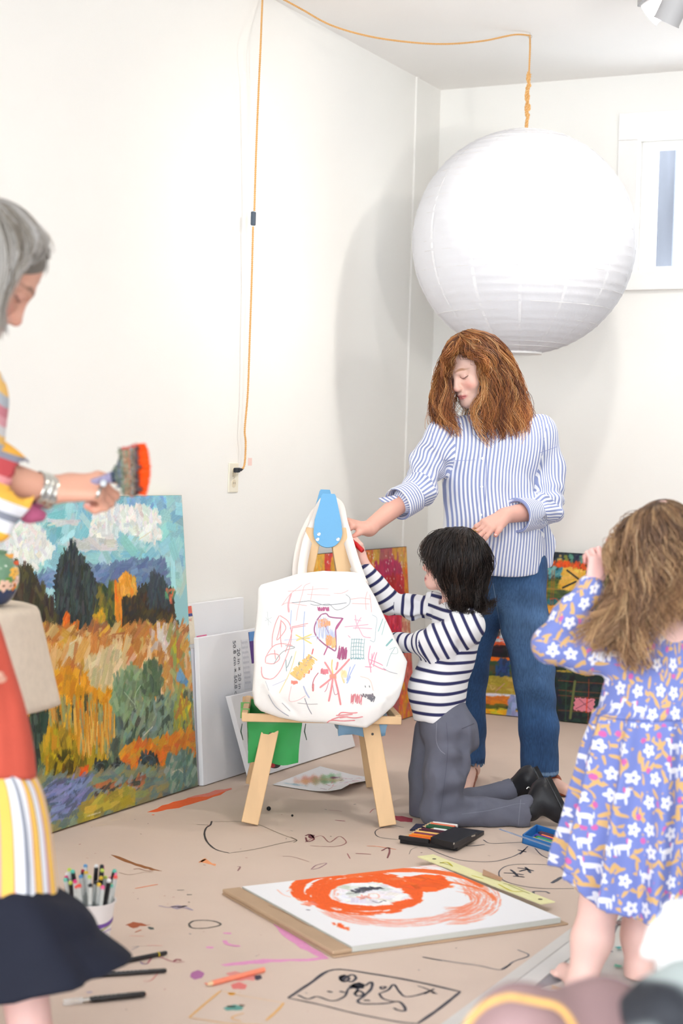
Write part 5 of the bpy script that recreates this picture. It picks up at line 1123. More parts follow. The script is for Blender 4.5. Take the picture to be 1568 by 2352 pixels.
for p in ([(330, 1135), (300, 1200), (275, 1300), (270, 1400)], [(335, 1135), (400, 1180), (425, 1240), (430, 1320), (410, 1420), (380, 1500), (340, 1590), (290, 1650), (240, 1665), (190, 1640), (182, 1560)], [(345, 1180), (330, 1260), (310, 1340), (350, 1300), (385, 1240), (360, 1190), (340, 1180)], [(215, 1530), (220, 1480), (270, 1400), (330, 1370), (400, 1375), (440, 1385)], [(430, 1230), (480, 1220), (570, 1200)], [(430, 1240), (490, 1230), (550, 1220)], [(220, 1530), (280, 1535), (330, 1500), (320, 1460), (260, 1455), (215, 1480)], [(180, 1600), (200, 1650), (250, 1665)], [(345, 1170), (340, 1300), (350, 1400)], [(290, 1420), (300, 1500)], [(440, 1240), (420, 1330), (380, 1440)]): crayon(p, .0026, Rd)
crayon([(430, 950), (405, 1040), (410, 1110)], .006, (238, 160, 164))
scrib(695, 1080, 45, 22, 18, .003, Mg)
crayon([(680, 1125), (640, 1180), (620, 1250), (640, 1310), (700, 1370), (760, 1410), (798, 1425), (800, 1330), (800, 1240), (840, 1180), (858, 1160), (800, 1155), (745, 1145), (720, 1120), (680, 1125)], .004, Pu); crayon([(855, 1160), (800, 1250)], .006, Mg)
scrib(690, 1250, 48, 110, 26, .0018, (196, 206, 236)); scrib(760, 1320, 30, 80, 18, .0018, (190, 200, 236)); scrib(690, 1200, 28, 44, 14, .006, (246, 160, 100)); scrib(735, 1195, 14, 26, 8, .006, (240, 150, 96)); scrib(745, 1340, 20, 50, 10, .007, (246, 160, 90)); scrib(780, 1360, 14, 50, 8, .006, (250, 190, 110))
crayon([(735, 1385), (715, 1430), (700, 1465)], .004, Mg); crayon([(700, 1180), (720, 1240), (745, 1290)], .003, (150, 110, 160))
scrib(855, 1450, 34, 60, 20, .003, (160, 60, 110), .2)
for x in (925, 945, 965, 985, 1005, 1030): crayon([(x+8, 1325), (x, 1420), (x+2, 1500)], .0016, Te)
for y_ in (1335, 1365, 1395, 1425, 1460): crayon([(925, y_), (980, y_-3), (1030, y_+4)], .0016, Te)
scrib(975, 1492, 55, 10, 20, .002, Te)
for a, b in (((775, 1640), (705, 1520)), ((780, 1640), (915, 1495)), ((770, 1650), (665, 1735)), ((775, 1650), (740, 1850)), ((790, 1650), (840, 1880)), ((800, 1590), (815, 1520))): crayon([a, ((a[0]+b[0])/2+3, (a[1]+b[1])/2), b], .006, (232, 130, 134), 4)
scrib(775, 1640, 22, 26, 12, .005, (246, 140, 110)); scrib(705, 1600, 30, 28, 12, .004, (226, 110, 124)); crayon([(770, 1500), (765, 1560), (775, 1620)], .004, Ye); crayon([(655, 1610), (620, 1660), (605, 1720), (612, 1765)], .003, (190, 90, 110)); crayon([(612, 1700), (610, 1765)], .006, (226, 120, 120)); crayon([(770, 1700), (790, 1790), (820, 1770), (800, 1700)], .002, (200, 120, 140)); crayon([(740, 1690), (720, 1750), (705, 1770)], .002, (200, 100, 130))
scrib(520, 1580, 95, 60, 46, .0042, (248, 200, 110), -.75); scrib(540, 1560, 100, 52, 40, .0036, (250, 190, 90), -.8); scrib(530, 1560, 105, 14, 34, .004, (130, 140, 190), -.88); scrib(545, 1560, 70, 9, 20, .004, (170, 90, 120), -.88); scrib(455, 1690, 24, 18, 10, .005, (240, 120, 100))
crayon([(612, 1410), (600, 1460)], .004, (220, 90, 90))
for x, y_ in ((497, 1520), (470, 1590), (540, 1620), (580, 1590), (600, 1560), (560, 1480), (590, 1490)): crayon([(x, y_), (x-6, y_+30)], .005, (70, 110, 100) if x % 2 else (230, 120, 70))
crayon([(430, 1090), (420, 1250)], .0022, Bl); crayon([(540, 1100), (530, 1250), (535, 1400), (530, 1500)], .0024, Bl); crayon([(530, 1720), (555, 1780), (580, 1820)], .004, (170, 180, 214)); crayon([(370, 1340), (500, 1330), (640, 1305)], .002, (190, 200, 230)); crayon([(270, 1720), (340, 1690), (400, 1660)], .002, (196, 196, 220))
for p in ([(465, 1295), (600, 1370)], [(480, 1330), (585, 1325)], [(600, 1290), (470, 1345)]): crayon(p, .004, (246, 216, 110))
crayon([(285, 1540), (320, 1480), (370, 1430), (460, 1400), (380, 1385)], .002, (130, 136, 140)); crayon([(390, 1600), (385, 1500), (392, 1570), (435, 1470), (400, 1560)], .002, (120, 150, 160)); crayon([(470, 1430), (420, 1600), (330, 1780)], .0022, (246, 220, 140)); crayon([(230, 1100), (240, 1220)], .0015, (190, 200, 200)); crayon([(210, 1180), (270, 1150)], .0015, (190, 200, 200)); crayon([(215, 1150), (265, 1200)], .0015, (190, 200, 200))
for p in ([(960, 1130), (970, 1200), (1000, 1260), (1030, 1310), (1090, 1320)], [(870, 1230), (980, 1220), (1070, 1210)], [(940, 1240), (1020, 1240), (1100, 1245)], [(960, 1250), (985, 1190), (1010, 1150)], [(950, 1170), (1010, 1180)], [(900, 1300), (920, 1320)]): crayon(p, .003, (232, 170, 190))
for p in ([(1085, 1385), (1070, 1480), (1085, 1560), (1090, 1610)], [(1040, 1560), (1100, 1565)], [(1075, 1500), (1150, 1530), (1190, 1550)], [(1100, 1540), (1160, 1570), (1215, 1590)], [(1120, 1440), (1100, 1500), (1085, 1550)], [(1130, 1470), (1110, 1560)], [(1100, 1450), (1095, 1540)], [(1140, 1440), (1120, 1500)]): crayon(p, .003, (232, 140, 170))
crayon([(1100, 1130), (1140, 1160), (1130, 1250), (1120, 1350), (1080, 1340)], .0018, (160, 180, 190)); crayon([(1190, 1160), (1150, 1270)], .0026, (120, 180, 180)); crayon([(1210, 1180), (1180, 1300)], .0022, (150, 190, 190)); crayon([(1270, 1330), (1215, 1390)], .006, (120, 176, 176)); crayon([(1290, 1400), (1250, 1470), (1220, 1560)], .002, (150, 180, 184)); crayon([(1240, 1420), (1300, 1400), (1310, 1450), (1250, 1450)], .0018, (180, 200, 200)); crayon([(1190, 1570), (1240, 1600), (1310, 1620)], .0018, (160, 160, 170))
crayon([(960, 1540), (930, 1600), (890, 1680), (920, 1560)], .003, (150, 170, 226)); crayon([(890, 1700), (920, 1640)], .005, (160, 180, 230)); crayon([(1000, 1640), (1080, 1670), (1110, 1760)], .002, (246, 206, 190))
scrib(970, 1830, 50, 46, 24, .0026, (226, 120, 130), .1); scrib(1060, 1800, 50, 22, 18, .003, (110, 100, 110)); scrib(1095, 1820, 26, 30, 12, .003, (90, 90, 100), .5)
for x in (1042, 1076): crayon([(x, 1716), (x+4, 1734)], .003, (100, 104, 110))
for p in ([(820, 1960), (850, 1940), (920, 1945), (980, 1942)], [(800, 1965), (880, 1960), (940, 1955)], [(760, 2000), (850, 1975), (950, 1985), (1025, 1975)], [(725, 2025), (760, 2005), (860, 2010), (960, 2005)], [(830, 1985), (900, 1975)]): crayon(p, .004, (232, 130, 134))
crayon([(870, 1600), (850, 1640), (870, 1700), (865, 1660)], .003, (248, 216, 150)); scrib(865, 1620, 24, 40, 12, .0022, (248, 226, 160)); crayon([(430, 1720), (412, 1840), (480, 1840), (550, 1800)], .002, (236, 190, 190)); crayon([(540, 1820), (570, 1900), (600, 1955)], .0026, (130, 130, 140)); crayon([(480, 1860), (560, 1870), (650, 1870)], .0018, (160, 150, 150)); crayon([(350, 1860), (420, 1930)], .002, (150, 150, 156))
crayon([(240, 1790), (290, 1880), (360, 1940), (410, 1970)], .003, (170, 172, 184)); crayon([(215, 1680), (245, 1760)], .002, (190, 190, 196))
# ================================================================== people: shared builders
def skinmat(name, rough=.5):
    m = mat(name, (255, 255, 255), rough, attr='col', bump=.12, bscale=400, spec=.35); b = m.node_tree.nodes['Principled BSDF']
    b.inputs['Subsurface Weight'].default_value = .12; b.inputs['Subsurface Radius'].default_value = (.012, .005, .003); b.inputs['Subsurface Scale'].default_value = .6; return m
m_skin = skinmat('skin')
def frame(fwd, up):
    """rows: right (figure's right hand side is -x), forward, up"""
    f = nrm(fwd); r = nrm(np.cross(f, up)); u = np.cross(r, f); return np.array([r, f, u])
def headmesh(pos, fwd, up, s=1., neck=None, neck_r=.05, child=0, skin=(232, 190, 172), lip=(206, 128, 122), brow=(150, 110, 84), vox=.0022, lids=True):
    """returns world vertices, faces, colours. local axes: x right, y forward, z up; origin between the ears at eye height"""
    A = frame(fwd, up); k = child; S = SDF()
    e = lambda c, r, kk=.02, sub=False, B=None: S.elli(c, r, B, kk, sub)
    e((0, -.012, .032), (.076, .095, .086+.004*k)); e((0, .028, -.030), (.060+.004*k, .060, .078-.008*k), .035)
    ch = -.100+.012*k
    for sx in (-1, 1):
        S.cone((sx*.052, -.005, -.052), (sx*.018, .068, ch), .020, .016, .035)
        e((sx*(.040), .058, -.036+.003*k), (.025+.003*k, .021, .024+.004*k), .022)       # cheek
        e((sx*.031, .083, .0), (.015, .010, .011), .016, True)                            # socket
        e((sx*.031, .0745, .0005), (.0145, .0125, .0125), .004)                            # lid over the eye
        e((sx*.0095, .094, -.040+.004*k), (.0078, .009, .0068), .008)                      # nostril wing
        S.cone((sx*.012, .083, .020), (sx*.040, .072, .021), .008, .006, .018)             # brow ridge
        e((sx*.077, -.004, -.008), (.007, .018, .030), .010)                               # ear
        e((sx*.082, -.001, -.008), (.005, .010, .019), .006, True)
    S.cone((0, .084, .008), (0, .103-.004*k, -.034+.004*k), .0065, .0105, .012)
    e((0, .104-.005*k, -.036+.005*k), (.0095, .0085, .0085), .008)
    e((0, .078, -.066), (.026, .016, .016), .02)
    for z0, r0, y0 in ((-.0665, .0048, .0915), (-.0755, .0056, .0895)):
        S.chain([(-.021, y0-.011, -.0705), (-.008, y0, z0), (0, y0+(-.0008), z0-.0004), (.008, y0, z0), (.021, y0-.011, -.0705)], [.0022, r0, r0, r0, .0022], .006)
    S.cone((-.018, .0945, -.0708), (.018, .0945, -.0708), .0012, .0012, .003, sub=True)
    e((0, .074, ch-.001), (.016, .014, .014), .022)
    if neck is not None:
        nb = A@(np.asarray(neck)-pos)/s; S.cone((0, -.022, -.055), nb, neck_r/s*.92, neck_r/s*1.08, .04)
    V, F = S.mesh(vox/s if s < 1 else vox)
    x, y, z = V.T; col = np.tile(np.array(skin, float), (len(V), 1))
    def blend(m, c, a): m = (np.clip(m, 0, 1)*a)[:, None]; col[:] = col*(1-m)+np.array(c)*m
    front = np.clip((y-.03)/.03, 0, 1)
    for sx in (-1, 1):
        blend(front*(1.3-np.hypot((x-sx*.042)/.024, (z+.035)/.020)), (226, 140, 128), .45)
        q = np.hypot((x-sx*.031)/.017, (z-.024-.004*np.cos((x-sx*.031)/.017*1.5))/.0034); blend(front*(1.6-q)*1.2, brow, .75)
        d = np.abs(z-(-.0062+((x-sx*.031)/.016)**2*.005)); blend(front*(np.abs(x-sx*.031) < .0155)*(1.7-d/.0013), (70, 48, 44), .9)
        blend(front*(1.2-np.hypot((x-sx*.031)/.018, (z+.000)/.012)), (206, 150, 140), .3)
        blend((np.abs(x) > .070)*1., (222, 150, 134), .35)
    blend(front*(1.25-np.hypot(x/.013, (z+.038)/.010)), (228, 148, 134), .5)
    m = front*(1.25-np.hypot(x/.0235, (z+.0715+.001*np.cos(x*90))/.0088))*2.2; blend(m, lip, .9)
    blend(front*(np.abs(x) < .0215)*(1.5-np.abs(z+.0709)/.0012), (120, 60, 60), .8)
    W_ = pos+s*(V@A); return W_, F, col/255., A
def setskin(o, col): setcol(o, col)
def merge(parts):
    V, F, Cc, n = [], [], [], 0
    for v, f, c in parts: V.append(v); F.append(f+n); Cc.append(c); n += len(v)
    return np.vstack(V), np.vstack(F), np.vstack(Cc)
def hand(S, W, d, n, side, s=1., curl=(.5, .5, .5, .5), thumb=(.6, .4), spread=.08, k=.006, tips=None):
    """W wrist, d direction of the palm, n back of the hand, side +1/-1 = which side the thumb is on (along n x d)"""
    d = nrm(d); n = nrm(n-d*(n@d)); l = np.cross(n, d)*side
    W = np.asarray(W, float); kn = W+d*.088*s
    P0 = W+d*.012*s
    for off in (-.024, -.009, .007, .022): S.cone(P0+l*off*s*.55, kn+l*off*s-d*.004*s, .0135*s, .0105*s, .014*s)
    S.cone(W-d*.01*s+l*.004*s, W+d*.030*s+l*.020*s-n*.006*s, .017*s, .014*s, .02*s)       # ball of the thumb
    L = [(.042, .026, .021), (.046, .030, .022), (.043, .028, .021), (.034, .021, .019)]; offs = (.025, .0085, -.0085, -.0245); R_ = (.0092, .0095, .009, .008)
    for i in range(4):
        p = kn+l*offs[i]*s-d*(.004*abs(i-1.2))*s; a = 0.; dd = nrm(d+l*spread*(1.4-i)); c = curl[i]
        for j in range(3):
            a += c*(.9, 1.1, .8)[j]; v = dd*math.cos(a)-n*math.sin(a); q = p+v*L[i][j]*s
            r0 = R_[i]*s*(1.0, .93, .85)[j]; S.cone(p, q, r0*1.04, r0*.9, k*s); p = q
        if tips is not None: tips.append((p, v, n))
    t0 = W+d*.028*s+l*.022*s-n*.004*s; a, b = thumb; v = nrm(d*math.cos(a)+l*math.sin(a)-n*b*.4); q = t0+v*.036*s; S.cone(t0, q, .0125*s, .0105*s, .012*s)
    v2 = nrm(v+d*.35-n*b); q2 = q+v2*.028*s; S.cone(q, q2, .0102*s, .0085*s, k*s)
    if tips is not None: tips.append((q2, v2, n))
    return l
def handcol(V, base, tips, s=1.):
    c = np.tile(np.array(base, float), (len(V), 1)); 
    for p, v, n in tips: m = np.clip(1.3-np.linalg.norm(V-p, axis=1)/(.016*s), 0, 1)[:, None]*.4; c = c*(1-m)+np.array((222, 130, 118))*m
    return c/255.
def nails(tips, parent, s=1.):
    for p, v, n in tips[:5]:
        n2 = nrm(n-v*(n@v)) if abs(n@v) < .95 else n; w = np.cross(v, n2)
        c = p+n2*.0066*s+v*.001*s; g = G().lathe(c, [(.0052*s, 0), (.0045*s, .0008*s), (.0005, .0012*s)], 12, n2, cap=False); g.obj('fingernail', flat((240, 200, 190), .3), parent, True)
def body_obj(parts, parent, vox=None, name='body', zmin=.0012):
    V, F, c = merge(parts); V[:, 2] = np.maximum(V[:, 2], zmin); o = mesh(name, V, F, m_skin, parent, True); setskin(o, c); return o
def paint(V, c): return np.tile(np.array(c, float)/255., (len(V), 1))
# ---- hair: locks interpolated between guide curves, thousands of tapered strands in one mesh
def hair(name, sheets, n, parent, cols, r=.0016, wave=.008, freq=3, seed=1, jitter=.008, segs=16, rough=.42, clump=14, frizz=.0, lab=None, thick=.016, tipthin=.25, curlend=0, skull=None):
    """sheets: lists of guide curves (each a list of world points); neighbours are interpolated"""
    rn = np.random.RandomState(seed); V = []; F = []; Cc = []; base = 0; cols = np.array(cols, float)/255.
    tot = sum(w for _, w in sheets)
    for gs, w in sheets:
        gs = [resample(np.array(spline(g, 6)), segs) for g in gs]; gs = np.array(gs); m = len(gs)-1; nn = int(n*w/tot)
        nc = max(1, nn//clump)
        cu = rn.rand(nc)*m; cdepth = rn.rand(nc); cph = rn.rand(nc)*6.28; camp = wave*(.4+rn.rand(nc)); cl = .82+.22*rn.rand(nc); ccol = rn.rand(nc)
        for q in range(nn):
            c = rn.randint(nc); u = np.clip(cu[c]+rn.normal()*.05*m/max(m, 1)+rn.normal()*.03, 0, m-1e-6) if m > 0 else 0; i = int(u); f = u-i
            P = gs[i]*(1-f)+gs[min(i+1, m)]*f; t = np.linspace(0, 1, segs)
            L = cl[c]*(1-.12*rn.rand()**2); P = np.stack([np.interp(t*L, t, P[:, a]) for a in range(3)], 1)
            tg = np.gradient(P, axis=0); tg /= np.linalg.norm(tg, axis=1)[:, None]+1e-9
            side = gs[min(i+1, m)]-gs[i] if m > 0 else np.tile([1., 0, 0], (segs, 1)); side = side-(side*tg).sum(1)[:, None]*tg; sn = np.linalg.norm(side, axis=1)[:, None]; side = np.where(sn > 1e-5, side/np.maximum(sn, 1e-5), np.array([1., 0, 0]))
            out = np.cross(tg, side); cen = gs.mean((0, 1)); sg = np.sign(((P-cen)*out).sum(1).mean()+1e-9); out = out*sg
            env = np.clip(t*2.2, 0, 1)[:, None]; ph = cph[c]+rn.normal()*.25
            P = P+env*(side*np.sin(t*freq*6.28+ph)[:, None]*camp[c]+out*(np.cos(t*freq*6.28*.9+ph)[:, None]*camp[c]*.6-thick*(cdepth[c]*.8+.2*rn.rand())+.0*t[:, None]))
            P = P+rn.normal(size=3)*jitter*(.25+.75*t[:, None])*.5+env*rn.normal(size=(1, 3))*jitter*.3
            if curlend: P = P+np.clip(t-.72, 0, 1)[:, None]*curlend*(side*np.sin(t*16+ph)[:, None]+out*np.cos(t*16+ph)[:, None])
            if frizz and rn.rand() < .06: P = P+np.cumsum(rn.normal(size=(segs, 3))*frizz, axis=0)*t[:, None]
            if skull is not None:
                for c0, A_, rr in skull:
                    qq = (P-c0)@A_.T; kk = np.linalg.norm(qq/rr, axis=1); mm = kk < 1.02
                    if mm.any(): qq[mm] *= (1.02/np.maximum(kk[mm], .3))[:, None]; P = np.where(mm[:, None], c0+qq@A_, P)
            rad = r*(.7+.6*rn.rand())*np.clip(1.15-t*(1-tipthin), .12, 1)*np.clip(.45+t*4, 0, 1)
            a = side; b = np.cross(tg, a)
            ring = np.stack([P+(a*math.cos(x)+b*math.sin(x))*rad[:, None] for x in (0, 2.094, 4.189)], 1).reshape(-1, 3)
            V.append(ring); k = np.arange(segs-1)[:, None]*3; j = np.array([[0, 1, 4, 3], [1, 2, 5, 4], [2, 0, 3, 5]])
            F.append((k[:, :, None]+j[None]).reshape(-1, 4)+base); base += segs*3
            x = np.clip(ccol[c]*.8+rn.normal()*.12, 0, .999); 
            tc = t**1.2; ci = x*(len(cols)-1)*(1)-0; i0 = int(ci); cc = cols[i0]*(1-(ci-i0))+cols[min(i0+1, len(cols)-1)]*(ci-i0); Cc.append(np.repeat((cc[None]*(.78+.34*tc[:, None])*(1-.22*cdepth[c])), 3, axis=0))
    V = np.vstack(V); F = np.vstack(F); m = mat(name+'_strands', (255, 255, 255), rough, attr='col', spec=.45); o = mesh(name, V, F, m, parent, True); setcol(o, np.vstack(Cc)); return o
def stripes_mat(name, c0, c1, period, frac, axis=0, rough=.8, bump=.25, wob=0, soft=.06, var=.03):
    """woven stripes from the cloth coordinates stored on the mesh"""
    m = mat(name, c0, rough, bump=bump, bscale=500); nt = m.node_tree; uv = nt.nodes.new('ShaderNodeUVMap'); uv.uv_map = 'cloth'
    sp = nt.nodes.new('ShaderNodeSeparateXYZ'); nt.links.new(uv.outputs[0], sp.inputs[0])
    def M_(op, a, b=None):
        n = nt.nodes.new('ShaderNodeMath'); n.operation = op
        for i, x in enumerate((a, b)):
            if x is None: continue
            if isinstance(x, (int, float)): n.inputs[i].default_value = x
            else: nt.links.new(x, n.inputs[i])
        return n.outputs[0]
    f = M_('FRACT', M_('DIVIDE', sp.outputs[axis], period)); d = M_('ABSOLUTE', M_('SUBTRACT', f, .5))
    mr = nt.nodes.new('ShaderNodeMapRange'); nt.links.new(d, mr.inputs[0]); mr.inputs[1].default_value = frac/2-soft/2; mr.inputs[2].default_value = frac/2+soft/2; mr.inputs[3].default_value = 1; mr.inputs[4].default_value = 0
    mx = nt.nodes.new('ShaderNodeMix'); mx.data_type = 'RGBA'; mx.inputs[6].default_value = (*lin(c0), 1); mx.inputs[7].default_value = (*lin(c1), 1); nt.links.new(mr.outputs[0], mx.inputs[0]); nt.links.new(mx.outputs[2], nt.nodes['Principled BSDF'].inputs['Base Color']); return m
def cloth(name, S, vox, m, parent, segs=None, smooth_it=0):
    V, F = S.mesh(vox)
    if smooth_it: pass
    o = mesh(name, V, F, m, parent, True)
    if segs: cornerattr(o, V, F, segs)
    return o
# ================================================================== the woman in the striped shirt
wo = thing('person', 'auburn haired woman in a blue and white striped shirt and jeans, looking down', 'person', Z(1170, 1815)+UP*.0)
SK = (233, 192, 176)
hp = Y(1082, 846, 5.965)          # between the ears, eye height
hf = nrm((-.66, -.60, -.44)); hu = nrm((-.30, -.20, .92))
neckb = Y(1118, 965, 6.0)
Vh, Fh, Ch, Ah = headmesh(hp, hf, hu, 1.0, neckb, .052, skin=SK, lip=(208, 122, 120), brow=(158, 112, 84))
# torso and legs under the clothes, forearms and hands: one figure
B = SDF(); shR, shL = Y(1022, 1000, 5.97), Y(1238, 992, 6.03)
hip0, hip1 = Y(1122, 1335, 6.05), Y(1190, 1335, 6.01)
B.chain([Y(1120, 985, 6.0), Y(1122, 1100, 6.0), Y(1130, 1230, 6.0), Y(1140, 1320, 6.01)], [.07, .09, .09, .08], .04, sq=((0, 1, 0), .75)); B.cone(neckb, Y(1120, 1010, 6.0), .055, .08, .04)
kR, kL = Y(1082, 1560, 6.12), Y(1226, 1560, 6.0); aR, aL = Y(1078, 1765, 6.2), Y(1246, 1770, 6.05)
B.chain([hip0, kR, aR], [.06, .050, .036], .03); B.chain([hip1, kL, aL], [.06, .050, .036], .03)
for an, toe in ((aR, Z(1068, 1818, .025)), (aL, Z(1300, 1815, .025))):
    B.cone(an, an*[1, 1, 0]+UP*.045, .036, .032, .02); B.cone(an*[1, 1, 0]+UP*.040, toe, .030, .022, .02)
Vb, Fb = B.mesh(.008)
elR, wrR = Y(966, 1118, 5.83), Y(846, 1214, 5.66); elL, wrL = Y(1256, 1168, 5.99), Y(1158, 1184, 5.80)
tipsR, tipsL = [], []
Hd = SDF(); Hd.cone(elR, wrR, .041, .0265, .01); hand(Hd, wrR, nrm(Y(806, 1203, 5.62)-wrR), nrm((.1, -.45, 1)), 1, .93, (.95, 1.0, 1.05, 1.1), (.5, .7), tips=tipsR)
V1, F1 = Hd.mesh(.0026)
Hd = SDF(); Hd.cone(elL, wrL, .042, .0275, .01, ); hand(Hd, wrL, nrm(Y(1100, 1218, 5.74)-wrL), nrm((-.35, -1, .55)), 1, .95, (.28, .42, .46, .52), (.45, .2), spread=.16, tips=tipsL)
V2, F2 = Hd.mesh(.0026)
bd = body_obj([(Vh, Fh, Ch), (Vb, Fb, paint(Vb, SK)), (V1, F1, handcol(V1, (230, 176, 158), tipsR)), (V2, F2, handcol(V2, (230, 178, 162), tipsL))], wo)
nails(tipsL, bd)
# shirt
SH = SDF(); c1, c2, c3, c4 = Y(1128, 1068, 6.0), Y(1128, 1110, 6.0), Y(1134, 1210, 6.0), Y(1140, 1296, 6.0)
xax = nrm((1, .12, 0)); yax = nrm(np.cross(UP, xax))
SH.cone(c1+xax*-.0, c2, .168, .168, .03, sq=(yax, .66)); SH.cone(c2, c3, .166, .176, .03, sq=(yax, .74)); SH.cone(c3, c4, .176, .188, .03, sq=(yax, .78))
SH.cone(Y(1108, 984, 6.01), shR, .046, .054, .05); SH.cone(Y(1134, 978, 6.03), shL, .046, .056, .05); SH.cone(Y(1060, 1030, 5.98), Y(1200, 1025, 6.0), .085, .09, .06)
SH.chain([shR, Y(985, 1060, 5.91), elR, Y(934, 1148, 5.775)], [.062, .060, .058, .050], .035)
SH.chain([shL, Y(1258, 1080, 6.05), elL, Y(1222, 1178, 5.925)], [.064, .062, .056, .050], .03)
# cut the hem level and hollow the bottom
hemz = Y(1180, 1322, 5.9)[2]
SH.fn(lambda P: (hemz-.010+.018*np.cos((P[..., 0]-c4[0])*9)-P[..., 2]), c4-[.3, .3, .2], [c4[0]+.3, c4[1]+.3, hemz+.03], 0, sub=False) if False else None
SH.fn(lambda P: P[..., 2]-(hemz+.012*((P[..., 0]-c4[0])/.18)**2), [c4[0]-.35, c4[1]-.35, hemz-.25], [c4[0]+.35, c4[1]+.35, hemz+.04], .004, sub=True)
SH.disp += [wav(3, 24, .0028, 6, along=UP, ratio=.25), wav(5, 70, .0008), local(wav(8, 75, .0085, 5, along=elR-shR, ratio=2.2), (elR+shR)/2+(elR-shR)*.25, .15), local(wav(9, 90, .0085, 5, along=elL-shL, ratio=2.2), elL, .12), local(wav(13, 48, .008, 5, along=(1, 0, 1), ratio=1), Y(1200, 1150, 5.9), .14)]
Vs, Fs = SH.mesh(.0055)
m_sh = stripes_mat('shirt_stripes', (240, 241, 247), (146, 157, 200), .0128, .48, 0, wob=1)
sh_o = mesh('shirt', Vs, Fs, m_sh, wo, True)
tors = (lambda P: np.maximum(np.abs((P-c2)@xax)-.105, 0)*1.0+.0*P[..., 0], lambda P: np.stack([(P-c2)@xax*(1+.06*np.sign((P-c2)@xax))+.006*np.sin(P[..., 2]*18)+.02*np.clip((P-c4)[..., 2]*-2, 0, 1)*((P-c2)@xax), P[..., 2]], -1))
def sleeve(a, b, bias=-.02, rr=.055):
    d0, _ = armseg(a, b, bias); t = nrm(b-a); e = nrm(np.cross(t, (0, 1, .2))); g = np.cross(t, e)
    return d0, lambda P: np.stack([np.arctan2((P-a)@g, (P-a)@e)*rr, (P-a)@t], -1)
cornerattr(sh_o, Vs, Fs, [tors, sleeve(shR+(elR-shR)*.25, elR), sleeve(elR, wrR), sleeve(shL+(elL-shL)*.25, elL), sleeve(elL, wrL)])
m_cuff = stripes_mat('cuff_stripes', (240, 241, 247), (146, 157, 200), .0118, .48, 1)
def cuff(a, b, r0, r1, flap=None, bis=None):
    S = SDF(); d = nrm(b-a); S.cone(a, b, r0, r1, 0, sq=None); S.cone(a-d*.03, b+d*.09, r0-.007, r1-.006, .004, sub=True)
    S.fn(lambda P: (P-b)@d*-1 if False else -((P-b)@d)+.0, b-.09, b+.12, .002, sub=True) if False else None
    S.fn(lambda P: .001-((P-b)@d), b-.12, b+.12, .003, sub=True); S.fn(lambda P: .0+((P-a)@d), a-.12, a+.12, .003, sub=True)
    if flap is not None: S.chain([np.asarray(x) for x in flap], [.004]*len(flap), .004, sq=None)
    S.disp.append(wav(21, 40, .002)); V, F = S.mesh(.0035); o = mesh('cuff', V, F, m_cuff, wo, True); e = nrm(np.cross(d, (0, 1, .2)))
    cornerattr(o, V, F, [(lambda P: P[..., 0]*0, lambda P: np.stack([P[..., 0]*0, (P-a)@d], -1))]); return o
d = nrm(wrR-elR); cuff(Y(951, 1138, 5.80), Y(913, 1158, 5.745)+d*0, .056, .060)
cuff(Y(1238, 1180, 5.96), Y(1186, 1184, 5.862), .054, .062)
# hanging flap of the rolled cuff
fl = [Y(912, 1136, 5.73), Y(880, 1142, 5.71), Y(868, 1144, 5.71), Y(878, 1154, 5.71), Y(915, 1152, 5.735)]
o = G().prism(fl, np.array([0, .003, 0])).obj('cuff_flap', m_cuff, wo); uvl = o.data.uv_layers.new(name='cloth')
for l in o.data.loops: vv = o.data.vertices[l.vertex_index].co; uvl.data[l.index].uv = (0, vv.x*.6+vv.z)
fl2 = [Y(1215, 1200, 5.84), Y(1190, 1200, 5.83), Y(1204, 1213, 5.83), Y(1240, 1216, 5.86)]
# placket, collar, buttons, pocket
shirtbvh = BVHTree.FromPolygons([tuple(v) for v in Vs], [tuple(f) for f in Fs.tolist()])
def onmesh(bv, u, v, off=.0015):
    r = Vector(ray(u, v)).normalized(); h, n_, i, d_ = bv.ray_cast(Vector(O), r)
    if h is None: return None
    if n_.dot(r) > 0: n_ = -n_
    return np.array(h)+np.array(n_)*off, np.array(n_)
def seam(bv, pts, w, col, parent, name='seam', off=.0012, m=None):
    q = resample(np.array(spline(pts, 5)), max(5, int(sum(math.dist(a, b) for a, b in zip(pts, pts[1:]))/5))); hs = [onmesh(bv, u, v, off) for u, v in q]; hs = [h for h in hs if h]
    if len(hs) > 1: return G().ribbon([h[0] for h in hs], w, [h[1] for h in hs], False).obj(name, m or flat(col, .8), parent, fixn=False)
seam(shirtbvh, [(1117, 1010), (1116, 1100), (1113, 1200), (1110, 1300)], .0022, (112, 126, 180), sh_o, 'placket_edge'); seam(shirtbvh, [(1101, 1020), (1099, 1100), (1097, 1210)], .0012, (170, 178, 214), sh_o, 'placket_edge')
for v in (1053, 1118, 1183): 
    h = onmesh(shirtbvh, 1108-(v-1053)*.03, v, .001); G().lathe(h[0], [(.0055, 0), (.0055, .0014), (.004, .002), (.0035, .0014)], 16, h[1], cap=True).obj('button', flat((236, 240, 240), .3), sh_o)
seam(shirtbvh, [(1012, 1056), (1050, 1058), (1092, 1056)], .0016, (150, 160, 204), sh_o, 'pocket_edge'); seam(shirtbvh, [(1238, 1040), (1262, 1032), (1278, 1026)], .0016, (140, 150, 200), sh_o, 'armhole_seam'); seam(shirtbvh, [(1248, 955), (1241, 985), (1238, 1040)], .0014, (140, 150, 200), sh_o, 'armhole_seam'); seam(shirtbvh, [(995, 1030), (992, 990)], .0014, (140, 150, 200), sh_o, 'armhole_seam')
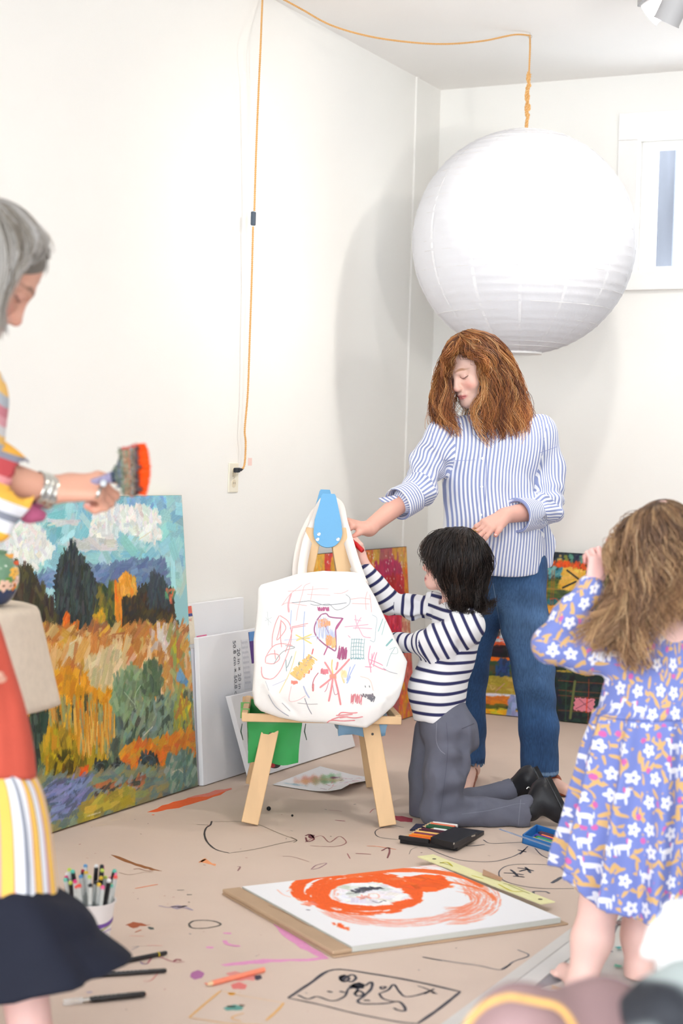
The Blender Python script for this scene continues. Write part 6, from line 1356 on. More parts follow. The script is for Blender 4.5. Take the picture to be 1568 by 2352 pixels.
# collar
col_ = SDF(); ncx = Y(1112, 972, 6.01)
m_wh = stripes_mat('collar_stripes', (240, 241, 247), (146, 157, 200), .0118, .48, 0)
P = [ncx+np.array([.062*math.cos(a), .058*math.sin(a)-.004, .010+.022*math.sin(a)*1]) for a in np.linspace(-1.9, 4.2, 26)]
g = G(); V = []; 
for p in P: dd = nrm((p-ncx)*[1, 1, 0]); V += [p+UP*.022, p-UP*.020+dd*.014]
g.add(V, [(2*i, 2*i+1, 2*i+3, 2*i+2) for i in range(len(P)-1)]); o = g.obj('collar', m_wh, wo, True, fixn=False); o.modifiers.new('s', 'SOLIDIFY').thickness = .004
uvl = o.data.uv_layers.new(name='cloth')
for l in o.data.loops: i_ = l.vertex_index; uvl.data[l.index].uv = ((i_//2)*.0145, 0)
# back shirt tail seen at the right of the hip
T_ = SDF(); T_.chain([Y(1240, 1180, 6.10), Y(1252, 1250, 6.10), Y(1256, 1292, 6.10)], [.03, .034, .030], .02, sq=(yax, .5)); T_.disp.append(wav(31, 60, .003, along=UP, ratio=.2)); Vt_, Ft_ = T_.mesh(.005)
o = mesh('shirt_tail', Vt_, Ft_, m_sh, wo, True); cornerattr(o, Vt_, Ft_, [(lambda P: P[..., 0]*0, lambda P: np.stack([P[..., 0]*1.3+P[..., 2]*.12, P[..., 2]], -1))])
# jeans
J = SDF()
m_jean = mat('denim', (66, 96, 138), .85, bump=.5, bscale=900, var=.0); nt = m_jean.node_tree
def denim(m, c0, c1):
    nt = m.node_tree; a = nt.nodes.new('ShaderNodeAttribute'); a.attribute_name = 'col'; n = nt.nodes.new('ShaderNodeTexNoise'); n.inputs['Scale'].default_value = 260; tc = nt.nodes.new('ShaderNodeTexCoord'); mp = nt.nodes.new('ShaderNodeMapping'); mp.inputs['Scale'].default_value = (1, 1, .15); nt.links.new(tc.outputs['Object'], mp.inputs[0]); nt.links.new(mp.outputs[0], n.inputs['Vector'])
    mr = nt.nodes.new('ShaderNodeMapRange'); mr.inputs[1].default_value = .3; mr.inputs[2].default_value = .7; mr.inputs[3].default_value = .8; mr.inputs[4].default_value = 1.22; nt.links.new(n.outputs[0], mr.inputs[0])
    v = nt.nodes.new('ShaderNodeVectorMath'); v.operation = 'SCALE'; nt.links.new(a.outputs['Color'], v.inputs[0]); nt.links.new(mr.outputs[0], v.inputs['Scale']); nt.links.new(v.outputs[0], nt.nodes['Principled BSDF'].inputs['Base Color'])
denim(m_jean, 0, 0)
J.cone(Y(1132, 1305, 6.02), Y(1190, 1300, 6.0), .112, .105, .04); J.cone(Y(1118, 1345, 6.03), Y(1180, 1345, 6.0), .09, .09, .04)
J.chain([Y(1190, 1330, 6.0), Y(1206, 1440, 5.99), Y(1226, 1550, 5.98), Y(1237, 1670, 5.99), Y(1239, 1765, 6.0)], [.098, .083, .073, .068, .072], .03)
J.chain([Y(1130, 1335, 6.05), Y(1092, 1440, 6.08), Y(1078, 1550, 6.12), Y(1076, 1670, 6.16), Y(1077, 1750, 6.18)], [.092, .078, .064, .058, .062], .03)
for c, z_ in ((Y(1239, 1776, 6.0), 0), (Y(1077, 1758, 6.18), 0)):
    J.fn(lambda P, c=c: P[..., 2]-c[2]-.004*np.sin(P[..., 0]*30), c-[.12, .12, .16], c+[.12, .12, .02], .003, sub=True); J.cone(c-UP*.03, c+UP*.02, .062, .058, .004, sub=True)
kn = Y(1228, 1560, 5.9)
J.disp += [wav(41, 22, .0014, along=UP, ratio=.3), local(wav(42, 55, .007, 5, along=(.5, 0, 1), ratio=1.6), Y(1235, 1590, 5.93), .13), local(wav(43, 45, .004, along=UP, ratio=.4), Y(1180, 1380, 5.9), .18), wav(44, 90, .0009)]
Vj, Fj = J.mesh(.006); je = mesh('jeans', Vj, Fj, m_jean, wo, True)
wear = .55*np.exp(-((Vj[:, 2]-Y(1200, 1420, 6)[2])/.16)**2)*np.clip(-(Vj[:, 1]-6.0)/.06, 0, 1)+.3*np.exp(-((Vj[:, 2]-Y(1228, 1560, 6)[2])/.10)**2)*np.clip(-(Vj[:, 1]-6.0)/.06, 0, 1)
cj = np.array([52, 84, 128])/255.*(1-wear[:, None])+np.array([104, 136, 174])/255.*wear[:, None]; cj *= (.95+.08*wav(9, 40, 1)(Vj))[:, None]
hem = np.min([np.abs(Vj[:, 2]-Y(1239, 1776, 6.0)[2]-.008)+10*(Vj[:, 0] < Y(1160, 1776, 6)[0]), np.abs(Vj[:, 2]-Y(1077, 1758, 6.18)[2]-.008)+10*(Vj[:, 0] > Y(1160, 1776, 6)[0])], axis=0); cj = np.where((hem < .006)[:, None], np.array([110, 140, 176])/255., cj); setcol(je, cj)
jb = BVHTree.FromPolygons([tuple(v) for v in Vj], [tuple(f) for f in Fj.tolist()])
seam(jb, [(1132, 1340), (1148, 1430), (1166, 1500), (1184, 1600), (1192, 1700), (1194, 1770)], .002, (120, 146, 180), je, 'inseam')
# sandals
m_tan = mat('brown_leather', (146, 74, 48), .5, var=.1, vscale=30)
for an, tx in ((aR, Z(1062, 1822, .02)), (aL, Z(1302, 1816, .02))):
    S = SDF(); h0 = an*[1, 1, 0]; d = nrm(tx-h0*1.0); S.cone(h0-d*.03+UP*.010, tx*[1, 1, 0]+UP*.010, .030, .034, .0, sq=(UP, .28)); S.cone(h0+UP*.035, h0+d*.06+UP*.03, .036, .032, .01); V, F = S.mesh(.004); V[:, 2] = np.maximum(V[:, 2], .001); mesh('shoe', V, F, m_tan, wo, True)
# ring
a, v, n_ = tipsL[2]; c = a-v*.052*1.0; 
G().lathe(c, [(.0092, -.0018), (.0100, 0), (.0092, .0018), (.0086, 0)], 20, v, cap=False).obj('ring', mat('gold', (240, 200, 120), .25, metal=1), bd, True)
# hair
W_ = lambda L: [Y(*p) for p in L]
Lg = [W_([(1060, 770, 5.86), (1034, 790, 5.84), (1022, 830, 5.86), (1014, 880, 5.88), (1024, 930, 5.87), (1040, 965, 5.86), (1042, 1000, 5.86)]),
      W_([(1062, 766, 5.90), (1030, 783, 5.88), (1012, 835, 5.91), (1000, 895, 5.93), (1008, 950, 5.90), (1024, 1000, 5.89), (1030, 1012, 5.89)]),
      W_([(1066, 763, 5.95), (1035, 778, 5.97), (1012, 830, 6.0), (993, 900, 6.0), (988, 945, 5.98), (1000, 990, 5.95), (1012, 1014, 5.93)]),
      W_([(1072, 761, 6.0), (1046, 772, 6.05), (1022, 830, 6.08), (1010, 900, 6.08), (1008, 960, 6.05), (1025, 1005, 6.0)])]
Rg = [W_([(1056, 768, 5.86), (1080, 790, 5.83), (1101, 830, 5.84), (1110, 870, 5.86), (1098, 915, 5.85), (1092, 955, 5.85), (1106, 1000, 5.85), (1116, 1030, 5.86)]),
      W_([(1060, 763, 5.89), (1105, 782, 5.85), (1135, 840, 5.84), (1142, 900, 5.84), (1130, 950, 5.85), (1134, 1000, 5.85), (1142, 1026, 5.86)]),
      W_([(1070, 759, 5.92), (1122, 778, 5.89), (1158, 840, 5.88), (1172, 900, 5.88), (1170, 950, 5.88), (1176, 1000, 5.88), (1168, 1022, 5.89)]),
      W_([(1080, 757, 5.97), (1138, 776, 5.96), (1178, 840, 5.95), (1198, 900, 5.94), (1206, 945, 5.92), (1204, 985, 5.91), (1190, 1012, 5.91)]),
      W_([(1088, 757, 6.02), (1142, 778, 6.05), (1184, 850, 6.05), (1206, 910, 6.03), (1220, 950, 5.99), (1212, 990, 5.96), (1200, 1010, 5.95)]),
      W_([(1088, 758, 6.04), (1124, 786, 6.11), (1152, 860, 6.12), (1168, 930, 6.09), (1180, 980, 6.07)]),
      W_([(1080, 760, 6.02), (1090, 790, 6.11), (1095, 860, 6.13), (1100, 930, 6.10), (1110, 985, 6.07)]),
      W_([(1074, 761, 6.0), (1052, 785, 6.08), (1040, 860, 6.11), (1040, 930, 6.09), (1050, 980, 6.05)])]
Fg = [W_([(1062, 763, 5.90), (1046, 783, 5.86), (1027, 806, 5.845), (1017, 835, 5.855), (1012, 870, 5.87)]), W_([(1063, 762, 5.89), (1050, 785, 5.85), (1036, 806, 5.835), (1020, 828, 5.845), (1014, 860, 5.86)]), W_([(1062, 762, 5.89), (1062, 784, 5.84), (1066, 804, 5.825), (1092, 822, 5.835), (1106, 856, 5.85)]), W_([(1062, 762, 5.90), (1078, 780, 5.84), (1098, 806, 5.835), (1110, 840, 5.84), (1114, 880, 5.85)])]
sk = [(hp+Ah.T@np.array([0, -.012, .032]), Ah, np.array([.080, .099, .091]))]
wc = [(104, 58, 36), (160, 94, 52), (198, 128, 70), (222, 158, 96), (238, 198, 150)]
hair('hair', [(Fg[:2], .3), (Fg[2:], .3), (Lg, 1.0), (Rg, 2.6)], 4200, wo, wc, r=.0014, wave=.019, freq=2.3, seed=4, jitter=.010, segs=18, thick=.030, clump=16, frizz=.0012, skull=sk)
cap_ = SDF(); cap_.elli(hp+Ah.T@np.array([0, -.020, .036]), (.079, .095, .088), Ah); cap_.fn(lambda P: -(.03-((P-hp)@Ah[1]-.35*((P-hp)@Ah[2]))), hp-.2, hp+.2, .01, sub=True) if False else None
face_cut = hp+Ah.T@np.array([0, .10, -.050]); cap_.elli(face_cut, (.064, .080, .103), Ah, .01, sub=True)
V, F = cap_.mesh(.005); mesh('scalp_hair', V, F, mat('hair_base', (112, 66, 42), .7, bump=.6, bscale=200), wo, True)
# ================================================================== kneeling boy
bo = thing('person', 'dark haired child kneeling in a navy striped shirt and grey trousers, drawing on the bag', 'person', Z(1020, 1885))
SKc = (238, 192, 178)
hb = Y(1040, 1290, 5.46); nb = Y(1040, 1400, 5.47)
Vh, Fh, Ch, Ahb = headmesh(hb, nrm((-1, .10, .06)), nrm((.04, 0, 1)), .90, nb, .040, child=1, skin=SKc, lip=(206, 126, 124), brow=(80, 60, 50), vox=.0024)
B = SDF()
chest, hipc = Y(1040, 1440, 5.47), Y(1015, 1640, 5.46)
B.chain([chest, hipc], [.065, .07], .03); kn, kf = Y(1004, 1866, 5.39), Y(978, 1870, 5.54); h1_, h2_ = Y(1040, 1665, 5.40), Y(1012, 1665, 5.53)
an1, an2 = Y(1205, 1864, 5.44), Y(1170, 1818, 5.62)
B.chain([h1_, kn, an1], [.052, .042, .030], .02); B.chain([h2_, kf, an2], [.052, .042, .030], .02)
Vb, Fb = B.mesh(.008)
sN, eN, wN = Y(1072, 1436, 5.385), Y(985, 1476, 5.40), Y(902, 1478, 5.53)
sF, eF, wF = Y(1000, 1392, 5.56), Y(898, 1386, 5.60), Y(833, 1290, 5.575)
tN, tF = [], []
Hd = SDF(); Hd.cone(eN, wN, .027, .020, .01); hand(Hd, wN, nrm((-.8, .3, .2)), nrm((0, -.3, 1)), 1, .72, (.6, .6, .6, .6), (.5, .3), tips=tN); V1, F1 = Hd.mesh(.0028)
Hd = SDF(); Hd.cone(eF, wF, .026, .018, .01); hand(Hd, wF, nrm(Y(819, 1240, 5.56)-wF), nrm((.7, -.7, .3)), -1, .66, (.75, .9, 1.0, 1.0), (.5, .6), tips=tF); V2, F2 = Hd.mesh(.0026)
bd = body_obj([(Vh, Fh, Ch), (Vb, Fb, paint(Vb, SKc)), (V1, F1, handcol(V1, SKc, tN)), (V2, F2, handcol(V2, SKc, tF))], bo)
# shirt
S = SDF(); ya = nrm((.1, 1, 0)); xa = nrm((1, -.1, 0))
p1, p2, p3, p4 = Y(1046, 1436, 5.47), Y(1028, 1510, 5.47), Y(1004, 1585, 5.465), Y(1006, 1636, 5.46)
S.cone(Y(1058, 1440, 5.46), p2, .074, .080, .05, sq=(ya, 1.1)); S.cone(p1, p2, .070, .080, .03, sq=(ya, 1.18)); S.cone(p2, p3, .080, .092, .03, sq=(ya, 1.12)); S.cone(p3, p4, .092, .088, .03, sq=(ya, 1.15))
S.cone(Y(1044, 1408, 5.47), sN, .040, .046, .04); S.cone(Y(1036, 1408, 5.48), sF, .040, .042, .04)
S.chain([sN, Y(1030, 1462, 5.38), eN, wN], [.046, .046, .040, .033], .045); S.chain([sF, Y(950, 1392, 5.585), eF, Y(838, 1308, 5.575)], [.042, .040, .036, .027], .025)
hz = Y(1006, 1655, 5.38)[2]
S.fn(lambda P: P[..., 2]-(hz-.02*((P[..., 0]-p4[0])/.08)*-.5+.003*np.sin(P[..., 0]*90)-.006), p4-[.25, .25, .2], [p4[0]+.25, p4[1]+.25, hz+.03], .004, sub=True)
nk = Y(1036, 1396, 5.47); S.cone(nk-UP*.02, nk+UP*.08, .044, .05, .004, sub=True)
S.disp += [wav(51, 38, .0035, along=UP, ratio=.35), local(wav(52, 95, .0055, 5, along=eN-sN, ratio=2), (sN+eN)/2, .13), local(wav(53, 110, .005, 5, along=(1, 0, 0), ratio=2), (sF+eF)/2+[.03, 0, 0], .12), local(wav(54, 80, .006), Y(1040, 1440, 5.4), .1)]
V, F = S.mesh(.0045); m_nv = stripes_mat('navy_stripes', (240, 240, 243), (46, 48, 92), .0335, .33, 0, soft=.10)
so = mesh('shirt', V, F, m_nv, bo, True)
tors = (lambda P: np.linalg.norm((P-(p1+p3)/2)[..., :2], axis=-1)-.045, lambda P: np.stack([P[..., 2]+.10*(P[..., 0]-p2[0])*np.clip((P[..., 2]-p2[2])*6+.4, -1, 1)+.0015*np.sin(P[..., 0]*40)+.011, P[..., 0]], -1))
cornerattr(so, V, F, [tors, armseg(sN+(eN-sN)*.10, eN, -.012), armseg(eN, wN, -.012, np.linalg.norm(eN-sN)), armseg(sF+(eF-sF)*.15, eF, -.008), armseg(eF, wF, -.012, np.linalg.norm(eF-sF))])
P = [nk+np.array([.047*math.cos(a), .050*math.sin(a), .004+.010*math.cos(a)]) for a in np.linspace(0, 2*math.pi, 30)]
G().tube(P, .0075, 8, fs=.6).obj('neckband', flat((44, 46, 88), .85), bo, True)
# trousers
m_gry = mat('grey_twill', (104, 106, 120), .85, bump=.4, bscale=600, var=.05, vscale=20)
T_ = SDF(); wa = Y(1012, 1628, 5.46)
T_.cone(wa, Y(1024, 1668, 5.46), .082, .090, .03, sq=(ya, 1.15)); T_.cone(Y(1042, 1690, 5.44), Y(1020, 1700, 5.50), .072, .07, .03)
T_.chain([Y(1034, 1680, 5.41), Y(1018, 1780, 5.39), kn+[0, 0, .008]], [.080, .071, .062], .025); T_.chain([Y(1000, 1680, 5.53), Y(982, 1780, 5.53), kf+[0, 0, .008]], [.070, .060, .054], .012)
ce1, ce2 = Y(1212, 1868, 5.44), Y(1172, 1815, 5.62)
T_.chain([kn+[.02, 0, .0], Y(1100, 1864, 5.42), ce1], [.059, .051, .0505], .015); T_.chain([kf+[.02, 0, .0], Y(1080, 1840, 5.58), ce2], [.054, .044, .040], .012)
dd = nrm(ce1-Y(1100, 1864, 5.42)); T_.fn(lambda P: .004-((P-ce1)@dd), ce1-[.09]*3, ce1+[.1]*3, .003, sub=True); T_.cone(ce1-dd*.02, ce1+dd*.05, .041, .041, .003, sub=True)
d2_ = nrm(ce2-Y(1080, 1840, 5.58)); T_.fn(lambda P: .004-((P-ce2)@d2_), ce2-[.08]*3, ce2+[.09]*3, .003, sub=True); T_.cone(ce2-d2_*.02, ce2+d2_*.05, .034, .034, .003, sub=True)
T_.fn(lambda P: P[..., 2]-.006, np.array([.1, 5.1, -.1]), np.array([1., 5.8, .012]), .003, sub=False) if False else None
T_.disp += [wav(61, 30, .003, along=UP, ratio=.4), local(wav(62, 75, .012, 5, along=(.7, 0, -.7), ratio=2), Y(1050, 1830, 5.4), .14), local(wav(63, 70, .010, 5, along=(1, 0, .3), ratio=2), Y(1060, 1730, 5.38), .13), local(wav(64, 80, .008), Y(1180, 1860, 5.4), .12), local(wav(65, 60, .008, 5, along=(0, 0, 1), ratio=.5), Y(990, 1780, 5.38), .12)]
V, F = T_.mesh(.0055); V[:, 2] = np.maximum(V[:, 2], .002+.0*V[:, 2]); tr_o = mesh('trousers', V, F, m_gry, bo, True)
tb = BVHTree.FromPolygons([tuple(v) for v in V], [tuple(f) for f in F.tolist()])
seam(tb, [(1003, 1660), (1002, 1700), (1010, 1722), (1022, 1732)], .002, (140, 140, 152), tr_o, 'pocket_seam'); seam(tb, [(1025, 1660), (1028, 1720), (1020, 1800), (1010, 1870)], .0016, (88, 90, 104), tr_o, 'side_seam'); seam(tb, [(1060, 1674), (1075, 1668), (1088, 1662)], .003, (80, 82, 94), tr_o, 'back_pocket'); seam(tb, [(1060, 1870), (1120, 1862), (1180, 1848), (1205, 1846)], .0016, (128, 130, 142), tr_o, 'side_seam'); seam(tb, [(1196, 1836), (1193, 1860), (1190, 1895)], .0018, (128, 130, 142), tr_o, 'hem_seam')
# boots with toes on the floor and heels up
m_boot = mat('black_leather', (36, 36, 40), .38, bump=.3, bscale=120, var=.15, vscale=20); m_sole = mat('black_sole', (26, 26, 28), .6, bump=.3, bscale=60); m_br = mat('boot_edge', (70, 72, 74), .5)
def boot(ank, heel, toe, w, far=False):
    th = thing_child('boot'); S = SDF(); ank, heel, toe = [np.asarray(x) for x in (ank, heel, toe)]
    S.cone(ank-nrm(heel-ank)*.01, ank+(heel-ank)*.6, .036, .040, .02); S.cone(ank+(heel-ank)*.75, (heel+toe)/2+(ank-heel)*.25, .038, .040, .03); S.cone((heel+toe)/2+(ank-heel)*.15, toe+(ank-toe)*.12, .040, .034, .03, sq=None)
    n = nrm(np.cross(toe-heel, (0, 1, 0))); n = -n if n@(ank-heel) > 0 else n
    S.fn(lambda P: -(((P-heel)@n)+.004), np.minimum(heel, toe)-.12, np.maximum(heel, toe)+.12, .004, sub=True)
    V, F = S.mesh(.004); V[:, 2] = np.maximum(V[:, 2], .001); o = mesh('boot', V, F, m_boot, bo, True)
    u = nrm(toe-heel); s = nrm(np.cross(n, u)); L = np.linalg.norm(toe-heel); pts = []
    for t in np.linspace(0, 2*math.pi, 36, endpoint=False):
        x = math.cos(t); wv = .034*(1+.12*(x > 0)*x); pts.append((heel+toe)/2+u*(L/2+.022)*x+s*wv*math.sin(t)*(1 if abs(x) < .9 else .92))
    g = G().prism([p+n*.000 for p in pts], n*.014); g.V = [(x, y, max(z, .001)) for x, y, z in g.V]; g.obj('sole', m_sole, o)
    g = G().prism([(heel+toe)/2+(p-(heel+toe)/2)*1.02-n*.003 for p in pts], n*.004); g.V = [(x, y, max(z, .001)) for x, y, z in g.V]; g.obj('welt', m_br, o)
    return o, n, u, s
def thing_child(n): return None
an_n = Y(1222, 1856, 5.44); o1, n1, u1, s1 = boot(an_n, Y(1262, 1800, 5.47), np.array([Y(1297, 1868, 5.44)[0], 5.44, .040]), .08)
an_f = Y(1180, 1814, 5.62); o2, n2, u2, s2 = boot(an_f, Y(1232, 1776, 5.60), np.array([Y(1268, 1836, 5.6)[0], 5.60, .042]), .08)
P = [Y(u, v, 5.60) for u, v in ((1172, 1812), (1171, 1800), (1176, 1793), (1184, 1793), (1187, 1800), (1184, 1812))]; G().tube(spline(P, 5), .0036, 8, flatn=(0, 1, 0)).obj('pull_loop', m_boot, o2, True)
G().tube(spline([Y(u, v, 5.56) for u, v in ((1209, 1812), (1213, 1808), (1218, 1811))], 5), .0026, 8).obj('buckle', mat('buckle', (200, 200, 196), .25, metal=.9), o2, True)
# hair: heavy bob with curled ends
W_ = lambda L: [Y(*p) for p in L]; yc = 5.46
gN = [W_([(1050, 1214, 5.44), (1010, 1218, 5.42), (982, 1232, 5.43), (965, 1262, 5.445), (968, 1285, 5.45)]),
      W_([(1055, 1213, 5.43), (1020, 1220, 5.39), (990, 1240, 5.385), (974, 1270, 5.39), (980, 1296, 5.40)]),
      W_([(1060, 1212, 5.42), (1030, 1222, 5.37), (1004, 1248, 5.355), (984, 1290, 5.36), (996, 1322, 5.375)]),
      W_([(1065, 1212, 5.42), (1045, 1226, 5.355), (1026, 1262, 5.335), (1010, 1306, 5.34), (1012, 1345, 5.36), (1030, 1368, 5.375)]),
      W_([(1070, 1213, 5.42), (1064, 1230, 5.35), (1052, 1272, 5.325), (1042, 1320, 5.33), (1040, 1365, 5.36), (1034, 1382, 5.38), (1044, 1388, 5.38)]),
      W_([(1074, 1214, 5.43), (1084, 1236, 5.36), (1080, 1280, 5.335), (1072, 1330, 5.34), (1066, 1372, 5.36), (1062, 1396, 5.38), (1074, 1402, 5.38)]),
      W_([(1078, 1215, 5.44), (1102, 1242, 5.385), (1106, 1288, 5.37), (1098, 1334, 5.375), (1090, 1376, 5.38), (1080, 1402, 5.39), (1090, 1408, 5.39)]),
      W_([(1078, 1216, 5.46), (1112, 1246, 5.44), (1124, 1288, 5.43), (1118, 1336, 5.43), (1108, 1368, 5.43), (1098, 1390, 5.43), (1108, 1396, 5.43)]),
      W_([(1076, 1216, 5.49), (1112, 1246, 5.50), (1126, 1290, 5.50), (1120, 1334, 5.49), (1104, 1372, 5.49), (1096, 1392, 5.48)]),
      W_([(1070, 1215, 5.50), (1096, 1240, 5.56), (1104, 1290, 5.57), (1096, 1340, 5.56), (1084, 1380, 5.54)]),
      W_([(1060, 1214, 5.50), (1060, 1236, 5.57), (1056, 1290, 5.585), (1046, 1340, 5.57), (1040, 1372, 5.55)]),
      W_([(1052, 1214, 5.49), (1020, 1230, 5.55), (1000, 1270, 5.565), (994, 1310, 5.56)]),
      W_([(1050, 1214, 5.47), (1008, 1220, 5.50), (978, 1240, 5.51), (966, 1272, 5.505), (972, 1290, 5.50)])]
bc = [(24, 18, 18), (36, 27, 25), (50, 38, 33), (66, 50, 42), (92, 72, 58)]
sk = [(hb+Ahb.T@(np.array([0, -.012, .032])*.9), Ahb, np.array([.080, .099, .091])*.9)]
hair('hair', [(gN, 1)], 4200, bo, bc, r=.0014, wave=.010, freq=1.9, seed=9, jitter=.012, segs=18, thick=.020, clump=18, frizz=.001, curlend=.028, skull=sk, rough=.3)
cap_ = SDF(); cap_.elli(hb+Ahb.T@(np.array([0, -.020, .036])*.9), np.array((.080, .098, .089))*.9, Ahb); cap_.elli(hb+Ahb.T@(np.array([0, .105, -.050])*.9), np.array((.070, .085, .108))*.9, Ahb, .01, sub=True); V, F = cap_.mesh(.005); mesh('scalp_hair', V, F, mat('dark_hair_base', (34, 26, 25), .5, bump=.6, bscale=200), bo, True)
g = G()
for pts in ([(1120, 1250, 5.43), (1131, 1285, 5.43), (1132, 1310, 5.43), (1122, 1325, 5.43), (1112, 1332, 5.43)], [(1118, 1246, 5.44), (1128, 1280, 5.44), (1129, 1305, 5.44), (1118, 1324, 5.44)]): g.tube(spline(W_(pts), 6), .0011, 5)
g.obj('loose_strand', mat('dark_strand', (40, 30, 28), .4), bo, True)
ge = [W_([(1036, 1340, 5.345), (1034, 1372, 5.345), (1030, 1390, 5.36), (1040, 1398, 5.365), (1046, 1388, 5.36)]), W_([(1058, 1345, 5.34), (1056, 1380, 5.345), (1058, 1402, 5.36), (1072, 1410, 5.365), (1078, 1398, 5.36)]), W_([(1082, 1345, 5.36), (1082, 1384, 5.365), (1086, 1404, 5.37), (1100, 1408, 5.38), (1106, 1394, 5.375)]), W_([(1106, 1340, 5.41), (1106, 1376, 5.41), (1108, 1396, 5.41), (1120, 1396, 5.42), (1126, 1382, 5.42)]), W_([(1114, 1320, 5.46), (1112, 1356, 5.46), (1116, 1378, 5.46), (1128, 1376, 5.46), (1130, 1364, 5.46)])]
hair('curled_ends', [(ge, 1)], 700, bo, bc, r=.0013, wave=.007, freq=1.2, seed=5, jitter=.009, segs=16, thick=.018, clump=20, curlend=.02, rough=.3)
# the red marker in the far hand
a, b = Y(815, 1248, 5.55), Y(833, 1266, 5.53); d = nrm(b-a)
mk = thing('marker', 'red marker held in the kneeling child\'s far hand', 'marker', a); G().tube([a-d*.06, a], .0065, 12).obj('barrel', flat((196, 24, 30), .35), mk, True); G().tube([a, b-d*.002, b], [.0082, .0080, .0065], 12).obj('cap', flat((196, 20, 26), .3), mk, True)
# ================================================================== girl seen from behind in a patterned dress
gi = thing('person', 'small girl seen from behind in a blue dress patterned with flowers and white animals', 'person', Z(1400, 2290))
SKg = (238, 196, 184)
def pattern_mat():
    m = mat('patterned_jersey', (121, 134, 198), .85, bump=.3, bscale=500); nt = m.node_tree; N = nt.nodes
    uvn = N.new('ShaderNodeUVMap'); uvn.uv_map = 'cloth'
    def M_(op, *a):
        n = N.new('ShaderNodeMath'); n.operation = op
        for i, x in enumerate(a):
            if isinstance(x, (int, float)): n.inputs[i].default_value = x
            else: nt.links.new(x, n.inputs[i])
        return n.outputs[0]
    def cells(scale, rnd, off):
        mp = N.new('ShaderNodeMapping'); mp.inputs['Location'].default_value = (off, off*.7, 0); mp.inputs['Scale'].default_value = (scale, scale, 1); nt.links.new(uvn.outputs[0], mp.inputs[0])
        v = N.new('ShaderNodeTexVoronoi'); v.voronoi_dimensions = '2D'; v.inputs['Scale'].default_value = 1; v.inputs['Randomness'].default_value = rnd; nt.links.new(mp.outputs[0], v.inputs['Vector'])
        s = N.new('ShaderNodeVectorMath'); s.operation = 'SUBTRACT'; nt.links.new(mp.outputs[0], s.inputs[0]); nt.links.new(v.outputs['Position'], s.inputs[1])
        x = N.new('ShaderNodeSeparateXYZ'); nt.links.new(s.outputs[0], x.inputs[0]); c = N.new('ShaderNodeSeparateColor'); nt.links.new(v.outputs['Color'], c.inputs[0])
        return x.outputs[0], x.outputs[1], c.outputs[0], c.outputs[1]
    def rot(x, y, a): c, s = M_('COSINE', a), M_('SINE', a); return M_('ADD', M_('MULTIPLY', x, c), M_('MULTIPLY', y, s)), M_('SUBTRACT', M_('MULTIPLY', y, c), M_('MULTIPLY', x, s))
    def ell(x, y, cx, cy, rx, ry): 
        a, b = M_('DIVIDE', M_('SUBTRACT', x, cx), rx), M_('DIVIDE', M_('SUBTRACT', y, cy), ry); return M_('LESS_THAN', M_('ADD', M_('MULTIPLY', a, a), M_('MULTIPLY', b, b)), 1.)
    def mix(base, m_, c):
        n = N.new('ShaderNodeMix'); n.data_type = 'RGBA'; nt.links.new(m_, n.inputs[0])
        if isinstance(base, tuple): n.inputs[6].default_value = (*lin(base), 1)
        else: nt.links.new(base, n.inputs[6])
        n.inputs[7].default_value = (*lin(c), 1); return n.outputs[2]
    def union(l):
        r = l[0]
        for x in l[1:]: r = M_('MAXIMUM', r, x)
        return r
    # mustard leaves, two layers, then pink dots, then white flowers and animals
    col = (121, 134, 198)
    for sc, off in ((25, 3.3), (27, 9.1), (30, 14.7)):
        x, y, r1, r2 = cells(sc, .95, off); x2, y2 = rot(x, y, M_('MULTIPLY', r1, 6.28)); col = mix(col, ell(x2, y2, 0, 0, .40, .12), (218, 176, 116))
    x, y, r1, r2 = cells(17, .9, 5.7); col = mix(col, ell(x, y, 0, 0, .12, .12), (206, 104, 168))
    x, y, r1, r2 = cells(17.5, .5, 1.3)
    isf = M_('LESS_THAN', r2, .62); ani = M_('SUBTRACT', 1., isf)
    rr = M_('SQRT', M_('ADD', M_('MULTIPLY', x, x), M_('MULTIPLY', y, y))); th = M_('ARCTAN2', y, x)
    R = M_('MULTIPLY', M_('ADD', .80, M_('MULTIPLY', .20, M_('COSINE', M_('ADD', M_('MULTIPLY', th, 5.), M_('MULTIPLY', r1, 6.28))))), .29)
    fl = M_('MULTIPLY', M_('LESS_THAN', rr, R), isf); col = mix(col, M_('MULTIPLY', ell(x, y, 0, 0, .38, .38), M_('MULTIPLY', 1., isf)), (121, 134, 198)); col = mix(col, fl, (236, 234, 240)); col = mix(col, M_('MULTIPLY', M_('LESS_THAN', rr, .055), isf), (121, 134, 198))
    flip = M_('SUBTRACT', M_('MULTIPLY', M_('LESS_THAN', r1, .5), 2.), 1.); x = M_('MULTIPLY', x, flip)
    col = mix(col, M_('MULTIPLY', ell(x, y, 0, 0, .46, .40), ani), (121, 134, 198))
    an = union([ell(x, y, 0, 0, .27, .11), ell(x, y, -.22, -.19, .04, .16), ell(x, y, -.12, -.18, .035, .14), ell(x, y, .19, -.19, .04, .16), ell(x, y, .25, .13, .07, .17), ell(x, y, .32, .27, .12, .06), ell(x, y, -.31, .07, .035, .13)])
    col = mix(col, M_('MULTIPLY', an, ani), (236, 234, 240)); col = mix(col, M_('MULTIPLY', ell(x, y, .17, .24, .04, .11), ani), (214, 110, 170))
    nt.links.new(col, N['Principled BSDF'].inputs['Base Color']); return m
m_pat = pattern_mat()
yg = 3.80
hg = Y(1520, 1262, yg+.02); ng = Y(1540, 1430, yg)
Vh, Fh, Ch, Ahg = headmesh(hg, nrm((-.15, 1, -.10)), nrm((0, .08, 1)), .93, ng, .040, child=1, skin=SKg, vox=.0032)
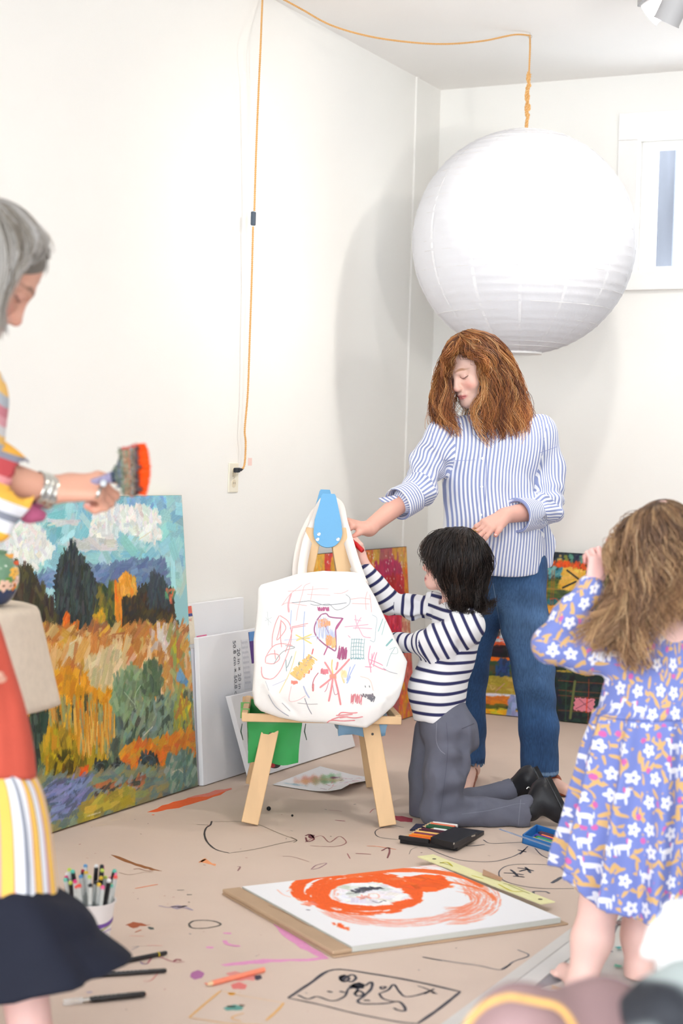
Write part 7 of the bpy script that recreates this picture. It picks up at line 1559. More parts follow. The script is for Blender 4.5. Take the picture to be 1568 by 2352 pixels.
B = SDF(); B.chain([Y(1535, 1480, yg), Y(1530, 1700, yg), Y(1520, 1850, yg)], [.07, .085, .10], .04); B.cone(ng, Y(1535, 1490, yg), .04, .06, .03)
kl_, kr_ = Y(1378, 2070, 3.76), Y(1474, 2070, 3.84); al_, ar_ = Y(1334, 2262, 3.71), Y(1468, 2250, 3.82)
B.chain([Y(1440, 1860, yg-.01), kl_, (kl_+al_)/2+[.002, -.004, .01], al_], [.062, .044, .0455, .031], .02); B.chain([Y(1520, 1860, yg+.02), kr_, (kr_+ar_)/2+[.0, -.004, .01], ar_], [.062, .044, .0455, .031], .02)
for a, d in ((al_, nrm((-.25, 1, 0))), (ar_, nrm((.1, 1, 0)))):
    f0 = a*[1, 1, 0]; B.cone(a, f0+UP*.03-d*.012, .031, .027, .02); B.cone(f0+UP*.026, f0+d*.10+UP*.018, .026, .022, .02, sq=None)
    for k in range(5): B.cone(f0+d*.095+np.cross(d, UP)*(k-2)*.0105+UP*.014, f0+d*(.125-.004*abs(k-1))+np.cross(d, UP)*(k-2)*.011+UP*.012, .0085, .007, .003)
Vb, Fb = B.mesh(.005)
sg, eg, wg = Y(1428, 1500, yg-.01), Y(1264, 1480, 3.79), Y(1356, 1352, 3.78)
tg = []
Hd = SDF(); Hd.cone(eg, wg, .027, .021, .01); hand(Hd, Y(1360, 1346, 3.775), nrm((.20, .02, 1)), nrm((.35, -1, .05)), -1, .72, (.35, .9, 1.1, 1.1), (.45, .2), spread=.16, tips=tg); V1, F1 = Hd.mesh(.0026)
s2, e2, w2 = Y(1632, 1500, yg), Y(1700, 1590, yg), Y(1690, 1700, yg-.05)
Hd = SDF(); Hd.cone(e2, w2, .028, .02, .01); tg2 = []; hand(Hd, w2, (0, 0, -1), (1, 0, 0), 1, .74, tips=tg2); V2, F2 = Hd.mesh(.004)
bd = body_obj([(Vh, Fh, Ch), (Vb, Fb, paint(Vb, SKg)), (V1, F1, handcol(V1, (240, 190, 182), tg)), (V2, F2, paint(V2, SKg))], gi, zmin=.0095)
# dress
D = SDF(); ya = np.array([0, 1., 0]); xr_ = np.array([1., 0, 0])
q1, q2_, q3 = Y(1530, 1535, yg), Y(1530, 1600, yg), Y(1528, 1655, yg)
D.cone(q1, q2_, .118, .142, .03, sq=(ya, .72)); D.cone(q2_, q3, .142, .160, .02, sq=(ya, .72))
D.cone(Y(1520, 1478, yg), sg, .036, .043, .04); D.cone(Y(1560, 1478, yg), s2, .036, .044, .04)
D.chain([sg, Y(1345, 1494, yg-.01), eg+[.0, 0, -.002], (eg+wg)/2, wg+nrm(wg-eg)*.0], [.050, .049, .041, .037, .033], .022); D.chain([s2, e2, w2], [.044, .040, .030], .02)
ztop, zbot = Y(1500, 1648, yg)[2], Y(1500, 2062, yg)[2]
def skirt(P):
    t = np.clip((ztop-P[..., 2])/(ztop-zbot), 0, 1.1); cx = Y(1526, 1650, yg)[0]*(1-t)+Y(1494, 2060, yg)[0]*t; cy = yg+.0*t
    rx = .160+.060*t**.8; ry = .118+.075*t**.8; x, y = P[..., 0]-cx, P[..., 1]-cy; th = np.arctan2(y/ry, x/rx)
    pl = (.006+.016*t)*np.sin(th*11+.7*np.sin(th*3)+.5)+(.003+.006*t)*np.sin(th*23+1.3+t*2); rad = np.sqrt((x/rx)**2+(y/ry)**2); return np.maximum((rad-1)*np.minimum(rx, ry)-pl, np.maximum(P[..., 2]-ztop-.012, zbot+.006*np.sin(th*11)+.004*np.sin(th*5)+.05*(x < -.13)*np.clip((-x-.13)/.08, 0, 1)-P[..., 2]))
D.fn(skirt, [Y(1526, 1650, yg)[0]-.34, yg-.30, zbot-.03], [Y(1526, 1650, yg)[0]+.34, yg+.30, ztop+.03], .012)
D.disp += [wav(71, 42, .002), local(wav(72, 90, .0055, 5, along=wg-eg, ratio=2), (eg+wg)/2, .10), local(wav(73, 60, .005), Y(1400, 1500, yg), .10)]
V, F = D.mesh(.0048); do = mesh('dress', V, F, m_pat, gi, True)
tors = (lambda P: np.maximum(np.abs(P[..., 0]-q2_[0])-.125, 0), lambda P: np.stack([np.arctan2(P[..., 0]-q2_[0], -(P[..., 1]-yg))*(.155+.10*np.clip((ztop-P[..., 2])/(ztop-zbot), 0, 1)), P[..., 2]], -1))
sk_ = (lambda P: np.where(P[..., 2] < ztop, -.01, 1.), lambda P: tors[1](P)+[.013, .02])
cornerattr(do, V, F, [tors, sk_, armseg(sg, eg, -.004), armseg(eg, wg, -.004), armseg(s2, e2, 0)])
uvd = do.data.uv_layers['cloth'].data
ga = G(); zt_g = ztop+.004     # gathered waist seam
dbv = BVHTree.FromPolygons([tuple(v) for v in V], [tuple(f) for f in F.tolist()])
seam(dbv, [(1368, 1642), (1420, 1652), (1480, 1656), (1540, 1656), (1566, 1655)], .0022, (86, 96, 158), do, 'waist_seam'); seam(dbv, [(1285, 1990), (1300, 2004), (1320, 2010)], .0015, (90, 100, 160), do, 'hem_stitch')
# hair: long loose waves
W_ = lambda L: [Y(*p) for p in L]; y0 = yg-.02
Gg = [W_([(1500, 1158, y0), (1455, 1180, y0), (1422, 1215, y0-.01), (1398, 1270, y0), (1408, 1320, y0-.02), (1400, 1380, y0-.03), (1396, 1430, y0-.05), (1375, 1470, y0-.06)]),
      W_([(1505, 1157, y0-.03), (1466, 1180, y0-.05), (1440, 1220, y0-.06), (1425, 1290, y0-.06), (1420, 1350, y0-.06), (1395, 1410, y0-.07), (1370, 1450, y0-.08), (1345, 1480, y0-.08)]),
      W_([(1510, 1157, y0-.05), (1480, 1180, y0-.09), (1460, 1230, y0-.10), (1448, 1300, y0-.10), (1440, 1370, y0-.09), (1430, 1440, y0-.10), (1438, 1500, y0-.11), (1445, 1540, y0-.11)]),
      W_([(1514, 1157, y0-.06), (1496, 1182, y0-.11), (1484, 1240, y0-.12), (1474, 1310, y0-.12), (1462, 1380, y0-.11), (1452, 1450, y0-.12), (1462, 1510, y0-.12), (1478, 1545, y0-.12)]),
      W_([(1518, 1157, y0-.06), (1514, 1184, y0-.12), (1506, 1250, y0-.13), (1498, 1320, y0-.13), (1492, 1390, y0-.12), (1480, 1450, y0-.12), (1486, 1500, y0-.12)]),
      W_([(1524, 1157, y0-.06), (1534, 1186, y0-.12), (1532, 1250, y0-.13), (1524, 1320, y0-.13), (1518, 1380, y0-.12), (1510, 1430, y0-.11), (1512, 1470, y0-.11)]),
      W_([(1530, 1158, y0-.05), (1554, 1190, y0-.11), (1560, 1250, y0-.12), (1560, 1320, y0-.12), (1560, 1380, y0-.11), (1566, 1430, y0-.10)]),
      W_([(1534, 1159, y0-.03), (1576, 1196, y0-.08), (1592, 1260, y0-.10), (1598, 1340, y0-.10), (1604, 1420, y0-.08)]),
      W_([(1536, 1160, y0), (1590, 1200, y0-.02), (1616, 1270, y0-.03), (1622, 1350, y0-.04), (1630, 1430, y0-.03)]),
      W_([(1530, 1160, y0+.03), (1586, 1210, y0+.08), (1606, 1290, y0+.09), (1606, 1380, y0+.05)]),
      W_([(1510, 1160, y0+.05), (1470, 1200, y0+.09), (1440, 1260, y0+.09), (1424, 1330, y0+.06)]),
      W_([(1500, 1160, y0+.02), (1448, 1190, y0+.04), (1416, 1240, y0+.05), (1404, 1310, y0+.03), (1402, 1370, y0)])]
gc = [(110, 80, 60), (158, 118, 86), (190, 146, 106), (216, 174, 126), (232, 198, 156)]
sk = [(hg+Ahg.T@(np.array([0, -.012, .032])*.93), Ahg, np.array([.080, .099, .091])*.93)]
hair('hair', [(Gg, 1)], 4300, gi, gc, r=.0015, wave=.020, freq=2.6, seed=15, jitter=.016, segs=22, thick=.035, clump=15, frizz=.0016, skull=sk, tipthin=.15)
# locks swept over the raised arm and the one held in the fingers
g2 = [W_([(1440, 1300, y0-.07), (1410, 1370, y0-.09), (1380, 1410, y0-.10), (1340, 1436, y0-.11), (1310, 1452, y0-.11)]), W_([(1450, 1340, y0-.09), (1420, 1400, y0-.11), (1385, 1430, y0-.12), (1350, 1462, y0-.12), (1320, 1490, y0-.12)]), W_([(1460, 1380, y0-.10), (1440, 1430, y0-.12), (1410, 1462, y0-.13), (1385, 1480, y0-.13), (1362, 1486, y0-.13)])]
g3 = [W_([(1440, 1240, y0-.02), (1410, 1235, y0-.03), (1392, 1252, y0-.035), (1386, 1280, y0-.035), (1392, 1315, y0-.02)]), W_([(1446, 1250, y0-.04), (1418, 1240, y0-.05), (1400, 1262, y0-.05), (1396, 1300, y0-.05), (1410, 1340, y0-.05)])]
hair('loose_lock', [(g2, 1.0), (g3, .7)], 420, gi, gc[1:], r=.0013, wave=.010, freq=1.6, seed=3, jitter=.010, segs=16, thick=.012, clump=10, tipthin=.15)
# ================================================================== older woman at the left edge
yl_ = 3.05
la = thing('person', 'older grey haired woman in a striped top, coral apron and navy skirt', 'person', Z(-60, 2560))
SKl = (216, 164, 142)
hl = Y(-22, 618, yl_+.02); nl = Y(-95, 815, yl_+.03)
Vh, Fh, Ch, Ahl = headmesh(hl, nrm((.72, .16, -.70)), nrm((.68, .05, .74)), .96, nl, .055, skin=SKl, lip=(170, 96, 88), brow=(120, 90, 74), vox=.0026)
B = SDF(); B.chain([Y(-160, 930, yl_+.05), Y(-190, 1200, yl_+.05), Y(-190, 1500, yl_+.05)], [.08, .09, .09], .04); B.cone(nl, Y(-120, 880, yl_+.04), .05, .08, .04)
for x0, x1 in ((-130, -110), (20, 75)):
    k_, a_ = Y(x0, 2030, yl_+.05), Y(x1, 2400, yl_+.02); B.chain([Y((-190 if x0 < 0 else -110), 1600, yl_+.05), k_, a_], [.07, .055, .040], .03); f0 = a_*[1, 1, 0]; B.cone(a_, f0+UP*.05, .040, .036, .02); B.cone(f0+UP*.04, f0+nrm((.9, .3, 0))*.15+UP*.028, .034, .026, .03)
Vb, Fb = B.mesh(.008)
ya_ = 3.20
el_, wl_ = Y(-110, 1062, 3.08), Y(112, 1127, ya_)
tl_ = []
Hd = SDF(); Hd.cone(el_, wl_, .041, .0265, .01, sq=None)
hand(Hd, wl_+nrm((1, 0, .02))*.008, nrm((1, .05, .14)), nrm((-.05, -.72, .70)), 1, 1.05, (.50, 1.2, 1.35, 1.4), (.12, .45), spread=.03, tips=tl_)
V1, F1 = Hd.mesh(.0028)
hb_, wb_ = Y(-160, 1180, yl_-.05), Y(-130, 1400, yl_-.12); Hd = SDF(); Hd.cone(hb_, wb_, .04, .028, .01); t2 = []; hand(Hd, wb_, (.3, 0, -1), (-1, -.4, 0), 1, 1.0, tips=t2); V2, F2 = Hd.mesh(.005)
bd = body_obj([(Vh, Fh, Ch), (Vb, Fb, paint(Vb, (226, 184, 176))), (V1, F1, handcol(V1, (214, 160, 136), tl_)), (V2, F2, paint(V2, SKl))], la)
nails(tl_, bd)
# bracelet and rings
m_sil = mat('silver', (214, 216, 210), .18, metal=1, bump=.4, bscale=150)
c = Y(100, 1126, ya_-.005); ax = nrm(wl_-el_)
G().lathe(c-ax*.018, [(.0335, 0), (.0345, .001), (.0335, .004), (.0345, .007), (.0345, .011), (.0330, .013), (.0350, .018), (.0345, .024), (.0330, .026), (.0345, .031), (.0345, .035), (.0325, .036), (.0320, .018)], 40, ax, cap=False).obj('bracelet', m_sil, bd, True)
for (u, v, ry) in ((238, 1110, ya_-.02), (224, 1133, ya_-.025)):
    c2_ = Y(u, v, ry); G().lathe(c2_, [(.0105, -.003), (.0115, 0), (.0105, .003), (.0098, 0), (.0105, -.003)], 20, nrm((.8, .3, -.3)), cap=False).obj('ring', m_sil, bd, True)
G().lathe(Y(238, 1110, ya_-.033), [(.0005, -.004), (.007, -.002), (.0075, 0), (.006, .004), (.0005, .006)], 16, nrm((0, -1, .2)), cap=False).obj('ring_stone', mat('grey_stone', (190, 194, 196), .15, spec=.8), bd, True)
# brush
wbz = ya_-.035
br = thing('paintbrush', 'wide paint-smeared brush with orange tipped bristles held by the grey haired woman', 'brush', Y(262, 1095, wbz))
bn = np.array([0, -1., .1]); th_ = np.array([0, .016, 0])
hs = [Y(u, v, wbz) for u, v in ((215, 1096), (240, 1088), (262, 1082), (275, 1052), (279, 1030), (300, 1026), (318, 1122), (288, 1138), (275, 1115), (262, 1104), (240, 1104), (215, 1112))]
cols_b = [(70, 84, 78), (56, 70, 90), (150, 120, 80), (96, 110, 96), (130, 96, 70), (84, 70, 66)]
def bgrid(pl, pr, n, m, colf, name, rel=.0008):
    V = []; cc = []; r = np.random.RandomState(4)
    for i in range(n+1):
        a = pl(i/n); b = pr(i/n)
        for j in range(m+1): t = j/m; V.append(a+(b-a)*t+np.array([0, -rel*r.rand(), 0])); cc.append(colf(i/n, t, r))
    F = [(i*(m+1)+j, i*(m+1)+j+1, (i+1)*(m+1)+j+1, (i+1)*(m+1)+j) for i in range(n) for j in range(m)]
    o = mesh(name, V, np.array(F), mat('smeared_paint', (255, 255, 255), .4, attr='col', spec=.5), br, True); setcol(o, np.array(cc)/255.); sm = o.modifiers.new('s', 'SOLIDIFY'); sm.thickness = .015; sm.offset = -1 if False else 1; return o
L_ = [Y(u, v, wbz) for u, v in ((262, 1082), (270, 1060), (276, 1040), (280, 1028))]; 
def fer_l(t): return Y(262+ (281-262)*t, 1088-58*t**1.3, wbz)
def fer_r(t): return Y(262+ (288-262)*t, 1100+38*t**1.3, wbz)
def fc(i, t, r):
    b = np.array([(60, 74, 90), (84, 96, 84), (70, 84, 92), (96, 104, 84)][int(i*3.99)], float); return b+r.normal(size=3)*9
bgrid(fer_l, fer_r, 26, 30, fc, 'ferrule')
def br_l(t): return Y(281+(318-281)*t, 1030-9*t, wbz)
def br_r(t): return Y(288+(318-288)*t, 1138-4*t, wbz)
def bc_(i, t, r):
    st = [(110, 116, 96), (150, 100, 70), (104, 122, 96), (160, 96, 60), (92, 110, 110), (120, 100, 70), (84, 60, 56), (70, 50, 52)]; b = np.array(st[int(min(i*7.99, 7))], float)*(.85+.3*r.rand()); return b if t > .04 else np.array((196, 90, 80.))
bgrid(br_l, br_r, 50, 60, bc_, 'bristles')
rb3 = random.Random(3); g = G()
for k in range(150):
    t = k/149; v = 1021+113*t; L = 18+10*math.sin(t*3.1)+rb3.uniform(-3, 3)+6*t*(1-t); a = Y(316, v, wbz-.002+rb3.uniform(-.006, .006)); b = Y(316+L, v+(t-.4)*4-3*(1-t)+2, wbz+rb3.uniform(-.006, .006)); g.tube([a, (a+b)/2, b], [.0016, .0014, .0006], 5)
g.obj('paint_tipped_bristles', mat('orange_paint', (240, 84, 20), .35, spec=.5), br, True)
G().tube([Y(200, 1112, wbz+.045), Y(235, 1102, wbz+.02), Y(264, 1094, wbz)], [.007, .008, .012], 12).obj('handle', mat('brush_handle', (150, 146, 176), .4, var=.2, vscale=60), br, True)
# clothes
def multi_mat(name, bands, axis=0, rough=.8, total=None):
    m = mat(name, (230, 230, 230), rough, bump=.3, bscale=400); nt = m.node_tree; N = nt.nodes; uv = N.new('ShaderNodeUVMap'); uv.uv_map = 'cloth'; sp = N.new('ShaderNodeSeparateXYZ'); nt.links.new(uv.outputs[0], sp.inputs[0])
    T = sum(w for w, _ in bands); d = N.new('ShaderNodeMath'); d.operation = 'DIVIDE'; nt.links.new(sp.outputs[axis], d.inputs[0]); d.inputs[1].default_value = T; f = N.new('ShaderNodeMath'); f.operation = 'FRACT'; nt.links.new(d.outputs[0], f.inputs[0])
    cr_ = N.new('ShaderNodeValToRGB'); cr_.color_ramp.interpolation = 'CONSTANT'; nt.links.new(f.outputs[0], cr_.inputs[0]); e = cr_.color_ramp.elements; x = 0
    while len(e) < len(bands): e.new(.5)
    for i, (w, c) in enumerate(bands): e[i].position = x/T; e[i].color = (*lin(c), 1); x += w
    nt.links.new(cr_.outputs[0], N['Principled BSDF'].inputs['Base Color']); return m
YL, WH, GY, RS, BK = (244, 196, 96), (232, 232, 236), (140, 144, 156), (206, 104, 116), (60, 62, 78)
m_mul = multi_mat('multi_stripes', [(.032, YL), (.003, RS), (.022, WH), (.011, GY), (.022, WH), (.003, RS), (.026, YL), (.003, BK), (.024, WH), (.012, (196, 150, 160))])
m_slv = multi_mat('sleeve_stripes', [(.030, (204, 84, 88)), (.014, (240, 160, 160)), (.028, (248, 190, 80)), (.022, WH), (.014, GY), (.022, WH), (.030, (248, 186, 70)), (.012, (150, 150, 166))])
T_ = SDF(); T_.chain([Y(-165, 960, yl_+.05), Y(-180, 1130, yl_+.05), Y(-190, 1330, yl_+.05)], [.125, .118, .125], .04, sq=((0, 1, 0), .95)); T_.cone(Y(-120, 870, yl_+.05), Y(-150, 990, yl_-.10), .07, .08, .04)
T_.cone(Y(-75, 930, yl_+.03), Y(-78, 1010, yl_+.02), .075, .072, .05); T_.disp.append(wav(81, 30, .004)); V, F = T_.mesh(.007); o = mesh('top', V, F, multi_mat('top_print', [(.020, (206, 130, 140)), (.02, (176, 182, 190)), (.014, (236, 190, 110)), (.018, (216, 214, 214)), (.020, (222, 160, 168))]), la, True); cornerattr(o, V, F, [(lambda P: P[..., 0]*0, lambda P: np.stack([P[..., 0]*.9+P[..., 2]*.45+.03*np.sin(P[..., 2]*20), P[..., 2]], -1))])
# wide striped sleeve with a turned pink lining, open at the wrist
S = SDF(); s0, s1 = Y(-150, 985, 3.0), Y(36, 1122, 3.17); d = nrm(s1-s0); S.cone(s0, s1, .062, .060, .02); S.cone(s0+d*.02, s1+d*.06, .050, .054, .004, sub=True); S.cone(Y(-30, 1180, 3.12), Y(-4, 1218, 3.12), .035, .022, .05)
S.fn(lambda P: .002-((P-s1)@nrm(d+np.array([0, 0, .25]))), s1-.12, s1+.14, .003, sub=True); S.disp.append(wav(84, 45, .004)); V, F = S.mesh(.0045); o = mesh('sleeve', V, F, m_slv, la, True)
dn_ = nrm((.45, 0, 1)); cornerattr(o, V, F, [(lambda P: P[..., 0]*0, lambda P: np.stack([-(P-s1)@dn_+.052, P[..., 0]], -1))])
S = SDF(); S.chain([Y(40, 1160, 3.17), Y(70, 1178, 3.19), Y(93, 1184, 3.20)], [.018, .017, .014], .01); S.disp.append(wav(85, 60, .002)); V, F = S.mesh(.004); mesh('sleeve_lining', V, F, mat('pink_lining', (186, 96, 130), .8, var=.2, vscale=30), la, True)
# coral apron panel, striped skirt panel, navy skirt: profiles swept about the hips
def tube_cloth(name, rows, m, seedv=0, k=64, foldn=9, fold=.01, wave2=.004, uvaxis=True, closed=True, yc=yl_+.03, flat_y=.7):
    """rows: (right-edge pixel u, v); centre stays at the hips' axis; elliptical section with folds"""
    V = []; UVs = []; r = random.Random(seedv); ph = r.random()*6
    rows = [(u, v) for u, v in rows]; us = np.array(resample(np.array(spline(rows, 6)), 34)); cx = Y(-120, 1700, yc)[0]
    for j, (u, v) in enumerate(us):
        e = Y(u, v, yc); rx = e[0]-cx; t = j/(len(us)-1)
        for i in range(k): a = 2*math.pi*i/k; ez = Y(100, v, yc+rx*flat_y*math.sin(a))[2]*(1-max(0, math.cos(a))**8)+e[2]*max(0, math.cos(a))**8; f = 1+(fold*(.3+.7*t)*math.sin(a*foldn+ph+t*1.2)+wave2*math.sin(a*(foldn*2+3)+ph*2+t*3))/max(rx, .05)*(1-.85*max(0, math.cos(a))**6); V.append((cx+rx*f*math.cos(a), yc+rx*flat_y*f*math.sin(a), ez+.006*t*math.sin(a*3+ph)*(1-max(0, math.cos(a))**4))); UVs.append((a*.235, e[2]))
    n = len(us); F = [(j*k+i, j*k+(i+1) % k, (j+1)*k+(i+1) % k, (j+1)*k+i) for j in range(n-1) for i in range(k)]
    o = mesh(name, V, np.array(F), m, la, True); o.modifiers.new('s', 'SOLIDIFY').thickness = .004
    uvl = o.data.uv_layers.new(name='cloth'); 
    for p in o.data.polygons:
        for li in p.loop_indices: vi = o.data.loops[li].vertex_index; i = vi % k; a = UVs[vi][0]+(2*math.pi*.235 if i == 0 and p.index % k == k-1 else 0); uvl.data[li].uv = (a+.03*math.sin(UVs[vi][1]*9)*.3, UVs[vi][1])
    return o
m_coral = mat('coral_linen', (204, 88, 70), .85, bump=.6, bscale=250, var=.10, vscale=7)
tube_cloth('apron', [(-55, 1335), (-28, 1400), (-6, 1440), (22, 1530), (52, 1630), (70, 1720), (77, 1786)], m_coral, 3, fold=.004, foldn=5, flat_y=.72)
tube_cloth('striped_skirt', [(30, 1720), (64, 1770), (90, 1815), (108, 1890), (117, 1960), (124, 2020), (128, 2058)], m_mul, 4, fold=.006, foldn=12, flat_y=.70)
m_navy = mat('navy_cotton', (27, 30, 44), .85, bump=.3, bscale=200, var=.12, vscale=6)
def swing():
    # the flared skirt with its corner blown to the right
    yc = yl_+.03; rows = [(116, 2035), (140, 2062), (164, 2074), (190, 2092), (212, 2120), (226, 2150), (256, 2172), (282, 2190), (299, 2205)]; k = 72; V = []; us = resample(np.array(spline(rows, 6)), 26); cx = Y(-120, 1700, yc)[0]
    # hem height around the skirt
    def hem(a):
        x = math.cos(a); u = -120+419*x; 
        pts = [(-560, 2330), (-120, 2345), (0, 2326), (92, 2310), (171, 2271), (260, 2246), (299, 2206)]
        return np.interp(u, [p[0] for p in pts], [p[1] for p in pts])
    for j, (u, v) in enumerate(us):
        t = j/(len(us)-1); e = Y(u, v, yc); rx = e[0]-cx
        for i in range(k):
            a = 2*math.pi*i/k; cu = math.cos(a); hz_ = Y(100, hem(a), yc+rx*.62*min(0, math.sin(a)))[2]; z0_ = Y(100, 2035, yc+rx*.62*min(0, math.sin(a)))[2]; zz = e[2] if cu > .9995 else None
            ze = z0_+(hz_-z0_)*t**1.25; wgt = max(0, cu)**10; z = e[2]*wgt+ze*(1-wgt); f = 1+(.026*t*math.sin(a*8+.6+t)+.010*t*math.sin(a*17+2))/max(rx, .1)*(1-max(0, cu)**6)
            V.append((cx+rx*f*cu, yc+rx*.62*f*math.sin(a), z))
    F = [(j*k+i, j*k+(i+1) % k, (j+1)*k+(i+1) % k, (j+1)*k+i) for j in range(len(us)-1) for i in range(k)]; o = mesh('navy_skirt', V, np.array(F), m_navy, la, True); o.modifiers.new('s', 'SOLIDIFY').thickness = .004; return o
swing()
# hair: smooth grey bob
W_ = lambda L: [Y(*p) for p in L]; yh = yl_+.02
gl = [W_([(-20, 452, yh-.02), (40, 475, yh-.06), (90, 520, yh-.07), (118, 562, yh-.06), (112, 584, yh-.055), (72, 596, yh-.075)]),
      W_([(-25, 450, yh-.04), (25, 478, yh-.09), (70, 520, yh-.105), (90, 560, yh-.10), (66, 594, yh-.10), (34, 620, yh-.105), (24, 660, yh-.10)]),
      W_([(-30, 450, yh-.05), (10, 485, yh-.105), (42, 540, yh-.12), (46, 590, yh-.12), (26, 640, yh-.115), (12, 690, yh-.11), (2, 740, yh-.10), (8, 775, yh-.10)]),
      W_([(-35, 450, yh-.05), (-8, 490, yh-.115), (14, 550, yh-.13), (18, 610, yh-.13), (8, 670, yh-.125), (-4, 730, yh-.12), (0, 782, yh-.11)]),
      W_([(-45, 450, yh-.05), (-35, 500, yh-.12), (-25, 570, yh-.135), (-25, 650, yh-.13), (-30, 720, yh-.12), (-26, 780, yh-.11)]),
      W_([(-60, 452, yh-.05), (-75, 510, yh-.11), (-75, 590, yh-.12), (-75, 680, yh-.11), (-72, 760, yh-.10)]),
      W_([(-70, 455, yh-.02), (-110, 510, yh-.05), (-122, 600, yh-.06), (-118, 700, yh-.05), (-112, 770, yh-.04)]),
      W_([(-70, 455, yh+.02), (-112, 510, yh+.04), (-124, 600, yh+.05), (-120, 700, yh+.05), (-112, 770, yh+.04)]),
      W_([(-50, 452, yh+.04), (-60, 510, yh+.10), (-70, 600, yh+.12), (-70, 700, yh+.11), (-66, 760, yh+.10)]),
      W_([(-30, 451, yh+.04), (10, 500, yh+.10), (10, 580, yh+.11), (0, 680, yh+.10), (-10, 750, yh+.09)]),
      W_([(-22, 452, yh+.01), (40, 478, yh+.04), (92, 522, yh+.05), (116, 562, yh+.03), (104, 584, yh+.01)])]
lc_ = [(118, 108, 96), (156, 146, 134), (186, 180, 172), (214, 210, 206), (170, 156, 134)]
sk = [(hl+Ahl.T@np.array([0, -.012, .032]), Ahl, np.array([.080, .099, .091]))]
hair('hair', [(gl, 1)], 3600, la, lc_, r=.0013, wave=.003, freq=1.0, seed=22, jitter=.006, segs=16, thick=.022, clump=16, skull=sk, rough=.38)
cap_ = SDF(); cap_.elli(hl+Ahl.T@np.array([0, -.020, .036]), (.080, .097, .088), Ahl); cap_.elli(hl+Ahl.T@np.array([0, .105, -.045]), (.066, .085, .105), Ahl, .01, sub=True); V, F = cap_.mesh(.006); mesh('scalp_hair', V, F, mat('grey_hair_base', (120, 114, 106), .6, bump=.6, bscale=200), la, True)
# ================================================================== side table with linen cloth and painted vase
yt = 3.85; X1 = Y(82, 1400, yt)[0]; zt3 = Y(60, 1396, yt)[2]; cxt = X1-.24; rt = .24
ta = thing('side_table', 'small round side table mostly hidden behind the grey haired woman', 'table', (cxt, yt, .0003))
G().lathe((cxt, yt, zt3-.03), [(rt-.008, 0), (rt-.004, .003), (rt-.004, .022), (rt-.008, .025)], 40).obj('table_top', m_wood, ta, True)
G().lathe((cxt, yt, .0003), [(.14, 0), (.14, .02), (.05, .035), (.028, .06), (.024, .3), (.03, .5), (.05, zt3-.032)], 28).obj('pedestal', m_wood, ta, True)
zh = Y(120, 1622, yt)[2]; V = []; k = 80
prof = [(0.001, 0), (.08, 0), (.16, 0), (rt-.012, .0), (rt, -.004), (rt+.006, -.014)]
for (r, dz) in prof: V += [(cxt+r*math.cos(a), yt+r*math.sin(a), zt3+.001+dz) for a in np.linspace(0, 2*math.pi, k, endpoint=False)]
for j in range(1, 15):
    t = j/14
    for a in np.linspace(0, 2*math.pi, k, endpoint=False): r = rt+.006+t*(.040+.010*math.sin(a*4+1))+.004*math.sin(a*9)*t; V.append((cxt+r*math.cos(a), yt+r*math.sin(a), zt3-.014-(zt3-.014-zh)*t))
n = len(prof)+14; F = [(j*k+i, j*k+(i+1) % k, (j+1)*k+(i+1) % k, (j+1)*k+i) for j in range(n-1) for i in range(k)]
o = mesh('tablecloth', V, np.array(F), mat('linen', (226, 210, 190), .9, bump=.9, bscale=420, var=.05, vscale=40), None, True); o.modifiers.new('s', 'SOLIDIFY').thickness = .003; o.modifiers['s'].offset = 1
tag(o, 'cream linen cloth draped over the small table at the left edge', 'tablecloth')
vs = thing('painted_vase', 'round painted vase with orange flowers on the linen covered table', 'vase', (Y(-18, 1345, yt)[0], yt, zt3+.005))
vc = np.array([Y(-18, 1345, yt)[0], yt, zt3+.006]); pr = [(.025, 0), (.035, .003), (.052, .022), (.062, .055), (.060, .085), (.045, .108), (.032, .118), (.034, .126), (.029, .126)]; pr = resample(np.array(spline(pr, 6)), 60); k = 120
V = [(vc[0]+r*math.cos(a), vc[1]+r*math.sin(a), vc[2]+h) for r, h in pr for a in np.linspace(0, 2*math.pi, k, endpoint=False)]
F = [(j*k+i, j*k+(i+1) % k, (j+1)*k+(i+1) % k, (j+1)*k+i) for j in range(59) for i in range(k)]+[]
o = mesh('vase', V, np.array(F), mat('glazed_paint', (255, 255, 255), .15, attr='col', spec=.6), vs, True); V = np.array(V); A = np.arctan2(V[:, 1]-vc[1], V[:, 0]-vc[0]); Hh = V[:, 2]-vc[2]
cc = np.where((Hh < .04)[:, None], np.array([44, 60, 96.]), np.array([110, 150, 120.])); cc = np.where(((Hh > .036) & (Hh < .066) & (np.sin(A*14+Hh*90) > 0))[:, None], np.array([96, 150, 50.]), cc)
rv = np.random.RandomState(2)
for k_ in range(26):
    a0, h0, rr_s = rv.rand()*6.28-3.14, .045+rv.rand()*.07, .007+.006*rv.rand(); dd = np.hypot(np.angle(np.exp(1j*(A-a0)))*.055, Hh-h0)*(1+.2*np.sin(5*np.arctan2(Hh-h0, np.angle(np.exp(1j*(A-a0)))*.055))); cc = np.where((dd < rr_s)[:, None], np.array([(244, 140, 40), (240, 100, 50), (246, 206, 180), (250, 190, 70)][k_ % 4], float), cc); cc = np.where((dd < rr_s*.25)[:, None], np.array([120, 70, 40.]), cc)
setcol(o, cc/255.)
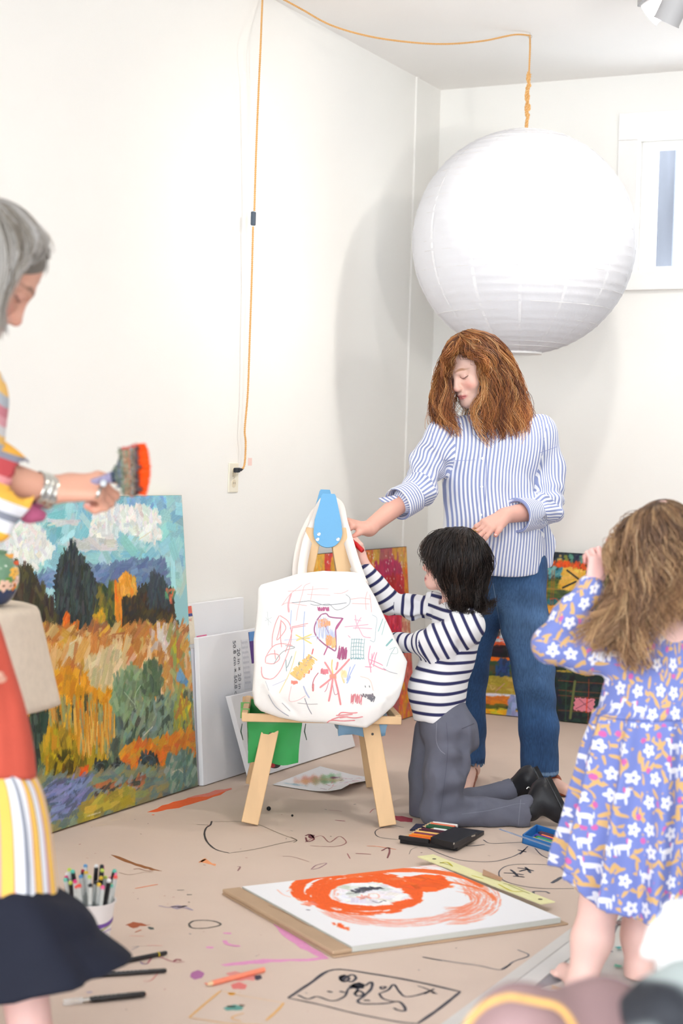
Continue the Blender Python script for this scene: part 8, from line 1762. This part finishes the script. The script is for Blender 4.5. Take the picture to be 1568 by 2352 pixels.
for k_, (du, dv, c_) in enumerate(((20, 1280, (246, 180, 90)), (8, 1285, (240, 110, 60)), (32, 1296, (226, 100, 60)))):
    p_ = Y(du, dv, yt); s_ = vc+UP*.12; st_ = G().tube([s_, (s_+p_)/2+UP*.01, p_], .0018, 6); 
    st_.obj('flower_stem', flat((90, 130, 70)), vs, True); g = G()
    for q in range(6): a = q*math.pi/3; g.lathe(p_+np.array([math.cos(a)*.006, math.sin(a)*.006, .002]), [(.0005, -.004), (.006, 0), (.0005, .008)], 8, nrm((math.cos(a), math.sin(a), 1.2)), cap=False)
    g.obj('blossom', flat(c_), vs, True)
# ================================================================== blurred things on a bench nearest the camera
yb = 1.95
zb_ = Y(1200, 2352, yb)[2]-.02
be = thing('bench', 'pale bench just below the picture, carrying the bag and clothes', 'bench', (.42, yb, .0003)); 
G().box((.06, yb-.20, zb_-.12), (.95, 0, 0), (0, .40, 0), (0, 0, .03), .004).obj('seat', m_wood, be)
for x in (.09, .94):
    for y_ in (yb-.17, yb+.13): G().box((x, y_, .0005), (.04, 0, 0), (0, .04, 0), (0, 0, zb_-.121), .003).obj('leg', m_wood, be)
m_mv = mat('mauve_leather', (150, 122, 122), .6, bump=.3, bscale=60, var=.06, vscale=8)
sgb = thing('handbag', 'blurred mauve brown bag with golden trim nearest the camera', 'bag', (.22, yb, zb_-.09))
S = SDF(); z0b = zb_-.088
ctr = Y(1195, 2355, yb); S.elli([ctr[0], yb, z0b+.055], (.068, .06, Y(1195, 2296, yb-.05)[2]-z0b-.055), None, .03); S.elli([Y(1405, 2300, yb)[0], yb+.06, z0b+.03], (.085, .07, Y(1390, 2285, yb)[2]-z0b-.03), None, .07); S.fn(lambda P: P[..., 2]-z0b, [-.3, yb-.4, z0b-.2], [.8, yb+.4, z0b+.02], .006, sub=True); S.disp.append(wav(91, 30, .003)); V, F = S.mesh(.006); mesh('bag_body', V, F, m_mv, sgb, True)
P = [Y(u, v, yb-.05) for u, v in ((1062, 2372), (1085, 2335), (1120, 2305), (1165, 2290), (1200, 2294), (1240, 2302), (1275, 2310), (1300, 2330), (1325, 2372))]; g = G().tube(spline(P, 6), .0038, 8, flatn=(0, 1, 0)); g.obj('golden_trim', mat('golden_trim', (226, 176, 100), .6, bump=.8, bscale=300, var=.1, vscale=60), sgb, True)
# white sweatshirt sleeve and dark patterned jacket
S = SDF(); S.chain([Y(1620, 2108, yb+.02), Y(1548, 2092, yb+.02), Y(1512, 2140, yb+.02), Y(1484, 2186, yb+.02)], [.022, .013, .015, .010], .012); S.chain([Y(1590, 2110, yb+.03), Y(1580, 2200, yb+.03), Y(1560, 2262, yb+.03)], [.022, .020, .018], .02); S.chain([Y(1590, 2200, yb+.03), Y(1620, 2330, yb+.04), [Y(1620, 2330, yb)[0], yb+.04, zb_-.06]], [.04, .045, .045], .04); S.disp.append(wav(93, 40, .003)); V, F = S.mesh(.005); o = mesh('white_sweatshirt', V, F, mat('white_fleece', (246, 245, 243), .95, bump=.6, bscale=200), None, True); tag(o, 'blurred white sweatshirt with a hanging sleeve at the right edge', 'sweatshirt')
S = SDF(); S.chain([Y(1440, 2300, yb-.06), Y(1490, 2282, yb-.06), Y(1560, 2262, yb-.06), Y(1640, 2260, yb-.06)], [.010, .016, .022, .03], .02); S.chain([Y(1455, 2340, yb-.08), Y(1540, 2330, yb-.09), Y(1640, 2330, yb-.08)], [.018, .030, .036], .03); zf_ = zb_-.09; S.cone([Y(1540, 2340, yb)[0], yb-.08, zf_+.04], [Y(1640, 2340, yb)[0], yb-.08, zf_+.04], .05, .05, .04); S.fn(lambda P: P[..., 2]-zf_, [-.3, yb-.4, zf_-.2], [1.2, yb+.4, zf_+.02], .006, sub=True); S.disp.append(wav(95, 45, .004)); V, F = S.mesh(.005)
o = mesh('dark_jacket', V, F, mat('dark_knit', (255, 255, 255), .6, attr='col'), None, True); n1_, n2_ = wav(96, 60, 1, along=(0, 0, 1), ratio=2.5)(V), wav(97, 110, 1)(V); t = np.clip((n1_+.5*n2_)*.9+.5, 0, 1)[:, None]; setcol(o, (np.array([40, 42, 48])*(1-t)+np.array([158, 166, 164])*t)/255.); tag(o, 'blurred dark jacket with grey streaks in the bottom right corner', 'jacket')

# ================================================================== turn the finished scene so that the walls follow the world axes
done = set()
for o in bpy.data.objects:
    if o.type in ('CAMERA', 'LIGHT'): continue
    if o.type == 'MESH' and o.data.name not in done: o.data.transform(RZ); done.add(o.data.name)
    if o.parent is None: o.location = RZ @ o.location
for o in bpy.data.objects:
    if o.parent is not None and o.type == 'MESH': o.matrix_parent_inverse = Matrix.Translation(-o.parent.location)
